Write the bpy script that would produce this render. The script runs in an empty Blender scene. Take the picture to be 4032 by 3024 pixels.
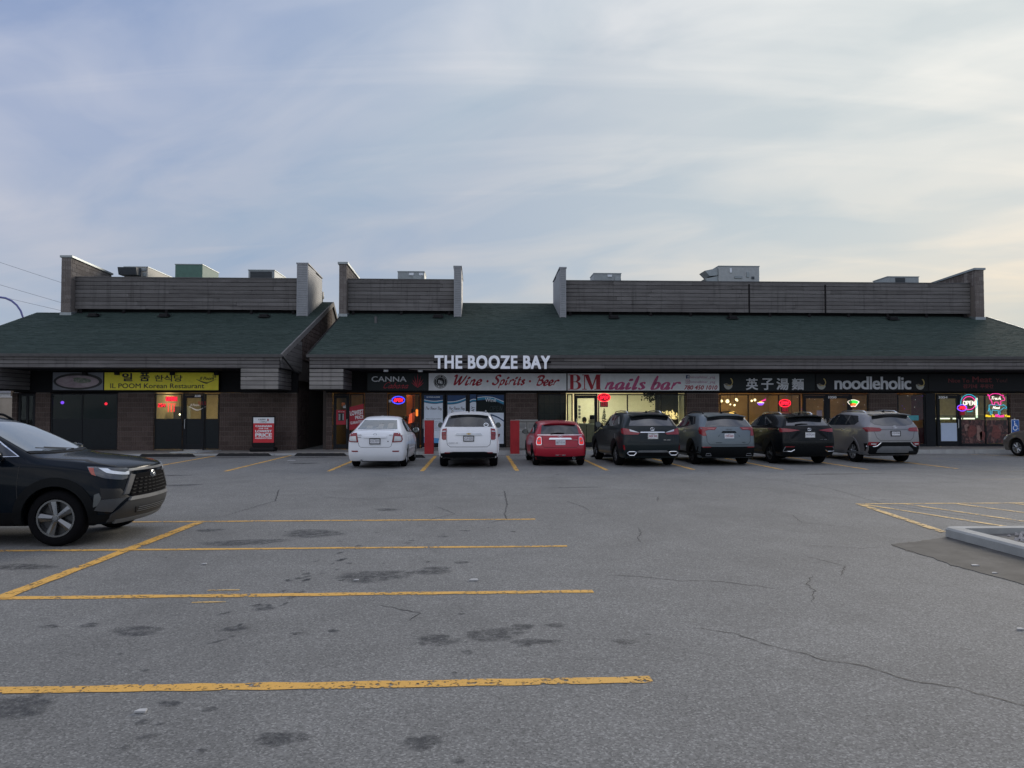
import bpy, bmesh, math, random
from mathutils import Vector, Matrix
from mathutils.bvhtree import BVHTree
R = math.radians
random.seed(7)
scn = bpy.context.scene
COL = scn.collection

# ------------------------------------------------------------------ camera
cam_d = bpy.data.cameras.new('camera')
cam_d.sensor_width = 36.0
cam_d.lens = 27.03
cam_d.clip_start = 0.1
cam_d.clip_end = 3000.0
cam = bpy.data.objects.new('camera', cam_d)
COL.objects.link(cam)
cam.location = (0, 0, 1.75)
cam.rotation_euler = (R(90 + 1.914), 0, R(-2.45))
scn.camera = cam

# ------------------------------------------------------------------ sky, sun, exposure
SUN_EL, SUN_AZ = 15.0, 36.0            # low, behind the shops and to the right
SKY = 0.1
scn.view_settings.view_transform = 'Standard'
scn.view_settings.look = 'None'
scn.view_settings.exposure = 1.0
scn.view_settings.gamma = 1.0
scn.view_settings.use_curve_mapping = False
scn.cycles.use_denoising = True
scn.cycles.max_bounces = 6
scn.cycles.sample_clamp_indirect = 4.0

def build_world():
    w = bpy.data.worlds.new('World')
    scn.world = w
    w.use_nodes = True
    nt = w.node_tree
    nt.nodes.clear()
    N = nt.nodes.new
    L = nt.links.new
    def math_n(op, a=None, b=None):
        n = N('ShaderNodeMath'); n.operation = op
        for i, v in enumerate((a, b)):
            if v is None: continue
            if isinstance(v, (int, float)): n.inputs[i].default_value = v
            else: L(v, n.inputs[i])
        return n.outputs[0]
    def mix(f, a, b):
        n = N('ShaderNodeMix'); n.data_type = 'RGBA'
        for s, v in ((n.inputs[0], f), (n.inputs[6], a), (n.inputs[7], b)):
            if isinstance(v, (int, float)): s.default_value = v
            elif isinstance(v, tuple): s.default_value = v
            else: L(v, s)
        return n.outputs[2]
    def ramp(v, pts):
        n = N('ShaderNodeValToRGB')
        e = n.color_ramp.elements
        e[0].position, e[0].color = pts[0][0], (pts[0][1],) * 3 + (1,)
        e[1].position, e[1].color = pts[-1][0], (pts[-1][1],) * 3 + (1,)
        for p, c in pts[1:-1]:
            q = e.new(p); q.color = (c,) * 3 + (1,)
        L(v, n.inputs[0])
        return n.outputs[0]
    sky = N('ShaderNodeTexSky')
    sky.sky_type = 'NISHITA'
    sky.sun_disc = False
    sky.sun_elevation = R(SUN_EL)
    sky.sun_rotation = R(SUN_AZ)
    sky.air_density = 1.0
    sky.dust_density = 1.2
    sky.ozone_density = 2.0
    tc = N('ShaderNodeTexCoord')
    sep = N('ShaderNodeSeparateXYZ')
    L(tc.outputs['Generated'], sep.inputs[0])
    x, y, z = sep.outputs
    zz = math_n('ADD', math_n('MAXIMUM', z, 0.0), 0.22)
    u = math_n('DIVIDE', x, zz)
    v = math_n('DIVIDE', y, zz)
    def plane(su, sv, ou, ov, rot=0.0):
        c = N('ShaderNodeCombineXYZ')
        ca, sa = math.cos(rot), math.sin(rot)
        ur = math_n('ADD', math_n('MULTIPLY', u, ca), math_n('MULTIPLY', v, -sa))
        vr = math_n('ADD', math_n('MULTIPLY', u, sa), math_n('MULTIPLY', v, ca))
        L(math_n('ADD', math_n('MULTIPLY', ur, su), ou), c.inputs[0])
        L(math_n('ADD', math_n('MULTIPLY', vr, sv), ov), c.inputs[1])
        return c.outputs[0]
    def noise(vec, scale, det, rough, dist):
        n = N('ShaderNodeTexNoise'); n.inputs['Scale'].default_value = scale
        n.inputs['Detail'].default_value = det; n.inputs['Roughness'].default_value = rough
        n.inputs['Distortion'].default_value = dist
        L(vec, n.inputs['Vector'])
        return n.outputs[0]
    n1 = noise(plane(.75, 1.0, 3.1, 1.7, .4), 1.0, 5, .47, .3)        # broad veils
    n2 = noise(plane(.75, 1.5, 9.4, 4.2, .5), 2.6, 5, .50, .55)       # wisps
    n3 = noise(plane(.30, 2.6, 1.2, 7.7, .06), 1.7, 5, .5, .3)        # a few long streaks
    dt = N('ShaderNodeVectorMath'); dt.operation = 'DOT_PRODUCT'      # nearness to the sun
    L(tc.outputs['Generated'], dt.inputs[0])
    az, el = R(SUN_AZ), R(SUN_EL + 4)
    dt.inputs[1].default_value = (math.sin(az) * math.cos(el), math.cos(az) * math.cos(el), math.sin(el))
    half = math_n('MAXIMUM', math_n('ADD', math_n('MULTIPLY', dt.outputs['Value'], .5), .5), 0.0)
    near = math_n('POWER', half, 8.0)
    back = math_n('POWER', math_n('SUBTRACT', 1.0, half), 1.5)          # bright cloud added opposite the sun, out of view, to light the fronts
    veil = ramp(n1, [(.36, .0), (.50, .40), (.66, 1.0)])
    wisp = ramp(n2, [(.40, 0.0), (.66, 1.0)])
    strk = ramp(n3, [(.55, 0.0), (.70, 1.0)])
    fac = math_n('ADD', math_n('MULTIPLY', veil, .52), math_n('MULTIPLY', wisp, .36))
    fac = math_n('ADD', fac, math_n('MULTIPLY', strk, .30))
    fac = math_n('MINIMUM', math_n('ADD', fac, math_n('MULTIPLY', near, .10)), .97)
    k = 1.0 / SKY
    s = lambda *c: tuple(q * k for q in c) + (1,)
    up_ = math_n('MINIMUM', math_n('MAXIMUM', z, 0.0), 1.0)
    low = math_n('POWER', math_n('SUBTRACT', 1.0, up_), 9.0)
    cap = N('ShaderNodeVectorMath'); cap.operation = 'MINIMUM'
    L(sky.outputs[0], cap.inputs[0]); cap.inputs[1].default_value = (3.7, 3.7, 3.7)
    haze_c = mix(near, s(.112, .150, .262), s(.26, .305, .325))          # clear air between the clouds
    clear = mix(.15, haze_c, cap.outputs[0])
    clear = mix(math_n('MULTIPLY', low, .75), clear, s(.175, .262, .290)) # paler, greener air low down
    cloud = mix(near, s(.200, .220, .286), s(.49, .482, .455))
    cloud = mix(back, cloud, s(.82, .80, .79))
    cloud = mix(math_n('MINIMUM', math_n('MULTIPLY', low, math_n('MULTIPLY', near, 1.7)), .85), cloud, s(.66, .52, .33))
    gain = N('ShaderNodeVectorMath'); gain.operation = 'SCALE'         # cloud veils brightened towards the zenith for more light from above
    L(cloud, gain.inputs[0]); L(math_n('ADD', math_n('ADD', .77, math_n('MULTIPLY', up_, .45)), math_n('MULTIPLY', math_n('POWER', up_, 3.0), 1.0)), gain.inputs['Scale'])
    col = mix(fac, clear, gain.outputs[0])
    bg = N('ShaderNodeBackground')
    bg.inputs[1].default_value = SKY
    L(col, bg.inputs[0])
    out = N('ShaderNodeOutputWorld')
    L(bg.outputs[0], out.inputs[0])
build_world()

sun_d = bpy.data.lights.new('sun', 'SUN')
sun_d.energy = 1.2
sun_d.angle = R(24)
sun_d.color = (1.0, .90, .76)
sun = bpy.data.objects.new('sun', sun_d)
COL.objects.link(sun)
_d = Vector((math.sin(R(SUN_AZ)) * math.cos(R(SUN_EL)), math.cos(R(SUN_AZ)) * math.cos(R(SUN_EL)), math.sin(R(SUN_EL))))
sun.rotation_euler = (-_d).to_track_quat('-Z', 'Y').to_euler()

# ------------------------------------------------------------------ material helpers
def lin(c):
    c /= 255.0
    return c / 12.92 if c <= .04045 else ((c + .055) / 1.055) ** 2.4
def rgb(r, g, b):
    return (lin(r), lin(g), lin(b), 1.0)
class MT:
    """small node-building wrapper around one material"""
    def __init__(self, name):
        self.m = bpy.data.materials.new(name)
        self.m.use_nodes = True
        self.nt = self.m.node_tree
        self.b = self.nt.nodes['Principled BSDF']
        self.out = self.nt.nodes['Material Output']
    def N(self, t): return self.nt.nodes.new(t)
    def L(self, a, b): self.nt.links.new(a, b)
    def setv(self, sock, v):
        if isinstance(v, (int, float, tuple)): sock.default_value = v
        else: self.L(v, sock)
    def set(self, **kw):
        names = dict(color='Base Color', rough='Roughness', metal='Metallic', spec='Specular IOR Level', coat='Coat Weight',
                     coat_rough='Coat Roughness', normal='Normal', emit='Emission Color', estr='Emission Strength', alpha='Alpha', trans='Transmission Weight')
        for k, v in kw.items(): self.setv(self.b.inputs[names[k]], v)
        return self
    def pos(self):
        return self.N('ShaderNodeNewGeometry').outputs['Position']
    def obj_rand(self):
        return self.N('ShaderNodeObjectInfo').outputs['Random']
    def map(self, vec, scale=(1, 1, 1), loc=(0, 0, 0), rot=(0, 0, 0)):
        n = self.N('ShaderNodeMapping')
        self.L(vec, n.inputs['Vector'])
        n.inputs['Scale'].default_value = scale
        n.inputs['Location'].default_value = loc
        n.inputs['Rotation'].default_value = rot
        return n.outputs[0]
    def noise(self, vec, scale, det=4, rough=.55, dist=0.0):
        n = self.N('ShaderNodeTexNoise')
        self.L(vec, n.inputs['Vector'])
        n.inputs['Scale'].default_value = scale
        n.inputs['Detail'].default_value = det
        n.inputs['Roughness'].default_value = rough
        n.inputs['Distortion'].default_value = dist
        return n.outputs[0]
    def voro(self, vec, scale, out='Distance', feature='F1'):
        n = self.N('ShaderNodeTexVoronoi')
        n.feature = feature
        self.L(vec, n.inputs['Vector'])
        n.inputs['Scale'].default_value = scale
        return n.outputs[out]
    def ramp(self, v, *pts):
        n = self.N('ShaderNodeValToRGB')
        e = n.color_ramp.elements
        c4 = lambda c: (c, c, c, 1) if isinstance(c, (int, float)) else c
        e[0].position, e[0].color = pts[0][0], c4(pts[0][1])
        e[1].position, e[1].color = pts[-1][0], c4(pts[-1][1])
        for p, c in pts[1:-1]:
            q = e.new(p); q.color = c4(c)
        self.L(v, n.inputs[0])
        return n.outputs[0]
    def math(self, op, a, b=0.0):
        n = self.N('ShaderNodeMath'); n.operation = op
        self.setv(n.inputs[0], a); self.setv(n.inputs[1], b)
        return n.outputs[0]
    def mix(self, f, a, b, mode='MIX'):
        n = self.N('ShaderNodeMix'); n.data_type = 'RGBA'; n.blend_type = mode
        self.setv(n.inputs[0], f); self.setv(n.inputs[6], a); self.setv(n.inputs[7], b)
        return n.outputs[2]
    def bump(self, h, strength=.3, dist=.01):
        n = self.N('ShaderNodeBump')
        n.inputs['Strength'].default_value = strength
        n.inputs['Distance'].default_value = dist
        self.L(h, n.inputs['Height'])
        self.L(n.outputs[0], self.b.inputs['Normal'])
        return self
    def cutout(self, keep):
        """keep=1 solid, 0 see-through"""
        t = self.N('ShaderNodeBsdfTransparent')
        mx = self.N('ShaderNodeMixShader')
        self.L(keep, mx.inputs[0]); self.L(t.outputs[0], mx.inputs[1]); self.L(self.b.outputs[0], mx.inputs[2])
        self.L(mx.outputs[0], self.out.inputs[0])
        return self

_simple = {}
def plain(name, col, rough=.6, metal=0.0, var=.12, scale=6.0, coat=0.0, spec=.5, bump=0.0):
    """one-colour material with a little blotchy wear so that nothing is perfectly even"""
    if name in _simple: return _simple[name]
    m = MT(name)
    n = m.noise(m.pos(), scale, 5, .6)
    c = m.mix(m.ramp(n, (.3, 0.0), (.7, 1.0)), tuple(q * (1 - var) for q in col[:3]) + (1,), tuple(min(1, q * (1 + var)) for q in col[:3]) + (1,))
    m.set(color=c, rough=m.math('ADD', m.math('MULTIPLY', n, .12), rough - .06), metal=metal, coat=coat, spec=spec)
    if bump: m.bump(m.noise(m.pos(), scale * 12, 3), bump, .004)
    _simple[name] = m.m
    return m.m
def glow(name, col, strength):
    if name in _simple: return _simple[name]
    m = MT(name)
    m.set(color=tuple(q * .3 for q in col[:3]) + (1,), rough=.4, emit=col, estr=strength)
    _simple[name] = m.m
    return m.m

def m_asphalt():
    m = MT('asphalt'); p = m.pos()
    big = m.noise(p, .16, 5, .6, .4)
    mid = m.noise(p, 1.3, 6, .65)
    fine = m.noise(p, 55, 3, .7)
    stone = m.voro(p, 88, 'Color')
    sv = m.N('ShaderNodeSeparateColor'); m.L(stone, sv.inputs[0])
    grit = m.ramp(sv.outputs[0], (.0, .60), (.45, .92), (.8, 1.06), (.97, 1.52))
    c = m.mix(m.ramp(big, (.3, 0.0), (.7, 1.0)), (.160, .158, .149, 1), (.208, .206, .195, 1))
    c = m.mix(1.0, c, m.ramp(mid, (.25, .86), (.75, 1.12)), 'MULTIPLY')
    c = m.mix(1.0, c, grit, 'MULTIPLY')
    c = m.mix(1.0, c, m.ramp(fine, (.25, .88), (.75, 1.12)), 'MULTIPLY')
    dark = m.noise(m.map(p, (.7, .18, 1)), 1.0, 6, .7, .6)          # drive-lane soiling
    c = m.mix(m.ramp(dark, (.52, 0.0), (.76, .42)), c, (.092, .091, .088, 1))
    spot = m.noise(p, 2.6, 2, .5)
    c = m.mix(m.ramp(spot, (.70, 0.0), (.76, .45)), c, (.075, .076, .08, 1))
    m.set(color=c, rough=.88, spec=.35)
    m.bump(m.math('ADD', fine, m.math('MULTIPLY', sv.outputs[0], .8)), .35, .005)
    return m.m
def m_paint(name, col, wear=.5):
    m = MT(name); p = m.pos()
    n = m.noise(p, 26, 4, .65)
    n2 = m.noise(p, 3.0, 3, .6)
    c = m.mix(n2, tuple(q * .75 for q in col[:3]) + (1,), col)
    c = m.mix(m.ramp(m.noise(p, 70, 2), (.62, 0.0), (.7, .55)), c, (.12, .115, .10, 1))
    m.set(color=c, rough=.75, spec=.3)
    k = m.math('ADD', n, m.math('MULTIPLY', n2, .55))
    m.cutout(m.ramp(k, (wear, 0.0), (wear + .07, 1.0)))
    return m.m
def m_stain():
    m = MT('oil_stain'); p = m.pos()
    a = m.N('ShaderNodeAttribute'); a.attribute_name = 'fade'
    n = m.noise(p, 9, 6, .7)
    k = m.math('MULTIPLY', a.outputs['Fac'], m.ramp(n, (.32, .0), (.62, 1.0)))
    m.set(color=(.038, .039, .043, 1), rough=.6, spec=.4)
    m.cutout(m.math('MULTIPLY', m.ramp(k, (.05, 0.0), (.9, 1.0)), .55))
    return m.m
def m_concrete(name, a, b, scale=1.0, rough=.85):
    m = MT(name); p = m.pos()
    n = m.noise(p, 1.4 * scale, 7, .65, .3); f = m.noise(p, 60 * scale, 3, .6)
    st = m.noise(m.map(p, (1, 1, .25)), 3.0, 4, .6)
    c = m.mix(m.ramp(n, (.3, 0.0), (.7, 1.0)), a, b)
    c = m.mix(1.0, c, m.ramp(f, (.2, .85), (.8, 1.12)), 'MULTIPLY')
    c = m.mix(m.ramp(st, (.56, 0.0), (.75, .4)), c, tuple(q * .45 for q in a[:3]) + (1,))
    m.set(color=c, rough=rough, spec=.3)
    m.bump(f, .35, .004)
    return m.m
def m_board(name, a, b, streak):
    """weathered horizontal planks; every plank has its own tone"""
    m = MT(name); p = m.pos(); r = m.obj_rand()
    off = m.N('ShaderNodeVectorMath'); off.operation = 'ADD'
    m.L(p, off.inputs[0])
    cx = m.N('ShaderNodeCombineXYZ'); m.L(m.math('MULTIPLY', r, 37.0), cx.inputs[0]); m.L(m.math('MULTIPLY', r, 11.0), cx.inputs[2])
    m.L(cx.outputs[0], off.inputs[1])
    v = off.outputs[0]
    grain = m.noise(m.map(v, (1.2, 1.2, 42)), 1.0, 5, .65)
    blotch = m.noise(m.map(v, (.5, .5, 2.2)), 1.0, 5, .6)
    c = m.mix(r, a, b)
    c = m.mix(1.0, c, m.ramp(grain, (.25, .68), (.75, 1.28)), 'MULTIPLY')
    c = m.mix(m.ramp(blotch, (.5, 0.0), (.72, .55)), c, streak)
    wet = m.noise(m.map(p, (5, 5, .35)), 1.0, 4, .6)               # water streaks running down over the planks
    c = m.mix(m.ramp(wet, (.54, 0.0), (.74, .5)), c, tuple(q * .45 for q in a[:3]) + (1,))
    knot = m.voro(m.map(v, (1.6, 1.6, 7)), 1.0)
    c = m.mix(m.ramp(knot, (.03, .7), (.07, 0.0)), c, (.025, .02, .018, 1))
    m.set(color=c, rough=.78, spec=.3)
    m.bump(grain, .35, .004)
    return m.m
def m_block(name='split_face_block', ca=(.088, .064, .056, 1), cb=(.128, .096, .084, 1)):
    m = MT(name); p = m.pos(); r = m.obj_rand()
    rib = m.N('ShaderNodeTexWave'); rib.wave_type = 'BANDS'; rib.bands_direction = 'X'
    m.L(m.map(p, (1, 1, .02)), rib.inputs['Vector'])
    rib.inputs['Scale'].default_value = 4.2; rib.inputs['Distortion'].default_value = 4.0; rib.inputs['Detail'].default_value = 3
    rough = m.noise(p, 22, 5, .7)
    c = m.mix(r, ca, cb)
    c = m.mix(1.0, c, m.ramp(rough, (.25, .62), (.75, 1.35)), 'MULTIPLY')
    c = m.mix(m.ramp(rib.outputs[1], (.0, .65), (.25, 0.0)), c, (.07, .052, .047, 1))
    m.set(color=c, rough=.92, spec=.2)
    m.bump(m.math('ADD', rough, m.math('MULTIPLY', rib.outputs[1], .6)), .7, .02)
    return m.m
def m_shingle():
    m = MT('green_shingle'); p = m.pos()
    a = m.N('ShaderNodeAttribute'); a.attribute_name = 'tone'
    g = m.noise(p, 40, 3, .7); big = m.noise(p, .35, 4, .6)
    c = m.mix(a.outputs['Fac'], (.017, .032, .027, 1), (.037, .058, .050, 1))
    c = m.mix(1.0, c, m.ramp(g, (.2, .7), (.8, 1.3)), 'MULTIPLY')
    c = m.mix(1.0, c, m.ramp(big, (.3, .93), (.7, 1.08)), 'MULTIPLY')
    m.set(color=c, rough=.9, spec=.25)
    return m.m
def m_glass(name='window_glass', tint=(.80, .85, .84, 1), refl=.014):
    m = MT(name)
    t = m.N('ShaderNodeBsdfTransparent'); t.inputs[0].default_value = tint
    g = m.N('ShaderNodeBsdfGlossy'); g.inputs['Roughness'].default_value = .02
    g.inputs['Color'].default_value = (.9, .95, 1, 1)
    lw = m.N('ShaderNodeFresnel'); lw.inputs[0].default_value = 1.45
    wav = m.noise(m.pos(), .9, 2, .5)
    bp = m.N('ShaderNodeBump'); bp.inputs['Strength'].default_value = .04; bp.inputs['Distance'].default_value = .05
    m.L(wav, bp.inputs['Height']); m.L(bp.outputs[0], g.inputs['Normal'])
    mx = m.N('ShaderNodeMixShader')
    m.L(m.math('ADD', lw.outputs[0], refl - .04), mx.inputs[0])
    m.L(t.outputs[0], mx.inputs[1]); m.L(g.outputs[0], mx.inputs[2])
    m.L(mx.outputs[0], m.out.inputs[0])
    m.nt.nodes.remove(m.b)
    return m.m
def m_carpaint(name, col, metal=0.0, rough=.32, flake=.08, coat=.55, spec=.25):
    m = MT(name); p = m.pos()
    dirt = m.noise(p, 2.2, 6, .65)
    fl = m.noise(p, 900, 1, .5)
    c = m.mix(1.0, col, m.ramp(fl, (.3, 1 - flake), (.7, 1 + flake)), 'MULTIPLY')
    c = m.mix(m.ramp(dirt, (.52, 0.0), (.8, .10)), c, (.08, .075, .07, 1))
    m.set(color=c, rough=m.math('ADD', m.math('MULTIPLY', dirt, .12), rough - .06), metal=metal, spec=spec, coat=coat, coat_rough=m.math('MULTIPLY', dirt, .12))
    return m.m

ASPHALT = m_asphalt()
YELLOW = m_paint('yellow_line_paint', (.78, .44, .10, 1), .655)
YELLOW_OLD = m_paint('worn_yellow_line_paint', (.70, .46, .17, 1), .69)
BLUEP = m_paint('worn_blue_paint', (.06, .12, .26, 1), .86)
STAIN = m_stain()
TAR = plain('crack_dark', (.022, .022, .024, 1), .8)
PATCH = m_concrete('patched_asphalt', (.022, .023, .025, 1), (.095, .092, .086, 1), 1.6)
SIDEWALK = m_concrete('sidewalk_concrete', (.20, .19, .175, 1), (.28, .265, .245, 1))
KERB = m_concrete('kerb_concrete', (.29, .295, .285, 1), (.40, .405, .39, 1), 1.5)
WOOD = m_board('weathered_plank', (.110, .103, .100, 1), (.160, .152, .148, 1), (.225, .215, .21, 1))
WOOD_PALE = m_board('sun_bleached_plank', (.20, .19, .178, 1), (.26, .245, .23, 1), (.38, .36, .33, 1))
WOOD_DARK = plain('dark_backing_timber', (.016, .015, .016, 1), .9, spec=.1)
SIDING = plain('pale_grey_siding', (.27, .28, .295, 1), .6, var=.1)
SIDING_GAP = plain('siding_shadow_strip', (.10, .105, .11, 1), .8)
BLOCK = m_block()
BLOCK_GREY = m_block('pale_grey_block', (.150, .132, .122, 1), (.215, .195, .182, 1))  # lighter, greyer copy of the block colour for the roof firewalls
MORTAR = plain('mortar', (.150, .128, .113, 1), .95, var=.2, scale=14)
SHINGLE = m_shingle()
GUTTER = plain('dark_gutter_metal', (.085, .083, .085, 1), .35, .4)
FLASH = plain('galvanised_flashing', (.27, .30, .31, 1), .45, .6)
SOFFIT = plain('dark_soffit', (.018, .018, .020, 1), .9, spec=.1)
FRAME = plain('dark_bronze_frame', (.012, .014, .018, 1), .45, .0, spec=.2)
PANEL = plain('black_window_film', (.005, .009, .013, 1), .3, spec=.25)
GLASS = m_glass()
BLACK = plain('black_plastic', (.008, .008, .009, 1), .5, spec=.2)
GREYP = plain('grey_plastic', (.22, .22, .21, 1), .55)
ALU = plain('brushed_aluminium', (.55, .56, .57, 1), .35, .8)
WHITE = plain('white_panel', (.72, .76, .80, 1), .5, var=.05)

# ------------------------------------------------------------------ object helpers
_bench = bpy.data.scenes.new('bench')          # modifiers and text are worked out here, away from the big scene
def eval_mesh(o, *others):
    for q in (o,) + others: _bench.collection.objects.link(q)
    vl = _bench.view_layers[0]
    vl.update()
    me = bpy.data.meshes.new_from_object(o.evaluated_get(vl.depsgraph))
    for q in (o,) + others: bpy.data.objects.remove(q)
    return me
def mesh_obj(name, verts, faces, mat, parent=None, smooth=False):
    me = bpy.data.meshes.new(name)
    me.from_pydata([tuple(v) for v in verts], [], faces)
    me.update()
    if mat is not None: me.materials.append(mat)
    if smooth: me.polygons.foreach_set('use_smooth', [True] * len(me.polygons))
    o = bpy.data.objects.new(name, me)
    COL.objects.link(o)
    if parent is not None: o.parent = parent
    return o
def empty(name, label, cat, loc=(0, 0, 0), rz=0.0, group=None):
    o = bpy.data.objects.new(name, None)
    o.empty_display_size = .2
    COL.objects.link(o)
    o.location = loc
    o.rotation_euler = (0, 0, rz)
    return tag(o, label, cat, group)
def tag(o, label, cat, group=None):
    o['label'] = label
    o['category'] = cat
    if group: o['group'] = group
    return o
def structure(o):
    o['kind'] = 'structure'
    return o
CUBE_F = [(0, 3, 2, 1), (4, 5, 6, 7), (0, 1, 5, 4), (1, 2, 6, 5), (2, 3, 7, 6), (3, 0, 4, 7)]
class MB:
    """collects simple shapes, then becomes ONE mesh object"""
    def __init__(self): self.v, self.f = [], []
    def add(self, vs, fs):
        n = len(self.v)
        self.v += [tuple(p) for p in vs]
        self.f += [tuple(i + n for i in q) for q in fs]
        return self
    def box(self, x0, x1, y0, y1, z0, z1):
        return self.add([(x0, y0, z0), (x1, y0, z0), (x1, y1, z0), (x0, y1, z0), (x0, y0, z1), (x1, y0, z1), (x1, y1, z1), (x0, y1, z1)], CUBE_F)
    def bbox(self, x0, x1, y0, y1, z0, z1, b):
        """box with chamfered edges"""
        bm = bmesh.new()
        bmesh.ops.create_cube(bm, size=1)
        for v in bm.verts: v.co = ((x0 + x1) / 2 + v.co.x * (x1 - x0), (y0 + y1) / 2 + v.co.y * (y1 - y0), (z0 + z1) / 2 + v.co.z * (z1 - z0))
        bmesh.ops.bevel(bm, geom=bm.edges[:], offset=b, segments=2, affect='EDGES', profile=.5)
        bm.verts.index_update()
        self.add([v.co[:] for v in bm.verts], [[v.index for v in f.verts] for f in bm.faces])
        bm.free()
        return self
    def prism(self, poly, axis, a, b):
        """poly: 2-D outline (counter-clockwise) pushed from a to b along axis x, y or z"""
        def P(u, v, w): return {'x': (w, u, v), 'y': (u, w, v), 'z': (u, v, w)}[axis]
        n = len(poly)
        vs = [P(u, v, a) for u, v in poly] + [P(u, v, b) for u, v in poly]
        fs = [tuple(range(n))[::-1], tuple(range(n, 2 * n))] + [(i, (i + 1) % n, n + (i + 1) % n, n + i) for i in range(n)]
        return self.add(vs, fs)
    def tube(self, pts, r, n=8, cap=True):
        pts = [Vector(p) for p in pts]
        vs, fs = [], []
        ref = Vector((0, 0, 1))
        for i, p in enumerate(pts):
            d = (pts[min(i + 1, len(pts) - 1)] - pts[max(i - 1, 0)]).normalized()
            a = d.cross(ref if abs(d.dot(ref)) < .95 else Vector((1, 0, 0))).normalized()
            b = d.cross(a)
            rr = r[i] if isinstance(r, (list, tuple)) else r
            vs += [p + a * math.cos(2 * math.pi * k / n) * rr + b * math.sin(2 * math.pi * k / n) * rr for k in range(n)]
        for i in range(len(pts) - 1):
            for k in range(n):
                fs.append((i * n + k, i * n + (k + 1) % n, (i + 1) * n + (k + 1) % n, (i + 1) * n + k))
        if cap:
            fs.append(tuple(range(n))[::-1]); fs.append(tuple(range((len(pts) - 1) * n, len(pts) * n)))
        return self.add(vs, fs)
    def lathe(self, prof, c, axis='z', n=24):
        """prof: (radius, height) pairs turned about an axis through c"""
        vs, fs = [], []
        for r, h in prof:
            for k in range(n):
                a = 2 * math.pi * k / n
                u, v = r * math.cos(a), r * math.sin(a)
                q = {'z': (u, v, h), 'x': (h, u, v), 'y': (u, h, v)}[axis]
                vs.append((c[0] + q[0], c[1] + q[1], c[2] + q[2]))
        m = len(prof)
        for i in range(m - 1):
            for k in range(n):
                fs.append((i * n + k, i * n + (k + 1) % n, (i + 1) * n + (k + 1) % n, (i + 1) * n + k))
        return self.add(vs, fs)
    def quad(self, *p): return self.add(p, [tuple(range(len(p)))])
    def make(self, name, mat, parent=None, smooth=False):
        o = mesh_obj(name, self.v, self.f, mat, parent, smooth)
        return o
def box(name, x0, x1, y0, y1, z0, z1, mat, parent=None, bev=0.0):
    b = MB()
    (b.bbox(x0, x1, y0, y1, z0, z1, bev) if bev else b.box(x0, x1, y0, y1, z0, z1))
    return b.make(name, mat, parent)

# shared meshes for planks and blocks, one unit long
_shared = {}
def shared_piece(key, mat, bev):
    if key not in _shared:
        bm = bmesh.new()
        bmesh.ops.create_cube(bm, size=1)
        es = [e for e in bm.edges]
        bmesh.ops.bevel(bm, geom=es, offset=bev, segments=1, affect='EDGES')
        me = bpy.data.meshes.new(key)
        bm.to_mesh(me); bm.free()
        me.materials.append(mat)
        _shared[key] = me
    return _shared[key]
def piece(name, key, mat, parent, c, dims, rot=(0, 0, 0)):
    o = bpy.data.objects.new(name, shared_piece(key, mat, .04))
    COL.objects.link(o)
    o.parent = parent
    o.location = c
    o.scale = dims
    o.rotation_euler = rot
    return o
def boards(parent, x0, x1, y, z0, z1, rows, mat, key, axis='x', maxlen=4.9, gap=.022, tilt=True):
    """planks one above the other along x (or along y), face turned to -y (or to +-x)"""
    h = (z1 - z0) / rows
    for r in range(rows):
        a = x0
        first = True
        while a < x1 - .02:
            ln = random.uniform(.45, 1.0) * maxlen if first else random.uniform(.7, 1.0) * maxlen
            first = False
            b = min(a + ln, x1)
            if x1 - b < .5: b = x1
            zc = z0 + (r + .5) * h
            pr = random.uniform(-.005, .005)
            t = R(random.uniform(2.5, 4.0)) if tilt else 0
            if axis == 'x':
                piece('board', key, mat, parent, ((a + b) / 2, y + pr, zc), (b - a - .006, .03, h - gap), (t, 0, 0))
            else:
                piece('board', key, mat, parent, (y + pr, (a + b) / 2, zc), (.03, b - a - .006, h - gap))
            a = b
def blocks(parent, x0, x1, y, z0, z1, key='block', ch=.2, bl=.4, axis='x', top=None, mat=None):
    """running courses of split-face concrete blocks with raked joints, proud of the mortar core"""
    n = int(math.ceil((z1 - z0) / ch - 1e-3))
    for r in range(n):
        za, zb = z0 + r * ch, min(z0 + (r + 1) * ch, z1)
        if zb - za < .05: continue
        a = x0
        b = min(x1, x0 + (bl if r % 2 else bl / 2))
        while a < x1 - 1e-3:
            if x1 - b < .08: b = x1
            zt = zb if top is None else min(zb, top((a + b) / 2))
            if zt - za > .06 and b - a > .03:
                pr = random.uniform(-.004, .006)
                if axis == 'x':
                    piece('block', key, mat or BLOCK, parent, ((a + b) / 2, y + pr, (za + zt) / 2), (b - a - .012, .09, zt - za - .017))
                else:
                    piece('block', key, mat or BLOCK, parent, (y + pr, (a + b) / 2, (za + zt) / 2), (.09, b - a - .012, zt - za - .014))
            a, b = b, min(b + bl, x1)

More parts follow.
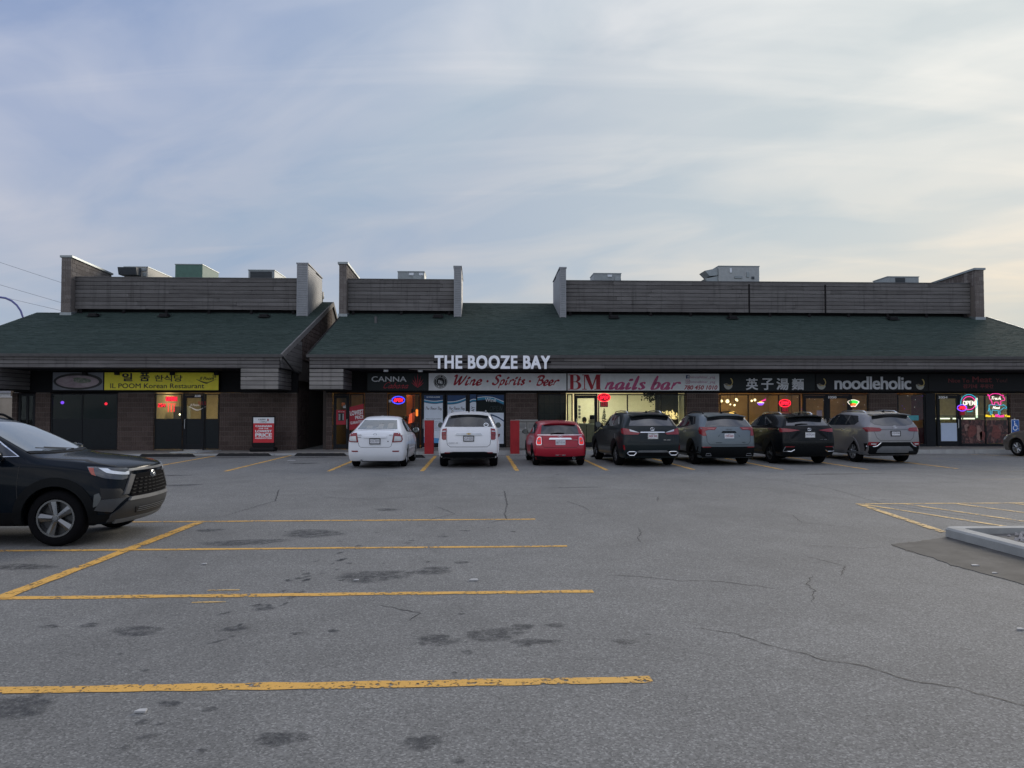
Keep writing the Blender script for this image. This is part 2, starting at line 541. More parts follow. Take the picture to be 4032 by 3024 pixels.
# ------------------------------------------------------------------ lettering
_glyph_cache = {}
def text_mesh(s, bold=0.0, shear=0.0, spacing=1.0, extrude=0.0):
    k = (s, bold, shear, spacing, extrude)
    if k in _glyph_cache: return _glyph_cache[k]
    cu = bpy.data.curves.new('t', 'FONT')
    cu.body = s
    cu.offset = 0.0
    cu.shear = shear
    cu.space_character = spacing
    cu.extrude = extrude
    cu.resolution_u = 3
    o = bpy.data.objects.new('t', cu)
    me = eval_mesh(o)
    vs = [v.co.copy() for v in me.vertices]
    fs = [tuple(p.vertices) for p in me.polygons]
    bpy.data.curves.remove(cu); bpy.data.meshes.remove(me)
    if bold:      # heavier weight: a few copies side by side, each a hair deeper
        n, v0, f0 = len(vs), vs, fs
        vs, fs = [], []
        for i, (a, b) in enumerate(((0, 0), (1, .7), (-1, .7), (1, -.7), (-1, -.7))):
            fs += [tuple(q + n * i for q in f) for f in f0]
            vs += [Vector((v.x + a * bold, v.y + b * bold, v.z - .012 * i)) for v in v0]
    _glyph_cache[k] = (vs, fs)
    return vs, fs
def fit2d(vs, x0, x1, z0, z1):
    ax, bx = min(v[0] for v in vs), max(v[0] for v in vs)
    ay, by = min(v[1] for v in vs), max(v[1] for v in vs)
    sx = (x1 - x0) / max(bx - ax, 1e-6); sy = (z1 - z0) / max(by - ay, 1e-6)
    return [(x0 + (v[0] - ax) * sx, z0 + (v[1] - ay) * sy) for v in vs]
def lettering(s, x0, x1, y, z0, z1, mat, parent, bold=0.0, shear=0.0, spacing=1.0, depth=0.0, name='lettering', rot=0.0):
    """words filling the box x0..x1, z0..z1 on a plane facing -y; depth > 0 makes solid letters"""
    vs, fs = text_mesh(s, bold, shear, spacing, .5 if depth else 0.0)
    p2 = fit2d(vs, x0, x1, z0, z1)
    if rot:
        cx, cz = (x0 + x1) / 2, (z0 + z1) / 2
        p2 = [(cx + (x - cx) * math.cos(rot) - (z - cz) * math.sin(rot), cz + (x - cx) * math.sin(rot) + (z - cz) * math.cos(rot)) for x, z in p2]
    if depth:
        o = mesh_obj(name, [(a, y - (v[2] + .5) * depth, b) for (a, b), v in zip(p2, vs)], fs, mat, parent)
    else:
        o = mesh_obj(name, [(a, y - v[2] * .03, b) for (a, b), v in zip(p2, vs)], fs, mat, parent)
    return o
def letters(s, x0, x1, y, z0, z1, mat, parent, bold=0.0, depth=.06, spacing=1.0, name='letter'):
    """a row of separate solid letters, each one an object"""
    vs, fs = text_mesh(s, bold, 0, spacing, .5)
    ax, bx = min(v[0] for v in vs), max(v[0] for v in vs)
    ay, by = min(v[1] for v in vs), max(v[1] for v in vs)
    sx = (x1 - x0) / (bx - ax); sy = (z1 - z0) / (by - ay)
    for i, ch in enumerate(s):
        if ch == ' ': continue
        pv, _ = text_mesh(s[:i + 1], bold, 0, spacing, .5)
        cv, cf = text_mesh(ch, bold, 0, spacing, .5)
        off = max(v[0] for v in pv) - max(v[0] for v in cv)
        mesh_obj(name, [(x0 + (v[0] + off - ax) * sx, y - (v[2] + .5) * depth, z0 + (v[1] - ay) * sy) for v in cv], cf, mat, parent)

def smooth_path(pts, n=6):
    if len(pts) < 3: return [Vector(p) for p in pts]
    P = [Vector(p) for p in pts]
    closed = (P[0] - P[-1]).length < 1e-6
    out = []
    for i in range(len(P) - 1):
        p0 = P[i - 1] if i else (P[-2] if closed else P[0] * 2 - P[1])
        p3 = P[i + 2] if i + 2 < len(P) else (P[1] if closed else P[-1] * 2 - P[-2])
        p1, p2 = P[i], P[i + 1]
        for k in range(n):
            t = k / n
            out.append(.5 * ((2 * p1) + (p2 - p0) * t + (2 * p0 - 5 * p1 + 4 * p2 - p3) * t * t + (3 * p1 - p0 - 3 * p2 + p3) * t ** 3))
    out.append(P[-1])
    return out
SCRIPT = {
 'W': (1.0, [[(0, .82), (.06, .95), (.16, .9), (.2, .3), (.27, .02), (.42, .4), (.54, .85), (.55, .3), (.62, .02), (.8, .4), (.95, .97)]]),
 'i': (.34, [[(.12, .5), (.09, .12), (.16, 0), (.32, .14)], [(.10, .70), (.15, .74), (.20, .70), (.15, .66), (.10, .70)]]),
 'n': (.50, [[(.07, .5), (.05, 0)], [(.05, .28), (.2, .5), (.31, .42), (.3, .1), (.36, 0), (.5, .14)]]),
 'e': (.42, [[(.05, .2), (.3, .3), (.28, .47), (.15, .5), (.04, .3), (.1, .03), (.24, 0), (.42, .14)]]),
 'S': (.66, [[(.58, .8), (.48, .97), (.24, .93), (.2, .7), (.42, .5), (.5, .25), (.35, .02), (.1, .05), (.03, .22)]]),
 'p': (.48, [[(.1, .5), (.03, -.38)], [(.08, .32), (.22, .5), (.37, .4), (.34, .1), (.2, 0), (.07, .1)]]),
 'r': (.42, [[(.08, .5), (.05, 0)], [(.06, .25), (.16, .44), (.28, .51), (.36, .48), (.38, .40)]]),
 't': (.32, [[(.15, .82), (.1, .15), (.16, 0), (.32, .14)], [(0, .52), (.3, .52)]]),
 's': (.40, [[(.33, .42), (.2, .5), (.1, .4), (.2, .27), (.3, .12), (.18, 0), (.03, .08)]]),
 'B': (.64, [[(.16, .92), (.1, 0)], [(-.04, .75), (.08, .97), (.42, .96), (.5, .76), (.36, .56), (.16, .52)], [(.16, .52), (.44, .5), (.54, .25), (.38, .02), (.06, .02)]]),
 'C': (.64, [[(.58, .78), (.5, .97), (.25, .93), (.06, .55), (.12, .12), (.32, 0), (.6, .16)]]),
 'a': (.50, [[(.36, .42), (.22, .5), (.06, .32), (.08, .06), (.2, 0), (.34, .2), (.38, .5)], [(.38, .5), (.34, .1), (.4, 0), (.5, .14)]]),
 'b': (.46, [[(.12, 1.0), (.06, .1), (.18, 0), (.34, .12), (.36, .38), (.22, .5), (.08, .32)]]),
 'T': (.62, [[(0, .82), (.12, .97), (.62, .95)], [(.34, .95), (.27, .1), (.14, .0)]]),
 'h': (.50, [[(.1, 1), (.05, 0)], [(.05, .28), (.2, .5), (.32, .4), (.31, .1), (.38, 0), (.5, .12)]]),
 'o': (.42, [[(.2, .5), (.05, .35), (.06, .08), (.2, 0), (.34, .12), (.34, .4), (.2, .5)]]),
 'z': (.42, [[(.05, .48), (.2, .5), (.33, .46), (.05, .03), (.2, .01), (.4, .06)]]),
 'y': (.48, [[(.05, .5), (.06, .15), (.2, .06), (.34, .3)], [(.38, .5), (.3, -.2), (.15, -.36), (.03, -.22)]]),
 'l': (.26, [[(.12, 1), (.08, .1), (.14, 0), (.26, .14)]]),
 'F': (.52, [[(0, .86), (.12, .97), (.55, .95)], [(.27, .95), (.2, .0)], [(.08, .5), (.42, .53)]]),
 'M': (.80, [[(.05, 0), (.17, .95), (.36, .2), (.62, .95), (.64, .1), (.72, 0)]]),
 'u': (.48, [[(.07, .5), (.06, .12), (.16, 0), (.3, .14), (.36, .5)], [(.36, .5), (.34, .1), (.4, 0), (.48, .12)]]),
 'Y': (.60, [[(.04, .95), (.12, .6), (.28, .48)], [(.55, .97), (.3, .5), (.2, 0)]]),
 'c': (.40, [[(.34, .4), (.22, .5), (.06, .3), (.1, .03), (.24, 0), (.4, .14)]]),
 'N': (.75, [[(.05, 0), (.12, .95), (.5, .05), (.6, .97)]]),
 '.': (.42, [[(.16, .32), (.2, .36), (.24, .32), (.2, .28), (.16, .32)]]),
 ' ': (.30, []),
}
def script_strokes(s, shear=.2, track=0.03):
    out, x = [], 0.0
    for ch in s:
        adv, st = SCRIPT[ch]
        for q in st:
            out.append([(x + px + py * shear, py) for px, py in q])
        x += adv + track
    return out
def place_strokes(strokes, x0, x1, z0, z1):
    allp = [p for s in strokes for p in s]
    ax, bx = min(p[0] for p in allp), max(p[0] for p in allp)
    ay, by = min(p[1] for p in allp), max(p[1] for p in allp)
    sx, sy = (x1 - x0) / (bx - ax), (z1 - z0) / (by - ay)
    return [[(x0 + (p[0] - ax) * sx, z0 + (p[1] - ay) * sy) for p in s] for s in strokes]
def brush(strokes, y, nib, mat, parent, name='lettering', thin=.35, ang=.6, n=6):
    """broad-pen strokes as flat print: nib = widest half-width, thin = share of it across the nib angle"""
    b = MB()
    for si, st in enumerate(strokes):
        path = smooth_path([(p[0], p[1], 0) for p in st], n)
        if len(path) < 2: continue
        L_, R_ = [], []
        for i, p in enumerate(path):
            d = (path[min(i + 1, len(path) - 1)] - path[max(i - 1, 0)])
            if d.length < 1e-9: d = Vector((1, 0, 0))
            d.normalize()
            nrm = Vector((-d.y, d.x, 0))
            th = math.atan2(d.y, d.x) - ang
            hw = nib * math.sqrt(math.sin(th) ** 2 + (thin * math.cos(th)) ** 2)
            e = min(i, len(path) - 1 - i) / 2.0
            hw *= min(1, .55 + .45 * e)
            L_.append(p + nrm * hw); R_.append(p - nrm * hw)
        yy = y - .0004 * (si % 5)
        m = len(path)
        vs = [(q.x, yy, q.y) for q in L_] + [(q.x, yy, q.y) for q in R_]
        b.add(vs, [(i, i + 1, m + i + 1, m + i) for i in range(m - 1)])
    return b.make(name, mat, parent)
def neon(strokes, y, r, mat, parent, name='neon_tube', n=5):
    b = MB()
    for st in strokes:
        path = smooth_path([(p[0], y, p[1]) for p in st], n)
        b.tube(path, r, 6)
    return b.make(name, mat, parent, True)
def arc(cx, cz, rx, rz, a0, a1, n=24):
    return [(cx + rx * math.cos(R(a0 + (a1 - a0) * i / n)), cz + rz * math.sin(R(a0 + (a1 - a0) * i / n))) for i in range(n + 1)]
def disc(cx, y, cz, rx, rz, mat, parent, name, n=28, inner=0.0):
    o = [(cx + rx * math.cos(2 * math.pi * i / n), y, cz + rz * math.sin(2 * math.pi * i / n)) for i in range(n)]
    if not inner: return mesh_obj(name, o, [tuple(range(n))], mat, parent)
    q = [(cx + rx * inner * math.cos(2 * math.pi * i / n), y, cz + rz * inner * math.sin(2 * math.pi * i / n)) for i in range(n)]
    return mesh_obj(name, o + q, [(i, (i + 1) % n, n + (i + 1) % n, n + i) for i in range(n)], mat, parent)
def flat(pts, y, mat, parent, name):
    return mesh_obj(name, [(x, y, z) for x, z in pts], [tuple(range(len(pts)))], mat, parent)

# ================================================================== GROUND
GX0, GX1 = -420, 420
lot = structure(mesh_obj('parking_lot', [(GX0, -60, 0), (GX1, -60, 0), (GX1, 700, 0), (GX0, 700, 0)], [(0, 1, 2, 3)], ASPHALT))
LINE_Z = .004
def line(x0, y0, x1, y1, w, mat=YELLOW, z=LINE_Z, jag=.012):
    """one painted stripe with slightly uneven edges"""
    a, b = Vector((x0, y0)), Vector((x1, y1))
    d = (b - a); ln = d.length; d.normalize(); n = Vector((-d.y, d.x))
    k = max(2, int(ln / .22))
    vs = []
    for i in range(k + 1):
        p = a + d * ln * i / k
        for s in (-1, 1):
            q = p + n * s * (w / 2 + random.uniform(-jag, jag))
            vs.append((q.x, q.y, z))
    return mesh_obj('painted_line', vs, [(2 * i, 2 * i + 2, 2 * i + 3, 2 * i + 1) for i in range(k)], mat, lot)
# stall lines in front of the shops
for x, y0, y1 in ((-9.95, 23.6, 29.6), (-7.2, 22.2, 29.9), (-4.28, 22.1, 29.4), (-1.62, 22.05, 29.3), (1.09, 22.1, 29.2),
                  (3.70, 22.1, 29.2), (6.26, 22.2, 29.2), (8.84, 22.1, 29.2), (11.36, 22.1, 29.2), (14.18, 22.3, 29.3)):
    line(x, y0, x + random.uniform(-.08, .04), y1, .12)
line(19.2, 29.3, 21.4, 26.9, .10, YELLOW_OLD)
# the rank of stalls in the foreground: cross lines and the spine they start from
for y, xa, xb, w in ((12.30, -5.9, .90, .10), (9.86, -8.5, 1.13, .105), (7.41, -4.45, 1.10, .115), (4.98, -6.0, 1.12, .12)):
    line(xa, y - .02, xb, y + .02, w)
line(-4.33, 12.15, -4.43, 7.38, .15, z=.008)
line(-2.62, 7.62, -2.32, 7.62, .03, YELLOW_OLD); line(-2.6, 7.16, -2.3, 7.16, .03, YELLOW_OLD)
# hatching before the planted island
line(7.0, 14.06, 12.6, 14.06, .11, YELLOW_OLD, jag=.006)
line(7.03, 14.0, 6.62, 10.75, .13, YELLOW_OLD, z=.008, jag=.006)
for xa, ya, xb, yb in ((7.10, 13.93, 7.92, 11.1), (7.89, 13.98, 8.72, 11.1), (8.86, 13.98, 9.75, 11.1), (9.96, 13.98, 10.9, 11.1), (11.0, 13.98, 11.9, 11.1)):
    line(xa, ya, xb, yb, .11, YELLOW_OLD, z=.006, jag=.006)
# worn accessible-bay marking
mesh_obj('painted_symbol', [(16.2, 25.2, .004), (18.0, 25.2, .004), (18.1, 27.3, .004), (16.3, 27.3, .004)], [(0, 1, 2, 3)], BLUEP, lot)

def blob(name, cx, cy, rx, ry, mat, rot=0.0, z=.003, n=22, rough=.22):
    """an irregular stain lying on the asphalt, denser in the middle"""
    ph = [random.uniform(0, 6.28) for _ in range(4)]
    vs, fade = [(cx, cy, z)], [1.0]
    for ring, fd in ((.45, 1.0), (.75, .75), (1.0, 0.0)):
        for i in range(n):
            a = 2 * math.pi * i / n
            k = ring * (1 + rough * (math.sin(2 * a + ph[0]) * .5 + math.sin(3 * a + ph[1]) * .4 + math.sin(5 * a + ph[2]) * .3 + math.sin(8 * a + ph[3]) * .2))
            u, v = rx * k * math.cos(a), ry * k * math.sin(a)
            vs.append((cx + u * math.cos(rot) - v * math.sin(rot), cy + u * math.sin(rot) + v * math.cos(rot), z)); fade.append(fd)
    fs = [(0, 1 + i, 1 + (i + 1) % n) for i in range(n)]
    for r in range(2):
        o = 1 + r * n
        fs += [(o + i, o + n + i, o + n + (i + 1) % n, o + (i + 1) % n) for i in range(n)]
    ob = mesh_obj(name, vs, fs, mat, lot)
    at = ob.data.attributes.new('fade', 'FLOAT', 'POINT')
    at.data.foreach_set('value', fade)
    return ob
STAINS = [(-2.35, 11.05, .48, .42, .2), (-3.1, 10.35, .62, .28, .1), (-5.07, 8.85, .42, .18, 0), (-.5, 8.45, .26, .22, .3), (-.2, 8.9, .1, .1, 0), (-1.1, 8.2, .42, .36, 0),
          (-2.7, 6.27, .21, .17, 0), (-3.46, 6.42, .1, .06, 0), (-3.16, 6.45, .07, .09, 0), (-.31, 5.92, .2, .16, .3), (.12, 6.05, .27, .2, .1), (.42, 5.85, .2, .1, 0), (.35, 6.25, .12, .1, 0), (.62, 6.28, .1, .07, 0),
          (1.1, 5.82, .11, .07, -.2), (-2.72, 4.72, .26, .2, .1), (-1.05, 4.2, .15, .11, 0), (-.3, 4.12, .12, .11, .4), (-1.15, 6.2, .06, .05, 0), (-.1, 3.9, .04, .04, 0), (-1.57, 4.63, .05, .05, 0),
          (-1.95, 6.3, .14, .08, .3), (-1.9, 6.95, .12, .14, .5), (-3.9, 11.4, .2, .2, 0), (-6.1, 28.6, .9, .35, 0), (-8.9, 28.6, .9, .35, 0), (-11.6, 28.4, .9, .4, 0), (-5.7, 25.4, .5, .4, 0), (-11.3, 25.5, .6, .4, 0),
          (9.8, 20.6, 1.3, .2, .1), (14.6, 21.2, 1.6, .16, .05), (13.2, 18.9, 1.1, .14, 0), (-8.3, 20.9, .8, .2, 0), (-6.9, 18.2, .5, .25, .2), (2.2, 17.3, .7, .1, .1), (-1.6, 13.6, .25, .2, 0), (-.5, 10.7, .09, .09, 0), (-.9, 10.4, .06, .06, 0), (-.2, 11.2, .1, .07, 0),
          (-2.6, 24.4, .7, .5, 0), (-.3, 24.6, .8, .8, 0), (2.6, 24.9, .8, .9, 0), (5.4, 24.9, .9, .9, 0), (7.9, 25.2, .9, .9, 0), (10.6, 25.4, .9, .9, 0), (13.6, 26, .9, .9, 0)]  # this row puts a broad dark blob under each parked car
for _ in range(55):      # drips and spots where engines have stood
    sx, sy = random.choice(((-2.6, 11.1), (-2.2, 8.6), (-2.4, 6.2), (.2, 6.1), (-.3, 8.7), (-1.2, 4.2), (-.2, 11.0), (-5.8, 25.6), (-8.5, 25.8), (2.5, 21), (7, 20.5)))
    s_ = random.choice((.02, .025, .03, .045, .06))
    STAINS.append((sx + random.gauss(0, .7), sy + random.gauss(0, .38), s_ * random.uniform(.9, 1.6), s_, random.uniform(0, 3)))
for k_ in range(30):     # a scuffed, darkened seam running up the middle of the stalls
    u_ = random.random()
    STAINS.append((-2.1 + .6 * u_ + random.gauss(0, .13), 5.4 + 4.6 * u_ + random.gauss(0, .1), random.uniform(.03, .10), random.uniform(.02, .05), random.uniform(.8, 1.5)))
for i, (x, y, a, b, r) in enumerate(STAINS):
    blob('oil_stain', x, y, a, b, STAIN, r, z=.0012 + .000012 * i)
def crack(pts, w=.012):
    path = []
    for i in range(len(pts) - 1):
        a, b = Vector(pts[i]), Vector(pts[i + 1])
        k = max(3, int((b - a).length / .05))
        for j in range(k):
            path.append(a.lerp(b, j / k) + Vector((random.uniform(-.014, .014), random.uniform(-.02, .02))))
    path.append(Vector(pts[-1]))
    vs, n = [], len(path)
    for i, p in enumerate(path):
        d = (path[min(i + 1, n - 1)] - path[max(i - 1, 0)]).normalized()
        q = Vector((-d.y, d.x)) * (w * random.uniform(.25, 1.0) * min(1, (min(i, n - 1 - i) + .5) / 4))
        vs += [(p.x + q.x, p.y + q.y, .003), (p.x - q.x, p.y - q.y, .003)]
    mesh_obj('crack', vs, [(2 * i, 2 * i + 1, 2 * i + 3, 2 * i + 2) for i in range(n - 1)], TAR, lot)
for c in ([(1.7, 6.19), (2.0, 6.01), (2.15, 5.68), (2.32, 5.51), (2.4, 5.35), (2.64, 5.2), (2.77, 4.94), (2.96, 4.81), (3.11, 4.64), (3.22, 4.47), (3.6, 4.2)],
          [(1.33, 8.16), (1.66, 8.08), (2.04, 7.85), (2.37, 7.84), (2.65, 7.67), (2.94, 7.44)], [(4.16, 9.81), (4.56, 9.7), (4.85, 9.57), (5.18, 9.67)],
          [(3.53, 8.06), (3.29, 7.64), (3.24, 7.35), (3.02, 6.91)], [(2.36, 11.39), (2.3, 10.86), (2.16, 10.47), (2.14, 10.11)]):
    crack(c, .0068)
for c in ([(6.9, 19.6), (7.51, 18.53), (7.78, 16.66), (7.57, 14.83), (7.53, 14.1), (7.9, 12.6), (8.4, 11.4)], [(.55, 16.68), (.52, 14.24), (.43, 12.99), (.45, 12.33), (.1, 11.9)],
          [(1.65, 14.77), (1.88, 13.85), (1.91, 13.34)], [(-3.2, 15.6), (-2.1, 15.2), (-.6, 15.9), (1.2, 15.6)], [(12.5, 20.4), (15.5, 20.2), (18.5, 20.5)], [(-4.2, 12.9), (-3.9, 15.0), (-4.4, 17.2)]):
    crack(c, .011)
for c in ([(-.9, 12.2), (-.4, 13.0), (-.8, 14.1)], [(4.6, 13.2), (5.2, 12.6), (5.0, 11.8), (5.6, 11.2)], [(2.9, 16.2), (3.6, 15.4), (3.4, 14.6)], [(9.5, 18.6), (10.6, 17.9), (12.0, 18.2)], [(-5.6, 16.4), (-4.8, 15.8), (-3.4, 16.0)],
          [(3.9, 9.1), (4.1, 8.5), (3.8, 8.0)], [(-.9, 7.0), (-.5, 6.7), (-.6, 6.45)], [(4.2, 5.9), (4.5, 5.6), (4.4, 5.3)], [(-12, 21.0), (-9.5, 20.6), (-7.4, 21.2)]):
    crack(c, .008)
# scraps of litter on the asphalt
LITTER = plain('litter_paper', (.42, .42, .41, 1), .8)
for i, (x, y, s) in enumerate(((-1.95, 4.6, .035), (-1.25, 8.0, .03), (5.55, 8.45, .045), (5.5, 8.05, .03), (4.3, 6.0, .03), (-3.1, 8.9, .03), (-6.4, 26.7, .14), (14.9, 29.0, .25), (-.05, 7.95, .05))):
    b = MB(); b.prism([(x - s, y - s * .5), (x + s * .9, y - s * .6), (x + s * .7, y + s * .6), (x - s * .5, y + s * .5)], 'z', .004, .012 + s * .06)
    tag(b.make('litter_scrap', LITTER), ['white scrap of litter in the near left foreground', 'pale scrap beyond the second stall line', 'white scrap on the edge of the dark asphalt patch', 'smaller white scrap beside the dark asphalt patch', 'tiny white scrap on open asphalt at right', 'tiny scrap left of the long stain', 'white scrap beside the stall line next to the empty bay', 'flat white litter by the kerb right of the grey car', 'pale flat scrap near the middle stall line'][i], 'litter', 'litter on the asphalt')

# dark patched asphalt along the island, sunk edge and all
def ragged(pts, step=.09, j=.022):
    out = []
    for i, a in enumerate(pts):
        b = pts[(i + 1) % len(pts)]
        d = Vector(b) - Vector(a)
        n = max(1, int(d.length / step))
        for k in range(n):
            q = Vector(a) + d * k / n
            out.append((q.x + random.uniform(-j, j), q.y + random.uniform(-j, j)))
    return out
pm = MB().prism(ragged([(5.36, 9.82), (5.32, 9.4), (5.36, 9.0), (5.30, 8.5), (5.42, 7.8), (5.5, 7.0), (5.6, 5.4), (6.46, 5.4), (6.46, 10.36), (5.9, 10.04)]), 'z', .0005, .006)
patch_o = structure(pm.make('asphalt_patch', PATCH))
crack([(5.34, 9.84), (5.6, 9.93), (5.9, 10.05), (6.42, 10.34)], .03)  # dark ribbons drawn along the edge of the patch
crack([(5.33, 9.8), (5.31, 9.4), (5.35, 9.0)], .02)

# planted island: raised concrete kerb round pale gravel
isl = structure(mesh_obj('planting_bed', [(6.6, 4.0, .05), (14, 4.0, .05), (14, 10.35, .05), (6.6, 10.35, .05)], [(0, 1, 2, 3)], plain('bed_soil', (.10, .095, .09, 1), .95)))
def kerb_ring():
    b = MB()
    out = [(6.42, 4.0)] + [(6.42 + .16 - .16 * math.cos(t), 10.34 + .16 * math.sin(t)) for t in [i * math.pi / 12 for i in range(7)]] + [(14.2, 10.50)]
    inn = [(6.62, 4.0)] + [(6.62 + .05 - .05 * math.cos(t), 10.25 + .05 * math.sin(t)) for t in [i * math.pi / 12 for i in range(7)]] + [(14.2, 10.30)]
    n = len(out)
    prof = [(out, .0), (out, .105), ('m', .13), (inn, .13), (inn, .02)]
    rings = []
    for src, z in prof:
        if src == 'm': rings.append([(o[0] * .88 + q[0] * .12, o[1] * .88 + q[1] * .12, z) for o, q in zip(out, inn)])
        else: rings.append([(p[0], p[1], z) for p in src])
    vs = [p for r in rings for p in r]
    fs = [(r * n + i, r * n + i + 1, (r + 1) * n + i + 1, (r + 1) * n + i) for r in range(len(rings) - 1) for i in range(n - 1)]
    b.add(vs, fs)
    return b.make('kerb', KERB, isl, False)
kerb_ring()
def gravel():
    base = [(-.5, -.5, 0), (.5, -.45, 0), (.45, .5, 0), (-.5, .45, 0), (-.25, -.3, .55), (.3, -.22, .6), (.22, .3, .5), (-.3, .22, .62)]
    b = MB()
    for _ in range(2600):
        x, y = random.uniform(6.9, 9.6), random.uniform(6.4, 10.2)
        if x < 7.0 + random.random() * .5 and y > 9.9: continue
        s = random.uniform(.02, .055); a = random.uniform(0, 6.3); zb = .045 + random.uniform(0, .03)
        ca, sa = math.cos(a) * s, math.sin(a) * s
        b.add([(x + p[0] * ca - p[1] * sa * 1.2, y + p[0] * sa + p[1] * ca * .8, zb + p[2] * s) for p in base], CUBE_F)
    m = MT('pale_gravel'); n = m.voro(m.pos(), 16, 'Color')
    sv = m.N('ShaderNodeSeparateColor'); m.L(n, sv.inputs[0])
    m.set(color=m.mix(sv.outputs[0], (.20, .19, .185, 1), (.46, .44, .43, 1)), rough=.85)
    o = b.make('gravel', m.m)
    o['kind'] = 'stuff'; o['label'] = 'pale loose gravel filling the kerbed island'; o['category'] = 'gravel'
gravel()

# sidewalk slabs in front of the shops: almost flush at the left, a kerb's height at the right
def walk_z(x):
    return .05 if x < -8 else (.05 + .10 * (x + 8) / 8 if x < 0 else .15)
walk = structure(MB().box(-34, 34, 29.96, 33.4, -.05, .035).make('sidewalk', MORTAR))
x = -33.6
while x < 33:
    for y0, y1 in ((29.92, 30.22), (30.235, 31.75), (31.765, 33.3)):
        a, b = x + .008, x + 1.83
        dz = random.uniform(-.004, .004)
        za, zb = walk_z(a) + dz, walk_z(b) + dz
        mesh_obj('slab', [(a, y0, -.02), (b, y0, -.02), (b, y1, -.02), (a, y1, -.02), (a, y0 + (.02 if y0 < 30 else 0), za), (b, y0 + (.02 if y0 < 30 else 0), zb), (b, y1, zb), (a, y1, za)], CUBE_F, SIDEWALK if y0 > 30 else KERB, walk)
    x += 1.84

# ================================================================== BUILDINGS
FY = 32.8                     # shop-front plane
EY, EZ, SL = 30.5, 3.92, .333 # eave edge and roof pitch
def roof_z(y): return EZ + SL * (y - EY)
RIDGE = 41.2
b1 = empty('strip_mall_building', 'low brown block shop building at left with green roof and yellow restaurant sign', 'building', (-14.0, 33, 0))
b2 = empty('strip_mall_building', 'long brown block shop building with green roof behind the row of parked cars', 'building', (9.5, 33, 0))
for b_ in (b1, b2): b_.location = (0, 0, 0)

def shingles(parent, spans):
    """spans: (x0, x1, y_top); overlapping asphalt tabs, course upon course"""
    vs, fs, tone = [], [], []
    course = .135
    cx = math.sqrt(1 + SL * SL)
    dy = course / cx
    for x0, x1, ytop in spans:
        y = EY - .03
        c = 0
        while y < ytop:
            ye = min(y + dy * 1.08, ytop)
            x = x0 - random.uniform(0, .3)
            ct = random.uniform(-.2, .2)
            while x < x1:
                w = random.uniform(.16, .36)
                a, b = max(x, x0), min(x + w - .006, x1)
                if b - a > .02:
                    lift = random.choice((.011, .013, .018))
                    j = random.uniform(-.008, .008)
                    n = len(vs)
                    z0, z1 = roof_z(y + j), roof_z(ye)
                    vs += [(a, y + j, z0), (b, y + j, z0), (b, y + j, z0 + lift), (a, y + j, z0 + lift), (b, ye, z1 + .004), (a, ye, z1 + .004)]
                    fs += [(n, n + 1, n + 2, n + 3), (n + 3, n + 2, n + 4, n + 5)]
                    t = min(1, max(0, random.gauss(.5 + ct, .17)))
                    tone += [t] * 6
                x += w
            y += dy
            c += 1
    o = mesh_obj('shingles', vs, fs, SHINGLE, parent)
    at = o.data.attributes.new('tone', 'FLOAT', 'POINT'); at.data.foreach_set('value', tone)
    o['kind'] = 'stuff'
    return o
def roof(parent, spans, xa, xb):
    d = MB()
    for x0, x1, yt in spans:
        d.add([(x0, EY, EZ - .02), (x1, EY, EZ - .02), (x1, yt, roof_z(yt) - .02), (x0, yt, roof_z(yt) - .02)], [(0, 1, 2, 3)])
        if yt > 40:      # the far slope behind the ridge
            d.add([(x0, yt, roof_z(yt)), (x1, yt, roof_z(yt)), (x1, 43.6, 6.05), (x0, 43.6, 6.05)], [(0, 1, 2, 3)])
        else:            # flat roof behind the screens
            d.add([(x0, yt, roof_z(yt) - .02), (x1, yt, roof_z(yt) - .02), (x1, 44.6, 6.3), (x0, 44.6, 6.3)], [(0, 1, 2, 3)])
    r = d.make('roof', SHINGLE, parent)
    shingles(r, spans)
    # gutter along the eave
    g = MB()
    for k in range(1):
        g.prism([(EY - .115, EZ - .115), (EY - .02, EZ - .115), (EY - .02, EZ - .02), (EY - .045, EZ - .02), (EY - .045, EZ - .09), (EY - .095, EZ - .09), (EY - .105, EZ + .0), (EY - .125, EZ + .0)], 'x', xa - .05, xb + .05)
    g.make('gutter', GUTTER, r)
    # soffit under the overhang
    MB().box(xa, xb, EY + .06, FY - .02, 3.35, 3.38).make('soffit', SOFFIT, r)
    return r
def roof_vent(parent, x, y):
    z = roof_z(y)
    b = MB(); b.bbox(x - .2, x + .2, y - .14, y + .16, z + .02, z + .17, .03); b.prism([(y - .2, z - .0), (y + .22, z + .14), (y + .22, z + .16), (y - .2, z + .03)], 'x', x - .26, x + .26)
    b.make('roof_vent', BLACK, parent)
def fascia(parent, x0, x1):
    f = MB().box(x0 + .01, x1 - .01, EY + .0, EY + .06, 3.37, EZ - .06).make('fascia', WOOD_DARK, parent)
    boards(f, x0, x1, EY - .012, 3.385, EZ - .1, 3, WOOD, 'fascia_plank', maxlen=5.2)
    MB().box(x0, x1, EY - .03, EY + .10, 3.35, 3.382).make('drip_edge', WOOD_DARK, f)
    return f
def canopy_box(parent, x0, x1, side):
    """the boarded box that drops below the fascia at a corner"""
    z0, z1, yb = 2.55, 3.375, FY - .25
    c = MB().box(x0 + .03, x1 - .03, EY + .02, yb, z0 + .01, z1 - .01).make('canopy_box', WOOD_DARK, parent)
    boards(c, x0, x1, EY - .012, z0, z1, 5, WOOD_PALE, 'pale_plank', maxlen=9)
    for s in side:
        xs = x0 - .0 if s < 0 else x1 + .0
        boards(c, EY + .03, yb, xs - s * .012, z0, z1, 5, WOOD, 'fascia_plank', axis='y', maxlen=9)
    MB().box(x0, x1, EY, yb, z0 - .025, z0 - .002).make('underside', WOOD_DARK, c)
    return c
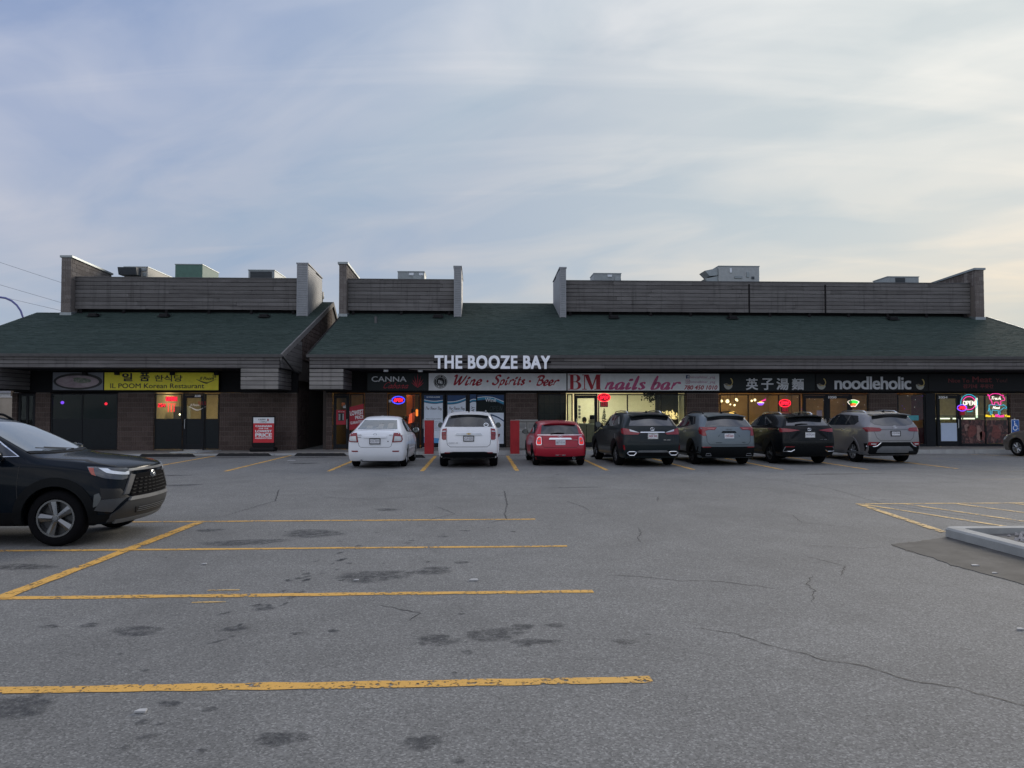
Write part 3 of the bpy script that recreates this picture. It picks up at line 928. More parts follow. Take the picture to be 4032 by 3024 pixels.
def parapet(parent, x0, x1, seams=()):
    y = 37.95
    z0, z1 = 6.62, 8.16
    p = MB().box(x0, x1, y + .02, y + .12, z0 + .02, z1 - .02).make('parapet', WOOD_DARK, parent)
    boards(p, x0, x1, y, z0, z1, 8, WOOD, 'screen_plank', maxlen=4.9)
    MB().box(x0, x1, y - .04, y + .16, z1, z1 + .04).make('cap_flashing', GUTTER, p)
    for xs in seams:
        MB().box(xs - .035, xs + .035, y - .045, y - .018, z0, z1 - .1).make('cover_strip', WOOD_DARK, p)
    n = max(2, int((x1 - x0) / 2.0))
    for i in range(n + 1):
        xs = x0 + .25 + (x1 - x0 - .5) * i / n
        MB().box(xs - .06, xs + .06, y + .02, y + .1, roof_z(y) - .05, z0 + .03).make('support_post', WOOD_DARK, p)
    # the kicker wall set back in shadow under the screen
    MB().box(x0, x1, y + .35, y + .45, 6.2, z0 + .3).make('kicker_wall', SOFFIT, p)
    return p
def firewall(parent, x0, x1, zt=9.06, side=0):
    y0, y1 = 37.55, 41.6
    w = MB().prism([(y0 + .005, roof_z(y0) - .3), (y1, roof_z(y0) - .3), (y1, zt - .12), (y0 + .005, zt)], 'x', x0 + .008, x1 - .008).make('firewall', MORTAR, parent)
    blocks(w, x0, x1, y0 + .04, roof_z(y0) - .02, zt, 'grey_block', axis='x', mat=BLOCK_GREY)
    if side:
        xs = x1 - .04 if side > 0 else x0 + .04
        blocks(w, y0 + .09, y1, xs, 8.0, zt - .02, 'grey_block', axis='y', top=lambda y: zt - .12 * (y - y0) / (y1 - y0), mat=BLOCK_GREY)
    MB().prism([(y0 - .05, zt), (y1 + .05, zt - .13), (y1 + .05, zt - .04), (y0 - .05, zt + .10)], 'x', x0 - .06, x1 + .07).make('coping', FLASH, w)
    MB().prism([(y0 - .02, roof_z(y0) - .04), (y0 + .5, roof_z(y0 + .5) - .02), (y0 + .5, roof_z(y0 + .5) + .08), (y0 - .02, roof_z(y0) + .14)], 'x', x0 - .03, x1 + .05).make('base_flashing', FLASH, w)
    return w
def screen_fin(parent, x0, x1, side, zt=8.8):
    """wall fin clad in pale lap siding, front edge and one flank seen"""
    y0, y1 = 37.6, 41.0
    top = lambda y: zt - .14 * (y - y0) / (y1 - y0)
    w = MB().prism([(y0 + .02, roof_z(y0) - .2), (y1, roof_z(y1) - .2), (y1, top(y1) - .02), (y0 + .02, zt - .02)], 'x', x0 + .02, x1 - .02).make('screen_wall', SIDING_GAP, parent)
    z = roof_z(y0) + .02
    h = .112
    while z < zt - .04:
        zc = z + h / 2
        piece('siding_board', 'siding_board', SIDING, w, ((x0 + x1) / 2, y0 + .005, zc), (x1 - x0 - .07, .025, h - .012), (R(3), 0, 0))
        ye = min(y1, EY + (zc - EZ) / SL)
        yb = y1 if zc < top(y1) - h / 2 else y0 + (zt - zc - h / 2) / .14 * (y1 - y0)
        ye = min(ye, yb)
        if ye - y0 > .15:
            xs = x1 - .005 if side > 0 else x0 + .005
            piece('siding_board', 'siding_board', SIDING, w, (xs, (y0 + ye) / 2 + .02, zc), (.025, ye - y0 - .07, h - .012), (0, R(3) * side, 0))
        z += h
    for xs in (x0, x1 - .045):
        MB().box(xs, xs + .045, y0 - .018, y0 + .03, roof_z(y0) + .0, zt).make('corner_trim', SIDING, w)
    MB().prism([(y0 - .03, zt), (y1 + .03, top(y1)), (y1 + .03, top(y1) + .05), (y0 - .03, zt + .06)], 'x', x0 - .03, x1 + .03).make('coping', SIDING, w)
    return w

# -------- left building
S1 = [(-21.45, -19.6, 38.15), (-19.6, -8.35, 38.4), (-8.35, -7.77, RIDGE)]
r1 = roof(b1, S1, -21.45, -7.77)
fascia(b1, -21.4, -7.82)
canopy_box(b1, -9.32, -7.86, (1, -1))
canopy_box(b1, -21.4, -18.52, (1,))
parapet(b1, -19.55, -8.86)
firewall(b1, -20.02, -19.56, 9.05, 1)
screen_fin(b1, -8.86, -8.33, 1, 8.84)
for xv in (-18.3, -15.0, -10.3): roof_vent(r1, xv, 37.2)
# verge board, gable wall of planks then blocks
def gable(parent, x, yb):
    g = MB().prism([(FY + .1, 0.0), (43.5, 0.0), (43.5, 5.9), (yb, roof_z(yb) - .12), (EY + .6, roof_z(EY + .6) - .12), (EY + .6, 3.4), (FY + .1, 3.4)], 'x', x - .2, x - .02).make('gable_wall', plain('gable_core', (.075, .062, .055, 1), .9), parent)
    blocks(g, 34.2, 41.0, x - .035, 3.95, 7.3, 'block', axis='y', top=lambda y: roof_z(y - .2) - .2)
    blocks(g, FY + .1, 35.6, x - .035, .05, 2.6, 'block', axis='y')
    for r_ in range(7):     # plank infill near the eave
        z0 = 3.40 + r_ * .19
        ya = max(EY + .06, EY + (z0 + .32 - EZ) / SL)
        if ya < 34.1: piece('board', 'fascia_plank', WOOD, g, (x + .0, (ya + 34.15) / 2, z0 + .095), (.03, 34.15 - ya, .178))
    return g
gable(b1, -7.80, RIDGE)
vb = MB()
vb.prism([(EY - .05, EZ - .24), (RIDGE, roof_z(RIDGE) - .24), (RIDGE, roof_z(RIDGE) + .01), (EY - .05, EZ + .0)], 'x', -7.80, -7.745)
vb.prism([(RIDGE, roof_z(RIDGE) - .24), (43.6, 5.84), (43.6, 6.07), (RIDGE, roof_z(RIDGE) + .01)], 'x', -7.80, -7.745)
vb.make('verge_board', WOOD, r1)
dp = MB().tube([(-7.72, EY - .04, 3.86), (-7.70, EY + .2, 3.78), (-7.66, 32.2, 3.34), (-7.62, 32.9, 3.3)], .045, 8)
dp.make('downpipe', GUTTER, r1)

# -------- right building
S2 = [(-6.72, -6.45, 38.15), (-6.45, -.9, 38.4), (-.9, 3.98, RIDGE), (3.98, 25.45, 38.4), (25.45, 26.0, 38.2)]
r2 = roof(b2, S2, -6.72, 26.0)
fascia(b2, -6.66, 25.95)
canopy_box(b2, -6.66, -5.34, (1, -1))
parapet(b2, -6.45, -1.24)
parapet(b2, 4.28, 24.98, (13.55, 17.45))
firewall(b2, -6.82, -6.46, 8.84, 1)
firewall(b2, 24.99, 25.44, 8.80, -1)
screen_fin(b2, -1.24, -.88, 1, 8.75)
screen_fin(b2, 3.97, 4.28, -1, 8.73)
for xv in (-2.0, 6.6, 12.5, 20.6): roof_vent(r2, xv, 37.35)
MB().prism([(EY - .05, EZ - .2), (38.3, roof_z(38.3) - .2), (38.3, roof_z(38.3) + .03), (EY - .05, EZ + .02)], 'x', 26.0, 26.06).make('verge_flashing', FLASH, r2)
MB().prism([(EY - .05, EZ - .2), (38.2, roof_z(38.2) - .2), (38.2, roof_z(38.2) + .02), (EY - .05, EZ + .02)], 'x', -6.78, -6.725).make('verge_board', WOOD_DARK, r2)
# plumbing stub on the roof
MB().lathe([(.0, 6.12), (.07, 6.12), (.07, 5.75), (.22, 5.62)], (-4.85, 36.2, 0), 'z', 12).make('vent_pipe', GUTTER, r2)
# rear body and party walls so that no daylight leaks in from behind
for p_, xa, xb in ((b1, -19.35, -7.7), (b2, -6.45, 26.0)):
    m = MB(); m.box(xa, xb, 44.3, 44.5, 0, 3.0); m.box(xa, xb, FY + .3, 44.3, 3.0, 3.1)
    m.box(xa, xa + .15, FY + .4, 44.3, 0, 3.0)
    if p_ is b2: m.prism([(FY + .2, 0), (44.3, 0), (44.3, 6.0), (38.1, roof_z(38.1) - .12), (EY + .4, roof_z(EY + .4) - .12), (EY + .4, 3.42), (FY + .2, 3.42)], 'x', -6.62, -6.47); m.box(-7.75, -6.5, 43.4, 43.6, 0, 5.6)  # wall across the passage end is added to keep the gap dark
    if p_ is b2: m.box(xb - .2, xb - .05, FY + .4, 44.3, 0, 3.0)
    m.make('rear_wall', plain('rear_wall_dark', (.07, .058, .052, 1), .9), p_)
    # dark bulkhead that carries the sign boxes
    MB().box(xa if p_ is b2 else -19.3, xb if p_ is b2 else -7.65, FY - .04, FY + .16, 2.47, 3.36).make('bulkhead', SOFFIT, p_)

def pier(parent, x0, x1, z1=2.46):
    z0 = .03
    p = MB().box(x0 + .02, x1 - .02, FY - .052, FY + .18, z0, z1).make('pier', MORTAR, parent)
    blocks(p, x0, x1, FY - .02, z0 + .01, z1, 'block')
    return p
for x0, x1 in ((-18.41, -17.79), (-15.06, -13.57), (-10.88, -7.66)): pier(b1, x0, x1)
pier(b1, -19.35, -19.12)
for x0, x1 in ((-6.45, -6.17), (-4.84, -3.88), (1.13, 2.48), (8.92, 10.34), (16.95, 18.2), (23.26, 25.6)): pier(b2, x0, x1)

def window(parent, x0, x1, z0=.22, z1=2.42, y=FY, glass=GLASS, split=None, film=None, film_mat=PANEL, bar=.045, name='window'):
    """framed shop window; film = height up to which it is blacked out"""
    b = MB()
    b.box(x0, x0 + bar, y - .03, y + .05, z0, z1); b.box(x1 - bar, x1, y - .03, y + .05, z0, z1)
    b.box(x0 + bar, x1 - bar, y - .028, y + .048, z1 - bar, z1); b.box(x0 + bar, x1 - bar, y - .028, y + .048, z0, z0 + bar)
    xs = [x0 + bar] + list(split or []) + [x1 - bar]
    for s in (split or []): b.box(s - bar / 2, s + bar / 2, y - .026, y + .046, z0 + bar, z1 - bar)
    w = b.make(name, FRAME, parent)
    for i in range(len(xs) - 1):
        a, c = xs[i], xs[i + 1]
        if i > 0: a += bar / 2
        if i < len(xs) - 2: c -= bar / 2
        zlo = z0 + bar
        if film:
            MB().box(a, c, y - .008, y + .012, zlo, film).make('blackout_film', film_mat, w)
            zlo = film
        MB().box(a, c, y - .003, y + .006, zlo, z1 - bar).make('pane', glass, w)
    # sill under it
    if z0 > .15: MB().box(x0, x1, y - .06, y + .1, .03, z0).make('sill', FRAME, w)
    return w
def door(parent, x0, x1, z1=2.36, film=None, film_mat=PANEL, hand=1, y=FY - .005, stile=.085, glass=GLASS, handle=ALU):
    z0 = .16 if x0 > -3 else .09
    b = MB()
    b.box(x0, x0 + stile, y - .03, y + .03, z0, z1); b.box(x1 - stile, x1, y - .03, y + .03, z0, z1)
    b.box(x0 + stile, x1 - stile, y - .028, y + .028, z1 - .12, z1); b.box(x0 + stile, x1 - stile, y - .028, y + .028, z0, z0 + .2)
    b.box(x0 - .05, x0 - .004, y - .05, y + .06, z0 - .05, 2.44); b.box(x1 + .004, x1 + .05, y - .05, y + .06, z0 - .05, 2.44); b.box(x0 - .004, x1 + .004, y - .05, y + .06, z1 + .008, 2.44)
    d = b.make('door', FRAME, parent)
    zlo = z0 + .2
    if film:
        MB().box(x0 + stile, x1 - stile, y - .008, y + .008, zlo, film).make('blackout_film', film_mat, d); zlo = film
    MB().box(x0 + stile, x1 - stile, y - .003, y + .004, zlo, z1 - .12).make('pane', glass, d)
    xh = x1 - stile / 2 if hand > 0 else x0 + stile / 2
    MB().tube([(xh, y - .03, .95), (xh, y - .09, .97), (xh, y - .09, 1.33), (xh, y - .03, 1.35)], .014, 8).make('handle', handle, d)
    MB().box(x0, x1, y - .06, y + .04, z0 - .06, z0 - .012).make('threshold', ALU, d)
    return d
# left building openings
window(b1, -17.77, -15.08, .1, 2.42, split=[-16.52], film=1.37)
window(b1, -13.55, -12.42, .1, 2.42, film=1.37)
door(b1, -12.33, -11.56, film=1.37, hand=-1)
window(b1, -11.49, -10.90, .1, 2.42, film=1.37)
window(b1, -19.10, -18.43, .1, 2.42, split=[-18.74], bar=.09)
# right building openings
door(b2, -6.10, -5.52, hand=1)
window(b2, -5.45, -4.87, .12, 2.42)
window(b2, -3.85, -2.52, .5, 2.42, split=[-2.80])
door(b2, -2.40, -1.47, hand=-1, stile=.07)
door(b2, -1.41, -.50, hand=-1, stile=.07)
window(b2, -.43, 1.10, .22, 2.42, split=[-.10])
window(b2, 2.52, 3.72, .5, 2.42)
window(b2, 3.76, 4.0, .22, 2.42)
door(b2, 4.12, 5.02, hand=-1)
window(b2, 5.10, 8.88, .22, 2.42, split=[6.37, 7.81])
window(b2, 10.38, 13.92, .5, 2.42, split=[11.63, 12.97])
door(b2, 14.08, 15.04, hand=1)
door(b2, 15.14, 16.08, hand=-1)
window(b2, 16.16, 16.93, .5, 2.42)
window(b2, 18.22, 19.45, .22, 2.42)
MB().box(19.47, 19.9, FY - .05, FY + .2, .05, 2.46).make('dividing_post', FRAME, b2)
door(b2, 20.02, 20.94, hand=1)
window(b2, 21.02, 23.22, .22, 2.42, split=[22.15])
# security grille behind the dark window
gr = MB()
for i in range(6): gr.box(2.56 + i * .228 - .01, 2.56 + i * .228 + .01, FY + .08, FY + .10, .5, 2.4)
for z in (.8, 1.2, 1.6, 2.0): gr.box(2.55, 3.7, FY + .078, FY + .09, z - .01, z + .01)
gr.make('security_grille', FRAME, b2)

# -------- rooms behind the glass
def room(parent, x0, x1, depth, wall, floor, ceil, lights, y=FY + .2, z1=2.72):
    m = MB()
    y1 = y + depth
    m.quad((x0, y1, .05), (x1, y1, .05), (x1, y1, z1), (x0, y1, z1)); m.quad((x0, y, .05), (x0, y1, .05), (x0, y1, z1), (x0, y, z1)); m.quad((x1, y, .05), (x1, y1, .05), (x1, y1, z1), (x1, y, z1))
    r = m.make('room', wall, parent)
    MB().box(x0, x1, y - .1, y1, .03, .08).make('room_floor', floor, r)
    MB().box(x0, x1, y, y1, z1, z1 + .05).make('room_ceiling', ceil, r)
    for (lx, ly, w, d, mt) in lights:
        MB().box(lx - w / 2, lx + w / 2, y + ly - d / 2, y + ly + d / 2, z1 - .035, z1 - .005).make('ceiling_light', mt, r)
    return r
CREAM = plain('cream_wall', (.72, .68, .52, 1), .8, var=.05)
TILE_F = plain('room_floor_tile', (.25, .22, .18, 1), .6)
CEIL = plain('room_ceiling_tile', (.65, .62, .52, 1), .85)
DIM = plain('dark_room_wall', (.05, .045, .045, 1), .85)
BROWNW = plain('brown_room_wall', (.30, .20, .12, 1), .8, var=.25, scale=2)
AMBER = plain('amber_room_wall', (.46, .33, .17, 1), .8, var=.2, scale=1.5)
MAROON = plain('maroon_room_wall', (.16, .035, .05, 1), .8, var=.3, scale=2)
TAN = plain('tan_room_wall', (.45, .36, .22, 1), .8, var=.15)
LW = glow('warm_white_lamp', (1.0, .92, .70, 1), 9)
LW2 = glow('warm_dim_lamp', (1.0, .80, .45, 1), 7)
LA = glow('amber_lamp', (1.0, .60, .20, 1), 6)
LA2 = glow('amber_bright_lamp', (1.0, .66, .30, 1), 9)
LC = glow('cool_lamp', (1.0, .96, .70, 1), 11)
room(b1, -19.1, -13.62, 5, DIM, TILE_F, DIM, [(-14.0, 3.6, .3, .3, LA)])
room(b1, -13.58, -10.0, 3.5, TAN, TILE_F, TAN, [(-12.6, 1.3, 1.2, .6, LW2), (-11.2, 1.8, .6, .6, LW2)])
room(b2, -6.4, -2.46, 4, BROWNW, TILE_F, BROWNW, [(-5.1, .35, .7, .3, glow('amber_strong_lamp', (1.0, .58, .14, 1), 30)), (-3.3, 1.0, .5, .4, LA)])
room(b2, -2.44, 2.46, 4, DIM, TILE_F, DIM, [])
room(b2, 2.5, 3.72, 2, DIM, TILE_F, DIM, [(3.1, 1.2, .2, .2, LW2)])
room(b2, 3.74, 8.9, 5.2, CREAM, TILE_F, CEIL, [(4.6, 2.0, 1.2, .6, LW), (6.4, 1.6, .5, .5, LW), (7.6, 3.0, 1.2, .6, LW), (5.6, 4.0, 1.2, .6, LW)])
room(b2, 10.36, 13.6, 2.6, AMBER, TILE_F, MAROON, [(11.1, 1.5, .6, .5, LA2), (12.7, 1.8, .3, .3, LA)])
room(b2, 13.62, 19.45, 2.8, BROWNW, TILE_F, MAROON, [(14.7, 1.4, .6, .4, LA2), (16.6, 1.4, .5, .4, LA2), (18.6, 1.2, .4, .4, LA)])
room(b2, 19.92, 25.0, 4.5, TAN, TILE_F, TAN, [(20.6, 1.5, .8, .3, LC), (21.8, 1.6, 1.0, .3, LC), (23.0, 2.2, .5, .3, LC)])

# ================================================================== SIGNS
SY = 32.52                    # face of the sign boxes
def sign_box(name, label, x0, x1, mat, z0=2.545, z1=3.31, frame=BLACK, y=SY, cat='sign', group='shop signs over the windows'):
    t = empty(name, label, cat, (0, 0, 0), 0, group)
    MB().box(x0, x1, y + .012, FY - .05, z0, z1).make('sign_case', frame, t)
    MB().box(x0 + .02, x1 - .02, y + .004, y + .011, z0 + .02, z1 - .02).make('sign_face', mat, t)
    return t
YEL = plain('sign_yellow', rgb(250, 236, 52), .45, var=.06)
INK = plain('sign_black_print', (.012, .012, .014, 1), .5)
RED = plain('sign_red_print', rgb(176, 28, 50), .5, var=.06)
PINK = plain('sign_pink_print', rgb(205, 92, 140), .5, var=.06)
PALE = plain('sign_pale_face', rgb(236, 239, 242), .45, var=.06)
SILVER = plain('letter_silver', rgb(222, 226, 232), .4, var=.06)
WHITEP = plain('white_print', rgb(240, 243, 246), .5, var=.03)
DKFACE = plain('sign_dark_face', (.010, .016, .019, 1), .35, spec=.2)
DKFACE2 = plain('sign_black_face', (.005, .006, .009, 1), .35, spec=.2)

# -- yellow restaurant sign and the food picture beside it
t = sign_box('shop_sign', 'yellow sign with black Korean lettering reading IL POOM Korean Restaurant', -15.529, -10.835, YEL)
lettering('일', -14.796, -14.371, SY, 2.93, 3.27, INK, t, .035)
lettering('품', -14.077, -13.674, SY, 2.93, 3.285, INK, t, .035)
lettering('한식당', -13.471, -12.330, SY, 2.92, 3.19, INK, t, .02)
lettering('IL POOM Korean Restaurant', -15.268, -11.435, SY, 2.64, 2.84, INK, t, .012)
lx0, lx1 = -11.764, -10.948
brush(place_strokes([[(0, .55), (.5, .1), (1, .58)], [(.05, .5), (.5, .0), (.95, .52)], [(.42, .02), (.5, -.06), (.6, .0)]], lx0, lx1, 2.84, 3.02), SY, .016, INK, t, 'emblem')
lettering('Il Poom', lx0 + .14, lx0 + .72, SY - .002, 2.99, 3.12, INK, t, .02, .35, name='emblem')
lettering('일품', lx0 + .66, lx1, SY - .003, 3.07, 3.23, INK, t, .01, name='emblem')
t = sign_box('shop_sign', 'grey picture sign showing a bowl of soup beside the yellow sign', -17.618, -15.542, plain('picture_grey', rgb(120, 124, 132), .5, var=.1))
cx, cz = (-17.618 + -15.542) / 2, 2.92
BOWL = plain('picture_black_bowl', (.02, .02, .022, 1), .5)
disc(cx, SY + .002, cz, .99, .345, BOWL, t, 'picture_bowl', 40)
m = MT('picture_soup'); n_ = m.noise(m.map(m.pos(), (1.6, 1, 5)), 1.2, 5, .6, .8)
m.set(color=m.ramp(n_, (.3, rgb(128, 112, 122)), (.55, rgb(160, 145, 152)), (.75, rgb(182, 170, 175))), rough=.5)
disc(cx - .02, SY, cz - .01, .87, .255, m.m, t, 'picture_soup', 40)
m = MT('picture_greens'); n_ = m.noise(m.pos(), 9, 4, .7); m.set(color=m.ramp(n_, (.35, rgb(70, 92, 72)), (.65, rgb(150, 150, 140))), rough=.5)
disc(cx + .18, SY - .002, cz + .03, .36, .10, m.m, t, 'picture_garnish', 18)
disc(cx + .02, SY - .003, cz + .11, .24, .05, m.m, t, 'picture_garnish', 14)
# -- dark cannabis shop sign
t = sign_box('shop_sign', 'black sign with silver CANNA and red script Cabana and red leaf fan', -4.709, -2.147, DKFACE)
lettering('CANNA', -4.520, -3.058, SY, 2.925, 3.15, SILVER, t, .012)
brush(place_strokes(script_strokes('Cabana', .45), -3.999, -2.973, 2.66, 2.91), SY, .021, RED, t, thin=.5)
fx, fz = -2.588, 2.67
for a, l in ((90, .62), (74, .54), (106, .54), (58, .46), (122, .46), (42, .36), (138, .36), (66, .3), (114, .3)):
    ca, sa = math.cos(R(a)), math.sin(R(a))
    flat([(fx, fz), (fx + ca * l * .55 + sa * .018, fz + sa * l * .55 - ca * .018), (fx + ca * l, fz + sa * l), (fx + ca * l * .55 - sa * .018, fz + sa * l * .55 + ca * .018)], SY - .0005 * (a % 7), RED, t, 'leaf_emblem')
# -- pale liquor sign
t = sign_box('shop_sign', 'pale grey sign reading Wine Spirits Beer in red script with round black badge', -2.144, 3.724, PALE)
bx, bz, br = -1.630, 2.93, .285
disc(bx, SY, bz, br, br, INK, t, 'badge', 40)
disc(bx, SY - .002, bz, br * .93, br * .93, WHITEP, t, 'badge_ring', 40, .965)
disc(bx, SY - .002, bz, br * .66, br * .66, WHITEP, t, 'badge_ring', 40, .95)
for i in range(9):
    a = R(200 + i * 17.5)
    flat([(bx + math.cos(a) * br * .1, bz + math.sin(a) * br * .1), (bx + math.cos(a - .04) * br * .6, bz + math.sin(a - .04) * br * .6), (bx + math.cos(a + .04) * br * .6, bz + math.sin(a + .04) * br * .6)], SY - .0025, plain('badge_grey', rgb(110, 116, 120), .6), t, 'badge_ray')
def ring_text(s, cx, cz, r, a0, a1, h, mat, parent, y, flip=False):
    n = len(s)
    for i, ch in enumerate(s):
        if ch == ' ': continue
        a = R(a0 + (a1 - a0) * (i + .5) / n)
        x, z = cx + r * math.cos(a), cz + r * math.sin(a)
        lettering(ch, x - h * .36, x + h * .36, y, z - h / 2, z + h / 2, mat, parent, .02, rot=a - math.pi / 2 + (math.pi if flip else 0), name='badge_letter')
ring_text('BOOZE BAY', bx, bz, br * .8, 155, 25, br * .19, WHITEP, t, SY - .003)
ring_text('LIQUOR', bx, bz, br * .8, 222, 318, br * .22, WHITEP, t, SY - .003, True)
lettering('B', bx - .085, bx + .005, SY - .004, bz - .06, bz + .07, WHITEP, t, .0, name='badge_letter')
lettering('B', bx + .0, bx + .085, SY - .005, bz - .09, bz + .04, WHITEP, t, .0, name='badge_letter')
brush(place_strokes(script_strokes('Wine', .3), -1.035, 0.101, 2.80, 3.20), SY, .056, RED, t, thin=.42)
brush(place_strokes(script_strokes('Spirits', .3), 0.587, 1.939, 2.66, 3.20), SY, .050, RED, t, thin=.42)
brush(place_strokes(script_strokes('Beer', .3), 2.427, 3.364, 2.79, 3.18), SY, .054, RED, t, thin=.42)
for q in (0.356, 2.154): disc(q, SY, 2.955, .048, .048, RED, t, 'print_dot', 16)
# -- nails bar sign
t = sign_box('shop_sign', 'pale sign reading BM nails bar in red and pink serif letters with phone number', 3.738, 10.301, PALE)
def serif_B(x0, x1, z0, z1):
    w, h = x1 - x0, z1 - z0
    b = MB()
    y = SY
    def r(a, c, d, e): b.add([(x0 + a * w, y, z0 + d * h), (x0 + c * w, y, z0 + d * h), (x0 + c * w, y, z0 + e * h), (x0 + a * w, y, z0 + e * h)], [(0, 1, 2, 3)])
    r(.14, .40, .045, .955); r(0, .62, 0, .045); r(0, .58, .955, 1); r(.40, .58, .50, .54)
    for zc, hh, xx in ((.75, .25, .93), (.27, .27, 1.0)):
        o = arc(x0 + .56 * w, z0 + zc * h, (xx - .56) * w, hh * h, -90, 90, 12)
        i_ = arc(x0 + .56 * w, z0 + zc * h, (xx - .56 - .25) * w, (hh - .045) * h, -90, 90, 12)
        n = len(o)
        b.add([(p[0], y - .0006, p[1]) for p in o + i_], [(k, k + 1, n + k + 1, n + k) for k in range(n - 1)])
    return b.make('lettering', RED, t)
serif_B(3.788, 4.340, 2.605, 3.245)
def serif_M(x0, x1, z0, z1):
    w, h = x1 - x0, z1 - z0
    b = MB()
    def P(*p, k=0): b.add([(x0 + a * w, SY - .0006 * k, z0 + c * h) for a, c in p], [tuple(range(len(p)))])
    P((0, 0), (.24, 0), (.24, .045), (0, .045)); P((.10, .045), (.15, .045), (.15, 1), (.10, 1)); P((0, .955), (.12, .955), (.12, 1), (0, 1))
    P((.12, 1), (.34, 1), (.60, .10), (.50, .0), (.46, .0), k=1); P((.47, .0), (.53, .0), (.79, .9), (.79, 1), (.74, 1), k=2)
    P((.74, .045), (.95, .045), (.95, 1), (.74, 1), k=3); P((.64, 0), (1.0, 0), (1.0, .045), (.64, .045), k=1); P((.93, .955), (1.0, .955), (1.0, 1), (.93, 1))
    return b.make('lettering', RED, t)
serif_M(4.377, 5.188, 2.605, 3.245)
brush(place_strokes(script_strokes('nails', .28, .04), 5.367, 7.092, 2.625, 3.19), SY, .075, PINK, t, thin=.30, ang=.05)
brush(place_strokes(script_strokes('bar', .28, .06), 7.387, 8.549, 2.625, 3.19), SY, .075, PINK, t, thin=.30, ang=.05)
lettering('780 450 1010', 8.765, 10.203, SY, 2.61, 2.79, RED, t, .025, .25)
PALEP = plain('faded_pink_print', rgb(196, 160, 180), .5)
lettering('bmnailsbar_yeg', 9.025, 10.107, SY, 3.06, 3.20, PALEP, t, .012)
lettering('bmnailsbar_yeg', 9.038, 10.107, SY, 2.855, 2.99, PALEP, t, .012)
NAVY = plain('navy_print', rgb(48, 62, 110), .5)
ix = 8.841; iw = 8.994 - ix
flat([(ix, 3.08), (ix + iw, 3.08), (ix + iw, 3.08 + iw), (ix, 3.08 + iw)], SY, NAVY, t, 'icon')
lettering('f', ix + iw * .42, ix + iw * .86, SY - .002, 3.08, 3.08 + iw * .86, WHITEP, t, .03, name='icon_letter')
MAG = plain('magenta_print', rgb(170, 60, 110), .5)
brush([[(ix, 2.87), (ix + iw, 2.87), (ix + iw, 2.87 + iw), (ix, 2.87 + iw), (ix, 2.87)]], SY, .014, MAG, t, 'icon', 1.0, n=1)
disc(ix + iw / 2, SY - .001, 2.87 + iw / 2, iw * .28, iw * .28, MAG, t, 'icon', 16, .6)
# -- noodle shop signs: three dark panels
t = sign_box('shop_sign', 'dark sign with four silver Chinese characters and a noodle bowl', 10.325, 14.475, DKFACE)
NB = plain('bowl_print', rgb(176, 178, 172), .5); NG = plain('noodle_print', rgb(200, 180, 110), .5); NDK = plain('broth_print', rgb(120, 112, 96), .5)
def noodle_bowl(par, x0, x1, z0, z1):
    w, h = x1 - x0, z1 - z0
    flat([(x0 + w * .5 + w * .5 * math.cos(a), z0 + h * .46 + h * .46 * math.sin(a)) for a in [R(175 + i * 17.5) for i in range(11)]], SY, NB, par, 'bowl_emblem')
    flat([(x0 + w * .03, z0 + h * .5), (x0 + w * .3, z0 + h * .34), (x0 + w * .7, z0 + h * .3), (x0 + w * .97, z0 + h * .42), (x0 + w * .7, z0 + h * .42), (x0 + w * .3, z0 + h * .56)], SY - .001, NDK, par, 'bowl_emblem')
    brush(place_strokes([[(.35, .1), (.75, .12), (.95, .45), (.85, .85), (.7, 1.0)]], x0 + w * .4, x0 + w * .98, z0 + h * .36, z1), SY - .002, .024, NG, par, 'bowl_emblem', .5)
noodle_bowl(t, 10.479, 10.863, 2.615, 3.10)
for i, ch in enumerate('英子湯麵'):
    a, b = ((585, 785), (840, 1042), (1095, 1298), (1352, 1552))[i]
    q0 = [11.442, 12.105, 12.769, 13.440][i]
    q1 = [11.962, 12.631, 13.299, 13.962][i]
    lettering(ch, q0, q1, SY - .001, 2.60, 3.10, SILVER, t, .022, depth=.02, name='letter')
t = sign_box('shop_sign', 'black sign with large silver word noodleholic between two noodle bowls', 14.486, 19.452, DKFACE2)
noodle_bowl(t, 14.548, 14.931, 2.615, 3.09)
noodle_bowl(t, 18.911, 19.282, 2.615, 3.07)
letters('noodleholic', 15.305, 18.689, SY - .001, 2.625, 3.18, SILVER, t, .020, .03, .92)
t = sign_box('shop_sign', 'black sign with dark red words Nice To Meat You and Korean below', 19.457, 25.2, DKFACE2)
DRED = plain('dull_red_print', rgb(116, 34, 40), .5)
lettering('Nice To', 20.353, 21.290, SY, 2.93, 3.10, DRED, t, .02)
lettering('Meat', 21.425, 22.298, SY, 2.94, 3.19, DRED, t, .02)
lettering('You!', 22.464, 22.992, SY, 2.94, 3.11, plain('dark_red_print', rgb(84, 30, 34), .5), t, .02)
lettering('김기네', 21.004, 21.635, SY, 2.68, 2.855, DRED, t, .035)
lettering('푸줏간', 21.765, 22.373, SY, 2.68, 2.855, DRED, t, .035)
# -- channel letters on the fascia
t = empty('channel_letter_sign', 'large white raised letters THE BOOZE BAY on the brown fascia', 'sign')
LY = EY - .06
letters('THE BOOZE BAY', -1.76, 2.82, LY, 3.36, 3.90, plain('channel_letter_white', rgb(242, 245, 250), .4, var=.04), t, .038, .07, 1.09)
MB().box(-1.8, 2.86, EY - .052, EY - .04, 3.60, 3.66).make('letter_rail', WOOD_DARK, t)

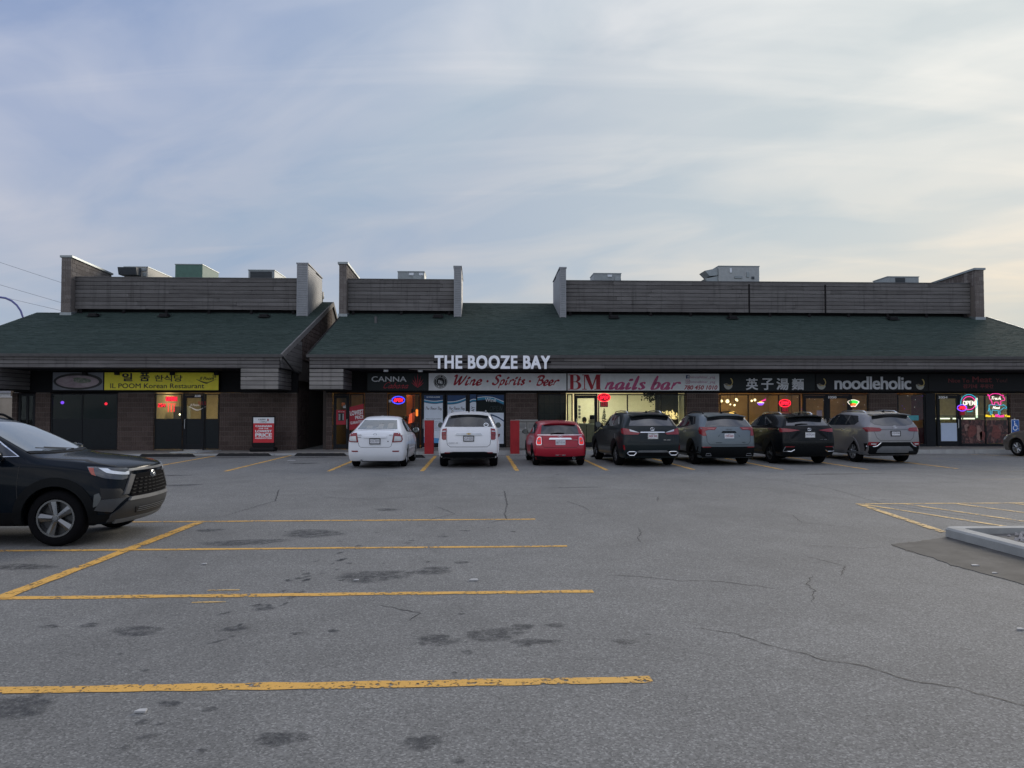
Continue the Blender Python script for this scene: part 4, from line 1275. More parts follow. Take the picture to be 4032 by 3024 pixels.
# gooseneck and flood lights under the fascia
for i, (x, lab) in enumerate(((-16.25, 'small dark floodlight above the bowl picture'), (-14.95, 'small dark floodlight between picture and yellow sign'), (-12.7, 'small dark floodlight over the middle of the yellow sign'), (-10.9, 'small dark floodlight at the right end of the yellow sign'))):
    t = empty('floodlight', lab, 'light', (x, SY - .12, 3.2), 0, 'floodlights over the yellow sign')
    MB().bbox(-.09, .09, -.07, .07, -.02, .12, .015).make('lamp_body', BLACK, t); MB().box(-.02, .02, .0, .04, .12, .17).make('bracket', BLACK, t)
for x, lab in ((-3.72, 'white downlight under the fascia left of the CANNA sign centre'), (-2.35, 'white downlight beside the loose fascia board')):
    t = empty('downlight', lab, 'light', (x, EY + .35, 3.32), 0, 'downlights under the fascia')
    MB().lathe([(0, .03), (.1, .03), (.1, -.05), (.085, -.06), (0, -.055)], (0, 0, 0), 'z', 14).make('lamp_body', WHITE, t)
lb = piece('loose_board', 'pale_plank', WOOD_PALE, None, (-2.25, EY + .02, 3.36), (1.1, .03, .07), (0, R(1.8), 0)); tag(lb, 'loose pale board hanging off the fascia beside THE BOOZE BAY', 'board')

# ================================================================== NEON AND WINDOW SIGNS
NR = glow('neon_red', (1.0, .015, .04, 1), 1.0); NR2 = glow('neon_red_soft', (.55, .01, .03, 1), .5); NBL = glow('neon_blue', (.04, .05, .9, 1), 1.2)
NPK = glow('neon_pink', (1.0, .04, .36, 1), .7); NCY = glow('neon_cyan', (.03, .44, .62, 1), .55); NWH = glow('neon_white', (1.0, .92, .80, 1), .7)
NYE = glow('neon_yellow', (1.0, .68, .02, 1), .6); NGR = glow('neon_green', (.03, .7, .06, 1), .8); NOR = glow('neon_orange', (1.0, .12, .02, 1), 1.0); NPU = glow('neon_purple', (.18, .05, .7, 1), 1.0)
NY = FY - .012
BLK = plain('neon_backing', (.02, .008, .01, 1), .5)
CAPS = {'O': [arc(.3, .5, .3, .5, 0, 360, 12)], 'P': [[(.02, 0), (.02, 1)], [(.02, 1), (.4, .97), (.5, .75), (.4, .52), (.02, .48)]], 'E': [[(.48, 1), (.02, 1)], [(.02, 1), (.02, 0)], [(.02, 0), (.5, 0)], [(.02, .52), (.42, .52)]], 'N': [[(.02, 0), (.02, 1)], [(.02, 1), (.5, 0)], [(.5, 0), (.5, 1)]]}
def open_strokes(x0, x1, z0, z1, shear=.2):
    out, x = [], 0
    for ch, adv in (('O', .78), ('P', .68), ('E', .68), ('N', .6)):
        for st in CAPS[ch]: out.append([(x + px + pz * shear, pz) for px, pz in st])
        x += adv
    return place_strokes(out, x0, x1, z0, z1)
def caps_neon(par, x0, x1, z0, z1, mat, r, y=None, shear=.2):
    b = MB()
    for st in open_strokes(x0, x1, z0, z1, shear):
        b.tube([(p[0], y or NY - .03, p[1]) for p in st], r, 6)
    b.make('neon_letters', mat, par, True)
def oval_open(label, cx, cz, rx, rz, ringmat, textmat, hours=True, group='red and blue OPEN window signs', ring2=None):
    t = empty('open_sign', label, 'open sign', (0, 0, 0), 0, group)
    b = MB(); b.add([(cx + rx * 1.08 * math.cos(R(i * 15)), NY, cz + rz * 1.1 * math.sin(R(i * 15))) for i in range(24)], [tuple(range(24))])
    b.make('backing', BLK, t)
    MB().tube([(p[0], NY - .03, p[1]) for p in arc(cx, cz, rx, rz, 0, 360, 28)], .022, 6).make('neon_ring', ringmat, t, True)
    caps_neon(t, cx - rx * .66, cx + rx * .68, cz - rz * .42, cz + rz * .42, textmat, .018)
    if hours:
        w, h = rx * .66, rz * 1.35
        zt = cz - rz * 1.12
        MB().box(cx - w, cx + w, NY - .01, NY + .004, zt - h, zt).make('hours_panel', BLK, t)
        d = MB()
        for c in (-.72, -.3, .12, .54):
            for k in range(7):
                x = cx + w * c + random.uniform(0, .02); z = zt - h * (.12 + .12 * k)
                d.box(x, x + w * random.uniform(.16, .3), NY - .018, NY - .012, z, z + h * .055)
        d.make('hours_digits', NR2, t)
    return t
# restaurant at left
px_, pz_ = -12.881, 2.19
t = empty('open_sign', 'red neon OPEN sign in the yellow-signed restaurant window', 'open sign', (0, 0, 0), 0, 'red and blue OPEN window signs')
MB().bbox(px_ - .23, px_ + .26, NY - .01, NY + .006, 2.10, 2.30, .002).make('backing', NR2, t)
caps_neon(t, px_ - .2, px_ + .22, 2.13, 2.28, NR, .016)
MB().box(px_ - .55, px_ - .22, NY - .006, NY + .004, 1.86, 1.98).make('backing', BLK, t)
neon(place_strokes([[(0, .8), (.1, 1), (.2, .8), (0, 0), (.25, 0)], [(.5, 1), (.35, 1), (.33, .55), (.5, .5), (.5, .1), (.32, 0)], [(.7, 1), (.62, .4), (.8, .3)], [(.85, 1), (.8, 0)]], px_ - .53, px_ - .24, 1.87, 2.0), NY - .02, .012, NR, t)
d = MB()
for c in range(3):
    for k in range(9): d.box(px_ - .13 + c * .12, px_ - .10 + c * .12 + random.uniform(0, .02), NY - .02, NY - .008, 1.66 + k * .034, 1.68 + k * .034)
d.box(px_ - .16, px_ + .2, NY - .02, NY - .008, 1.98, 2.0)
d.make('hours_digits', NR, t)
# cannabis shop: blue ring of leds with red letters
oval_open('oval OPEN sign with blue ring and red letters in the brown window', -3.418, 2.155, .265, .155, NBL, NR, False)
oval_open('red oval OPEN sign in the bright nails bar window', 5.352, 2.27, .26, .165, NR, NR)
oval_open('red oval OPEN sign in the noodle shop window', 13.226, 2.03, .245, .155, NR, NR)
oval_open('red and violet OPEN sign overlapping the round neon ring', 21.094, 1.83, .205, .135, NPU, NR)
# butcher: round neon, pig, cow
t = empty('neon_sign', 'round neon OPEN sign with cyan and pink rings in butcher window', 'neon sign', (0, 0, 0), 0, 'butcher window neons')
cx, cz = 21.401, 2.04
ny2 = NY - .05
MB().tube([(p[0], ny2, p[1]) for p in arc(cx, cz, .375, .375, -38, 195, 40)], .015, 8).make('neon_ring', NCY, t, True)
MB().tube([(p[0], ny2, p[1]) for p in arc(cx, cz, .375, .375, 255, 295, 10)], .015, 8).make('neon_ring', NCY, t, True)
MB().tube([(p[0], ny2, p[1]) for p in arc(cx, cz, .285, .285, 22, 158, 26)], .015, 8).make('neon_ring', NPK, t, True)
MB().tube([(p[0], ny2, p[1]) for p in arc(cx, cz, .285, .285, 235, 338, 22)], .015, 8).make('neon_ring', NPK, t, True)
caps_neon(t, cx - .255, cx + .255, cz - .085, cz + .085, NWH, .016, ny2, 0)
ax, aw = 22.253, 23.082 - 22.253
t = empty('neon_sign', 'pink neon outline of a pig with the white word Fresh', 'neon sign', (0, 0, 0), 0, 'butcher window neons')
PIG = [[(.05, .88), (.0, .92), (.03, .8), (.12, .86), (.3, 1.0), (.6, .98), (.74, .86), (.84, .86), (.82, .72), (.9, .6), (.9, .42), (.76, .36), (.68, .3), (.7, .04), (.58, .04), (.54, .24)], [(.54, .24), (.36, .22), (.36, .04), (.24, .04), (.2, .3), (.08, .6), (.1, .84)]]
neon(place_strokes(PIG, ax, ax + aw * .9, 1.985, 2.45), ny2, .014, NPK, t)
neon(place_strokes(script_strokes('Fresh', .25), ax + aw * .2, ax + aw * .7, 2.19, 2.33), ny2 - .01, .010, NWH, t)
t = empty('neon_sign', 'cyan neon outline of a cow with the white word Meat', 'neon sign', (0, 0, 0), 0, 'butcher window neons')
COW = [[(.0, .3), (.06, .7), (.05, .92), (.2, .97), (.75, .92), (.82, 1.0), (.88, .92), (1.0, .72), (.96, .6), (.84, .66), (.74, .48), (.64, .4), (.64, .02), (.56, .02), (.54, .42)], [(.54, .42), (.36, .38), (.22, .44), (.2, .02), (.12, .02), (.1, .4), (.05, .7)]]
neon(place_strokes(COW, ax, ax + aw, 1.56, 1.975), ny2, .013, NCY, t)
neon(place_strokes(script_strokes('Meat', .25), ax + aw * .24, ax + aw * .64, 1.79, 1.90), ny2 - .01, .010, NWH, t)
t = empty('neon_sign', 'small yellow and pink neon line Nice To Meat You under the cow', 'neon sign', (0, 0, 0), 0, 'butcher window neons')
nx = 22.141
neon(place_strokes(script_strokes('Nice To', .1), nx, 22.524, 1.44, 1.53), ny2, .013, NYE, t, 'neon_letters')
neon(place_strokes(script_strokes('Meat', .1), 22.563, 22.961, 1.43, 1.55), ny2, .013, NPK, t, 'neon_letters')
neon(place_strokes(script_strokes('You', .1), 23.001, 23.227, 1.44, 1.53), ny2, .013, NYE, t, 'neon_letters')
# noodle shop: bowl and fan leds
t = empty('led_sign', 'small lit noodle bowl sign with pink chopsticks in dark window', 'led sign', (0, 0, 0), 0, 'noodle window signs')
cx = 12.162
flat([(cx - .155, 2.045), (cx - .11, 1.97), (cx - .06, 1.94), (cx + .06, 1.94), (cx + .11, 1.97), (cx + .155, 2.045)], NY - .02, NPU, t, 'bowl')
MB().tube([(cx - .15, NY - .03, 2.05), (cx + .15, NY - .03, 2.05)], .014, 6).make('bowl_rim', NWH, t)
MB().lathe([(0, .05), (.05, .04), (.09, 0)], (cx, NY - .03, 2.07), 'z', 10).make('noodles', NYE, t, True)
MB().tube([(cx + .02, NY - .03, 2.12), (cx + .23, NY - .03, 2.21)], .012, 6).make('chopstick', NPK, t); MB().tube([(cx + .02, NY - .03, 2.10), (cx + .23, NY - .03, 2.17)], .012, 6).make('chopstick', NPK, t)
t = empty('led_sign', 'fan-shaped green and red lit OPEN sign beside the house number', 'led sign', (0, 0, 0), 0, 'noodle window signs')
cx = 16.250
fan = lambda r, a0, a1, n=10: [(cx + r * math.cos(R(a0 + (a1 - a0) * i / n)), 1.78 + r * math.sin(R(a0 + (a1 - a0) * i / n)) * .95) for i in range(n + 1)]
flat(fan(.42, 52, 128) + fan(.12, 128, 52), NY - .012, BLK, t, 'backing')
flat(fan(.40, 54, 126) + fan(.27, 126, 54), NY - .018, NGR, t, 'fan_top'); flat(fan(.265, 54, 126) + fan(.15, 126, 54), NY - .018, NOR, t, 'fan_bottom')
MB().tube([(p[0], NY - .03, p[1]) for p in fan(.42, 52, 128) + fan(.13, 128, 52) + fan(.42, 52, 53, 1)[:1]], .012, 6).make('fan_outline', NWH, t, True)
# house numbers on the doors
for s, a, b, z, par in (('3338', -11.912, -11.659, 2.28, 'restaurant door at left'), ('3350', 15.113, 15.507, 2.24, 'noodle shop door'), ('3354', 20.053, 20.455, 2.24, 'butcher door')):
    tag(lettering(s, a, b, FY - .04, z, z + .1, WHITEP, None, .04, name='house_number'), 'white house number %s on the %s' % (s, par), 'number')
t = empty('door_emblem', 'white Il Poom emblem with smile arc on the restaurant door glass', 'emblem')
ex0, ex1 = -12.133, -11.442
brush(place_strokes([[(0, .5), (.5, .1), (1, .5)], [(.06, .46), (.5, .0), (.94, .46)]], ex0, ex1, 1.72, 1.88), FY - .035, .018, WHITEP, t, 'arc')
lettering('Il Poom', ex0 + .05, ex0 + .42, FY - .035, 1.9, 2.0, WHITEP, t, .02, .3)
lettering('일품', ex0 + .36, ex1, FY - .036, 1.95, 2.1, RED, t, .01)

# ---- printed posters
def poster(name, label, pts, mat, y=FY - .014, group=None):
    return tag(flat(pts, y, mat, None, name), label, 'poster', group)
def rect(a, b, z0, z1): return [(a, z0), (b, z0), (b, z1), (a, z1)]
t = empty('poster', 'red poster reading LOWEST PRICE GUARANTEED in the amber window', 'poster')
pa, pb = -5.47, -4.88
flat([(pa, .88), (pb, 1.02), (pb, 2.0), (pa, 1.86)], FY - .04, RED, t, 'sheet')
lettering('LOWEST', pa + .02, pb, FY - .042, 1.53, 1.73, WHITEP, t, .03, rot=.13); lettering('PRICE', pa + .24, pb, FY - .042, 1.36, 1.51, WHITEP, t, .03, rot=.13); lettering('GUARANTEED', pa + .04, pb - .02, FY - .042, 1.16, 1.28, WHITEP, t, .02, rot=.13)
t = empty('poster', 'small red price poster with black table on the glass door', 'poster')
flat(rect(-6.02, -5.62, 1.12, 1.74), FY - .045, RED, t, 'sheet'); flat(rect(-5.94, -5.70, 1.28, 1.62), FY - .047, INK, t, 'table')
lettering('HAPPY HOURS', -5.95, -5.68, FY - .047, 1.65, 1.685, WHITEP, t)
for k in range(6): flat(rect(-5.92, -5.85, 1.32 + k * .045, 1.335 + k * .045), FY - .048, WHITEP, t, 'table_row')
flat(rect(-5.745, -5.725, 1.31, 1.58), FY - .048, WHITEP, t, 'table_row')
for x0, x1, z0, z1, lab in ((-5.80, -5.66, 1.9, 2.05, 'orange notice taped high on the glass door'), (-5.74, -5.63, 1.82, 1.95, 'white notice below the orange one on the glass door'), (-3.82, -3.72, 2.06, 2.17, 'small white notice at the edge of the brown window')):
    poster('notice', lab, rect(x0, x1, z0, z1), plain('notice_' + lab.split()[0], rgb(190, 110, 70) if lab.startswith('orange') else rgb(205, 208, 212), .6), FY - .038)
tag(box('keypad', -4.12, -4.02, FY - .11, FY - .06, 1.28, 1.5, WHITE), 'white keypad box fixed to the block pier', 'keypad')
# liquor store window graphics: white sheets with blue waves
TEAL = plain('print_teal', rgb(40, 140, 178), .5); NVY = plain('print_dark_blue', rgb(20, 62, 108), .5); SKYB = plain('print_sky_blue', rgb(92, 160, 214), .5); WPR = plain('print_white_blue', rgb(226, 236, 248), .5, var=.03); INKB = plain('print_ink', rgb(52, 58, 72), .6)
def wave(x0, x1, f, zlo, zhi, y, mat, par, nm):
    n = 14
    top = [(x0 + (x1 - x0) * i / n, zhi(f(i / n)) if callable(zhi) else zhi) for i in range(n + 1)]
    bot = [(x0 + (x1 - x0) * i / n, zlo(f(i / n)) if callable(zlo) else zlo) for i in range(n + 1)]
    flat(bot + top[::-1], y, mat, par, nm)
def booze_sheet(label, x0, x1, ph, top=2.36, lo=.34, words=True, hours=True, dip=-.05):
    t = empty('window_graphic', label, 'window graphic', (0, 0, 0), 0, 'liquor store window graphics')
    y = FY - .04
    flat(rect(x0, x1, lo, top), y + .004, NVY, t, 'blue_band')
    f = lambda u: 2.15 + ph * (u - .5) + dip * math.sin(u * math.pi)
    wave(x0, x1, f, lo, lambda z: z - .10, y + .002, WPR, t, 'white_sheet')
    wave(x0, x1, f, lambda z: z - .07, lambda z: z, y, TEAL, t, 'wave'); wave(x0, x1, f, lambda z: z - .005, lambda z: z + .025, y - .002, WPR, t, 'wave')
    if words: brush(place_strokes(script_strokes('The Booze Bay', .2), x0 + .06, x1 - .04, 1.72, 1.87), y - .002, .010, INKB, t)
    if hours:
        lettering('NO MINORS ALLOWED', x0 + .1, x1 - .12, y - .002, 2.26, 2.31, WPR, t, .03)
        lettering('Hours of operations', x0 + .08, x1 - .08, y - .002, 1.33, 1.39, INKB, t, .01)
        for k in range(7): lettering('Mon 10am to 2am', x0 + .36, x1 - .1, y - .002,   .87 + k * .06, .897 + k * .06, INKB, t, .01, name='hours_line')
    wave(x0, x1, lambda u: .6 - .08 * u, lo, lambda z: z, y, SKYB, t, 'foot_wave')
    return t
booze_sheet('white and blue hours graphic on the left liquor store door', -2.33, -1.54, -.02)
booze_sheet('white and blue graphic with script on the right liquor store door', -1.34, -.57, .16, hours=False)
t = booze_sheet('narrow white graphic strip with upright word BAY', -.39, -.13, .05, 2.4, words=False, hours=False, dip=.03)
lettering('BAY', -.42, -.10, FY - .043, 1.66, 1.80, INKB, t, .01, rot=math.pi / 2)
t = empty('window_graphic', 'blue wave graphic with the word Wine and wine glasses in liquor store window', 'window graphic', (0, 0, 0), 0, 'liquor store window graphics')
y = FY - .02
fw = lambda u: 2.21 + .08 * math.sin(u * 3.0 + .6) - .22 * max(0, u - .6)
wave(-.07, 1.05, fw, lambda z: z - .13, 2.385, y, NVY, t, 'blue_band'); wave(-.07, 1.05, fw, lambda z: z - .1, lambda z: z, y - .002, TEAL, t, 'wave'); wave(-.07, 1.05, fw, lambda z: z - .008, lambda z: z + .02, y - .004, WPR, t, 'wave')
lettering('Wine', .26, .72, y - .006, 2.08, 2.26, WHITEP, t, .0)
wave(.3, 1.05, lambda u: 1.62 - .0 * u, .3, lambda z: z, y, WPR, t, 'white_sheet'); wave(.3, 1.05, lambda u: 1.58 - .28 * u * u, lambda z: z - .06, lambda z: z, y - .002, NVY, t, 'wave')
WINE = plain('print_wine', rgb(110, 30, 40), .5)
flat([(.62, .72), (.9, .72), (.86, .60), (.78, .55), (.74, .55), (.66, .6)], y - .003, WINE, t, 'wine'); flat(rect(.75, .77, .4, .56), y - .003, INKB, t, 'glass_stem')
t = empty('open_sign', 'unlit grey OPEN tubes in the dark liquor store window', 'open sign', (0, 0, 0), 0, 'red and blue OPEN window signs')
caps_neon(t, .46, 1.0, 1.72, 1.9, plain('unlit_tube', (.10, .11, .12, 1), .3), .01, FY + .05)
# butcher window film with printed meat cuts, white board on the door
m = MT('printed_meat'); p = m.pos()
v = m.noise(m.map(p, (2.4, 1, 1.5)), 2.2, 5, .6, 1.4)
m.set(color=m.ramp(v, (.36, (.020, .018, .020, 1)), (.48, (.06, .022, .022, 1)), (.56, (.14, .05, .045, 1)), (.64, (.22, .12, .10, 1)), (.72, (.07, .03, .028, 1))), rough=.4)
poster('window_film', 'dark window film printed with raw meat cuts under the round neon', rect(21.08, 22.1, .28, 1.30), m.m, FY - .012, 'meat print films')
poster('window_film', 'dark window film printed with a large steak under the neon cow', rect(22.2, 23.16, .28, 1.30), m.m, FY - .012, 'meat print films')
MEAT = plain('printed_steak', rgb(120, 66, 60), .5, var=.4, scale=9); FAT = plain('printed_fat', rgb(150, 118, 108), .5, var=.3, scale=9)
for (cx, cz, rx, rz, nm) in ((21.52, .82, .2, .3, 0), (21.86, .72, .12, .38, 1), (22.0, .62, .13, .22, 0), (22.62, .78, .2, .32, 0), (21.3, .98, .1, .16, 1)):
    k = 18; ph = random.uniform(0, 6)
    tag(flat([(cx + rx * (1 + .2 * math.sin(3 * a + ph)) * math.cos(a), cz + rz * (1 + .16 * math.sin(2 * a + ph)) * math.sin(a)) for a in [2 * math.pi * i / k for i in range(k)]], FY - .014, MEAT if nm == 0 else FAT, None, 'printed_cut'), 'printed %s on the butcher window film' % {21.52: 'large triangular steak', 21.86: 'long pale rib', 22.0: 'round red cut', 22.62: 'big steak below the neon cow', 21.3: 'small pale cut'}[cx], 'meat print', 'meat print films')
tag(box('white_board', 20.13, 20.84, FY - .05, FY - .036, .38, 1.17, plain('white_board', rgb(196, 212, 236), .5, var=.03)), 'blank white board on the lower half of the butcher door', 'board')
# nails bar door decals
for k, lab in enumerate(('dark square decal low on the nails bar door', 'second small decal on the nails bar door', 'third small decal on the nails bar door', 'uppermost small decal on the nails bar door')):
    poster('decal', lab, rect(4.24, 4.34, 1.38 + k * .15, 1.48 + k * .15), plain('decal_grey', rgb(96, 100, 92), .5), FY - .036)
poster('notice', 'white slip of paper on the noodle shop door', rect(14.62, 14.86, 1.2, 1.72), plain('notice_slip', rgb(150, 140, 150), .6), FY - .036)
tag(box('teal_sign', 18.5, 19.15, FY - .03, FY - .012, 1.28, 1.5, plain('teal_sign', rgb(80, 165, 175), .5)), 'small teal sign low in the red and orange window', 'sign')
for x0, x1, z0, z1, c, lab in ((18.28, 18.85, 1.35, 2.36, (150, 84, 30), 'orange half of the noodle shop side window'), (18.86, 19.4, 1.3, 2.36, (110, 20, 34), 'red half of the noodle shop side window'), (18.28, 19.4, .28, .95, (78, 14, 26), 'dark red film at the foot of the noodle shop side window')):
    poster('window_film', lab, rect(x0, x1, z0, z1), plain('film_%d' % c[0], (lin(c[0]), lin(c[1]), lin(c[2]), 1), .4, var=.3, scale=3), FY + .03)

# ================================================================== INSIDE THE SHOPS
WOODC = plain('pale_laminate', (.42, .36, .26, 1), .5)
t = empty('reception_desk', 'pale wooden reception desk behind the nails bar door', 'desk', (4.7, FY + 1.0, .08))
MB().bbox(-.85, .8, -.3, .3, 0, 1.02, .01).make('desk_body', WOODC, t); MB().bbox(-.88, .83, -.34, .34, 1.02, 1.07, .01).make('desk_top', CREAM, t); MB().box(-.02, .0, -.31, -.299, .05, 1.0).make('panel_joint', BLACK, t)
t = empty('cash_register', 'small dark till standing on the nails bar desk', 'till', (5.0, FY + 1.0, 1.15)); MB().bbox(-.16, .16, -.1, .12, 0, .18, .02).make('till_body', WOODC, t); MB().box(-.12, .12, -.02, .0, .18, .36).make('till_screen', BLACK, t)
HAIR = plain('black_hair', (.012, .010, .010, 1), .5); SKIN = plain('skin', (.45, .28, .20, 1), .55); SHIRT = plain('dark_shirt', (.03, .03, .035, 1), .8)
def seated_head(label, x, y, z, shirt=SHIRT):
    o = MB()
    o.lathe([(.0, -.62), (.17, -.6), (.21, -.45), (.20, -.28), (.13, -.16), (.055, -.12), (.05, -.06), (.075, -.02), (.088, .06), (.08, .13), (.045, .18), (0, .19)], (0, 0, 0), 'z', 16)
    p = o.make('person', SKIN, None, True); p.location = (x, y, z); tag(p, label, 'person')
    MB().lathe([(.0, -.63), (.175, -.61), (.215, -.45), (.205, -.28), (.135, -.155), (.07, -.125)], (0, 0, 0), 'z', 16).make('shirt', shirt, p, True)
    MB().lathe([(.085, -.02), (.104, .05), (.098, .14), (.06, .2), (0, .215)], (0, .012, 0), 'z', 16).make('hair', HAIR, p, True)
seated_head('person with black hair bent behind the nails bar desk', 4.72, FY + 1.55, 1.22)
seated_head('dark haired person behind the brown window of the red-leaf shop', -3.25, FY + 1.2, 1.28)
def conifer(label, x, y, h, r):
    t = empty('christmas_tree', label, 'tree', (x, y, .08))
    MB().tube([(0, 0, 0), (0, 0, h)], [.03, .008], 6).make('trunk', plain('fir_trunk', (.08, .05, .03, 1), .9), t)
    b = MB()
    for k in range(260):
        u = random.random() ** .8; a = random.uniform(0, 6.3); rr = r * (1 - u) * random.uniform(.6, 1.05) + .02
        z0 = h * (.18 + .82 * u)
        tip = Vector((rr * math.cos(a), rr * math.sin(a), z0 - .12 * rr / r))
        s = Vector((-math.sin(a), math.cos(a), 0)) * .035
        b.add([(0, 0, z0), tuple(tip * .6 + s + Vector((0, 0, .01 + z0 * .4))), tuple(tip), tuple(tip * .6 - s + Vector((0, 0, .01 + z0 * .4)))], [(0, 1, 2, 3)])
    b.make('crown', plain('fir_green', (.012, .03, .016, 1), .8), t)
conifer('dark artificial fir under the red OPEN sign of the nails bar', 5.45, FY + .55, 1.75, .42)
t = empty('lit_tree', 'ornamental tree of glowing warm leaves inside the nails bar window', 'tree', (8.35, FY + .6, .08))
MB().tube([(0, 0, 0), (.02, 0, .6), (0, 0, 1.2)], [.03, .02, .012], 6).make('trunk', BLACK, t)
b = MB()
for k in range(150):
    a, e, rr = random.uniform(0, 6.3), random.uniform(-.5, 1.1), random.uniform(.15, .42)
    c = Vector((rr * math.cos(a) * math.cos(e), rr * .7 * math.sin(a) * math.cos(e), 1.35 + rr * .8 * math.sin(e)))
    s = random.uniform(.018, .034)
    b.add([(c.x - s, c.y, c.z), (c.x, c.y, c.z - s * 1.4), (c.x + s, c.y, c.z), (c.x, c.y, c.z + s * 1.4)], [(0, 1, 2, 3)])
b.make('lit_leaves', glow('leaf_glow', (1.0, .72, .30, 1), .75), t)
t = empty('hanging_plant', 'dark leafy plant hanging at the top of the nails bar window', 'plant', (7.55, FY + .7, 2.6))
MB().tube([(0, 0, .1), (0, 0, -.15)], .01, 6).make('stem', BLACK, t)
b = MB()
for k in range(160):
    x_, y_, z_ = random.gauss(0, .17), random.gauss(0, .12), -.1 - abs(random.gauss(0, .2)); s = random.uniform(.02, .05)
    if z_ < -.45: x_ *= .35
    b.add([(x_ - s, y_, z_), (x_, y_, z_ - s), (x_ + s, y_ + .01, z_), (x_, y_, z_ + s)], [(0, 1, 2, 3)])
b.make('leaves', plain('plant_leaf', (.02, .028, .018, 1), .7), t)
tag(MB().box(7.83, 8.86, FY + 1.1, FY + 1.16, .1, 2.6).make('partition', plain('dark_partition', (.06, .055, .05, 1), .7)), 'dark partition behind the glowing tree in the nails bar', 'partition')
for i, x in enumerate((6.15, 7.0)):
    t = empty('armchair', ['left round-backed cream chair in the nails bar', 'right round-backed cream chair in the nails bar'][i], 'chair', (x, FY + 1.6, .08), 0, 'nails bar chairs')
    MB().prism([(-.3, .3)] + [(.3 * math.cos(R(a)), .95 + .38 * math.sin(R(a))) for a in range(180, -1, -20)][::-1][::-1] + [(.3, .3)], 'y', 0, .08).make('backrest', plain('cream_leather', (.6, .52, .36, 1), .5), t); MB().bbox(-.3, .3, -.5, 0, .3, .48, .04).make('seat', WOODC, t)
# cardboard boxes behind the grille
CARD = plain('cardboard', (.22, .19, .16, 1), .85)
for i, (x, z) in enumerate(((2.78, .2), (3.14, .2), (3.5, .2), (2.8, .75), (3.2, .75), (3.52, .75))):
    t = empty('carton', ['bottom left', 'bottom middle', 'bottom right', 'upper left', 'upper middle', 'upper right'][i] + ' grey carton stacked behind the barred window', 'carton', (x, FY + .45, z + .05), 0, 'cartons behind the barred window')
    MB().bbox(-.16, .16, -.2, .2, 0, .52, .006).make('carton_body', CARD, t); MB().box(-.03, .03, -.203, -.19, .2, .4).make('tape', BLACK, t)
# fairy lights and pendant lamps of the noodle shop
def bulb(label, x, y, z, r, mat, grp):
    t = empty('hanging_lamp', label, 'lamp', (x, y, z), 0, grp)
    MB().lathe([(0, -r), (r * .7, -r * .7), (r, 0), (r * .7, r * .7), (0, r)], (0, 0, 0), 'z', 10).make('lamp_globe', mat, t, True)
    MB().tube([(0, 0, r), (0, 0, 2.7 - z)], .006, 5).make('cord', BLACK, t)
for x, y, z, r in ((10.62, .5, 2.13, .06), (10.95, .7, 2.12, .085), (11.28, .5, 2.2, .06), (11.42, .8, 2.16, .05), (10.98, .4, 1.98, .04), (11.2, .5, 1.95, .05), (12.0, .6, 2.14, .05), (12.18, .7, 2.18, .06)):
    bulb('warm glowing globe lamp hanging in the noodle shop windows', x, FY + y, z, r, glow('globe_glow', (1.0, .78, .40, 1), 1.6), 'globe lamps in the noodle shop')
for i in range(26):
    x = random.choice((random.uniform(10.45, 13.8), random.uniform(13.2, 16.8), random.uniform(18.3, 19.4))); z = random.uniform(1.75, 2.36)
    tag(MB().lathe([(0, -.012), (.012, 0), (0, .012)], (x, FY - .02, z), 'z', 6).make('fairy_light', NWH if i % 3 else NPU), 'tiny fairy light on the noodle shop glass', 'fairy light', 'fairy lights on the noodle shop glass')
t = empty('floor_lamp', 'amber floor lamp glowing inside the noodle shop corner', 'lamp', (11.35, FY + 1.3, .08)); MB().tube([(0, 0, 0), (0, 0, 1.35)], .015, 6).make('stand', BLACK, t); MB().lathe([(.18, 1.3), (.1, 1.6)], (0, 0, 0), 'z', 14).make('lamp_shade', glow('amber_shade', (1, .55, .12, 1), 1.3), t, True)
# butcher's display counter with strip lamps
t = empty('display_counter', 'glass display counter with bright strip lamps in the butcher shop', 'counter', (21.4, FY + 1.3, .08))
MB().bbox(-1.5, 1.5, -.3, .4, 0, .95, .02).make('counter_body', plain('steel_counter', (.3, .3, .3, 1), .4, .5), t); MB().box(-1.45, 1.45, -.28, -.26, .95, 1.42).make('counter_glass', GLASS, t)
for x0, x1 in ((-1.35, -.95), (-.85, -.2), (-.05, .35), (.45, .95)): MB().box(x0, x1, -.3, -.25, 1.24, 1.30).make('strip_lamp', glow('strip_white', (1, 1, .74, 1), .9), t)
MB().box(1.1, 1.16, -.2, -.14, 1.3, 2.2).make('upright_lamp', glow('strip_white', (1, 1, .74, 1), .9), t)
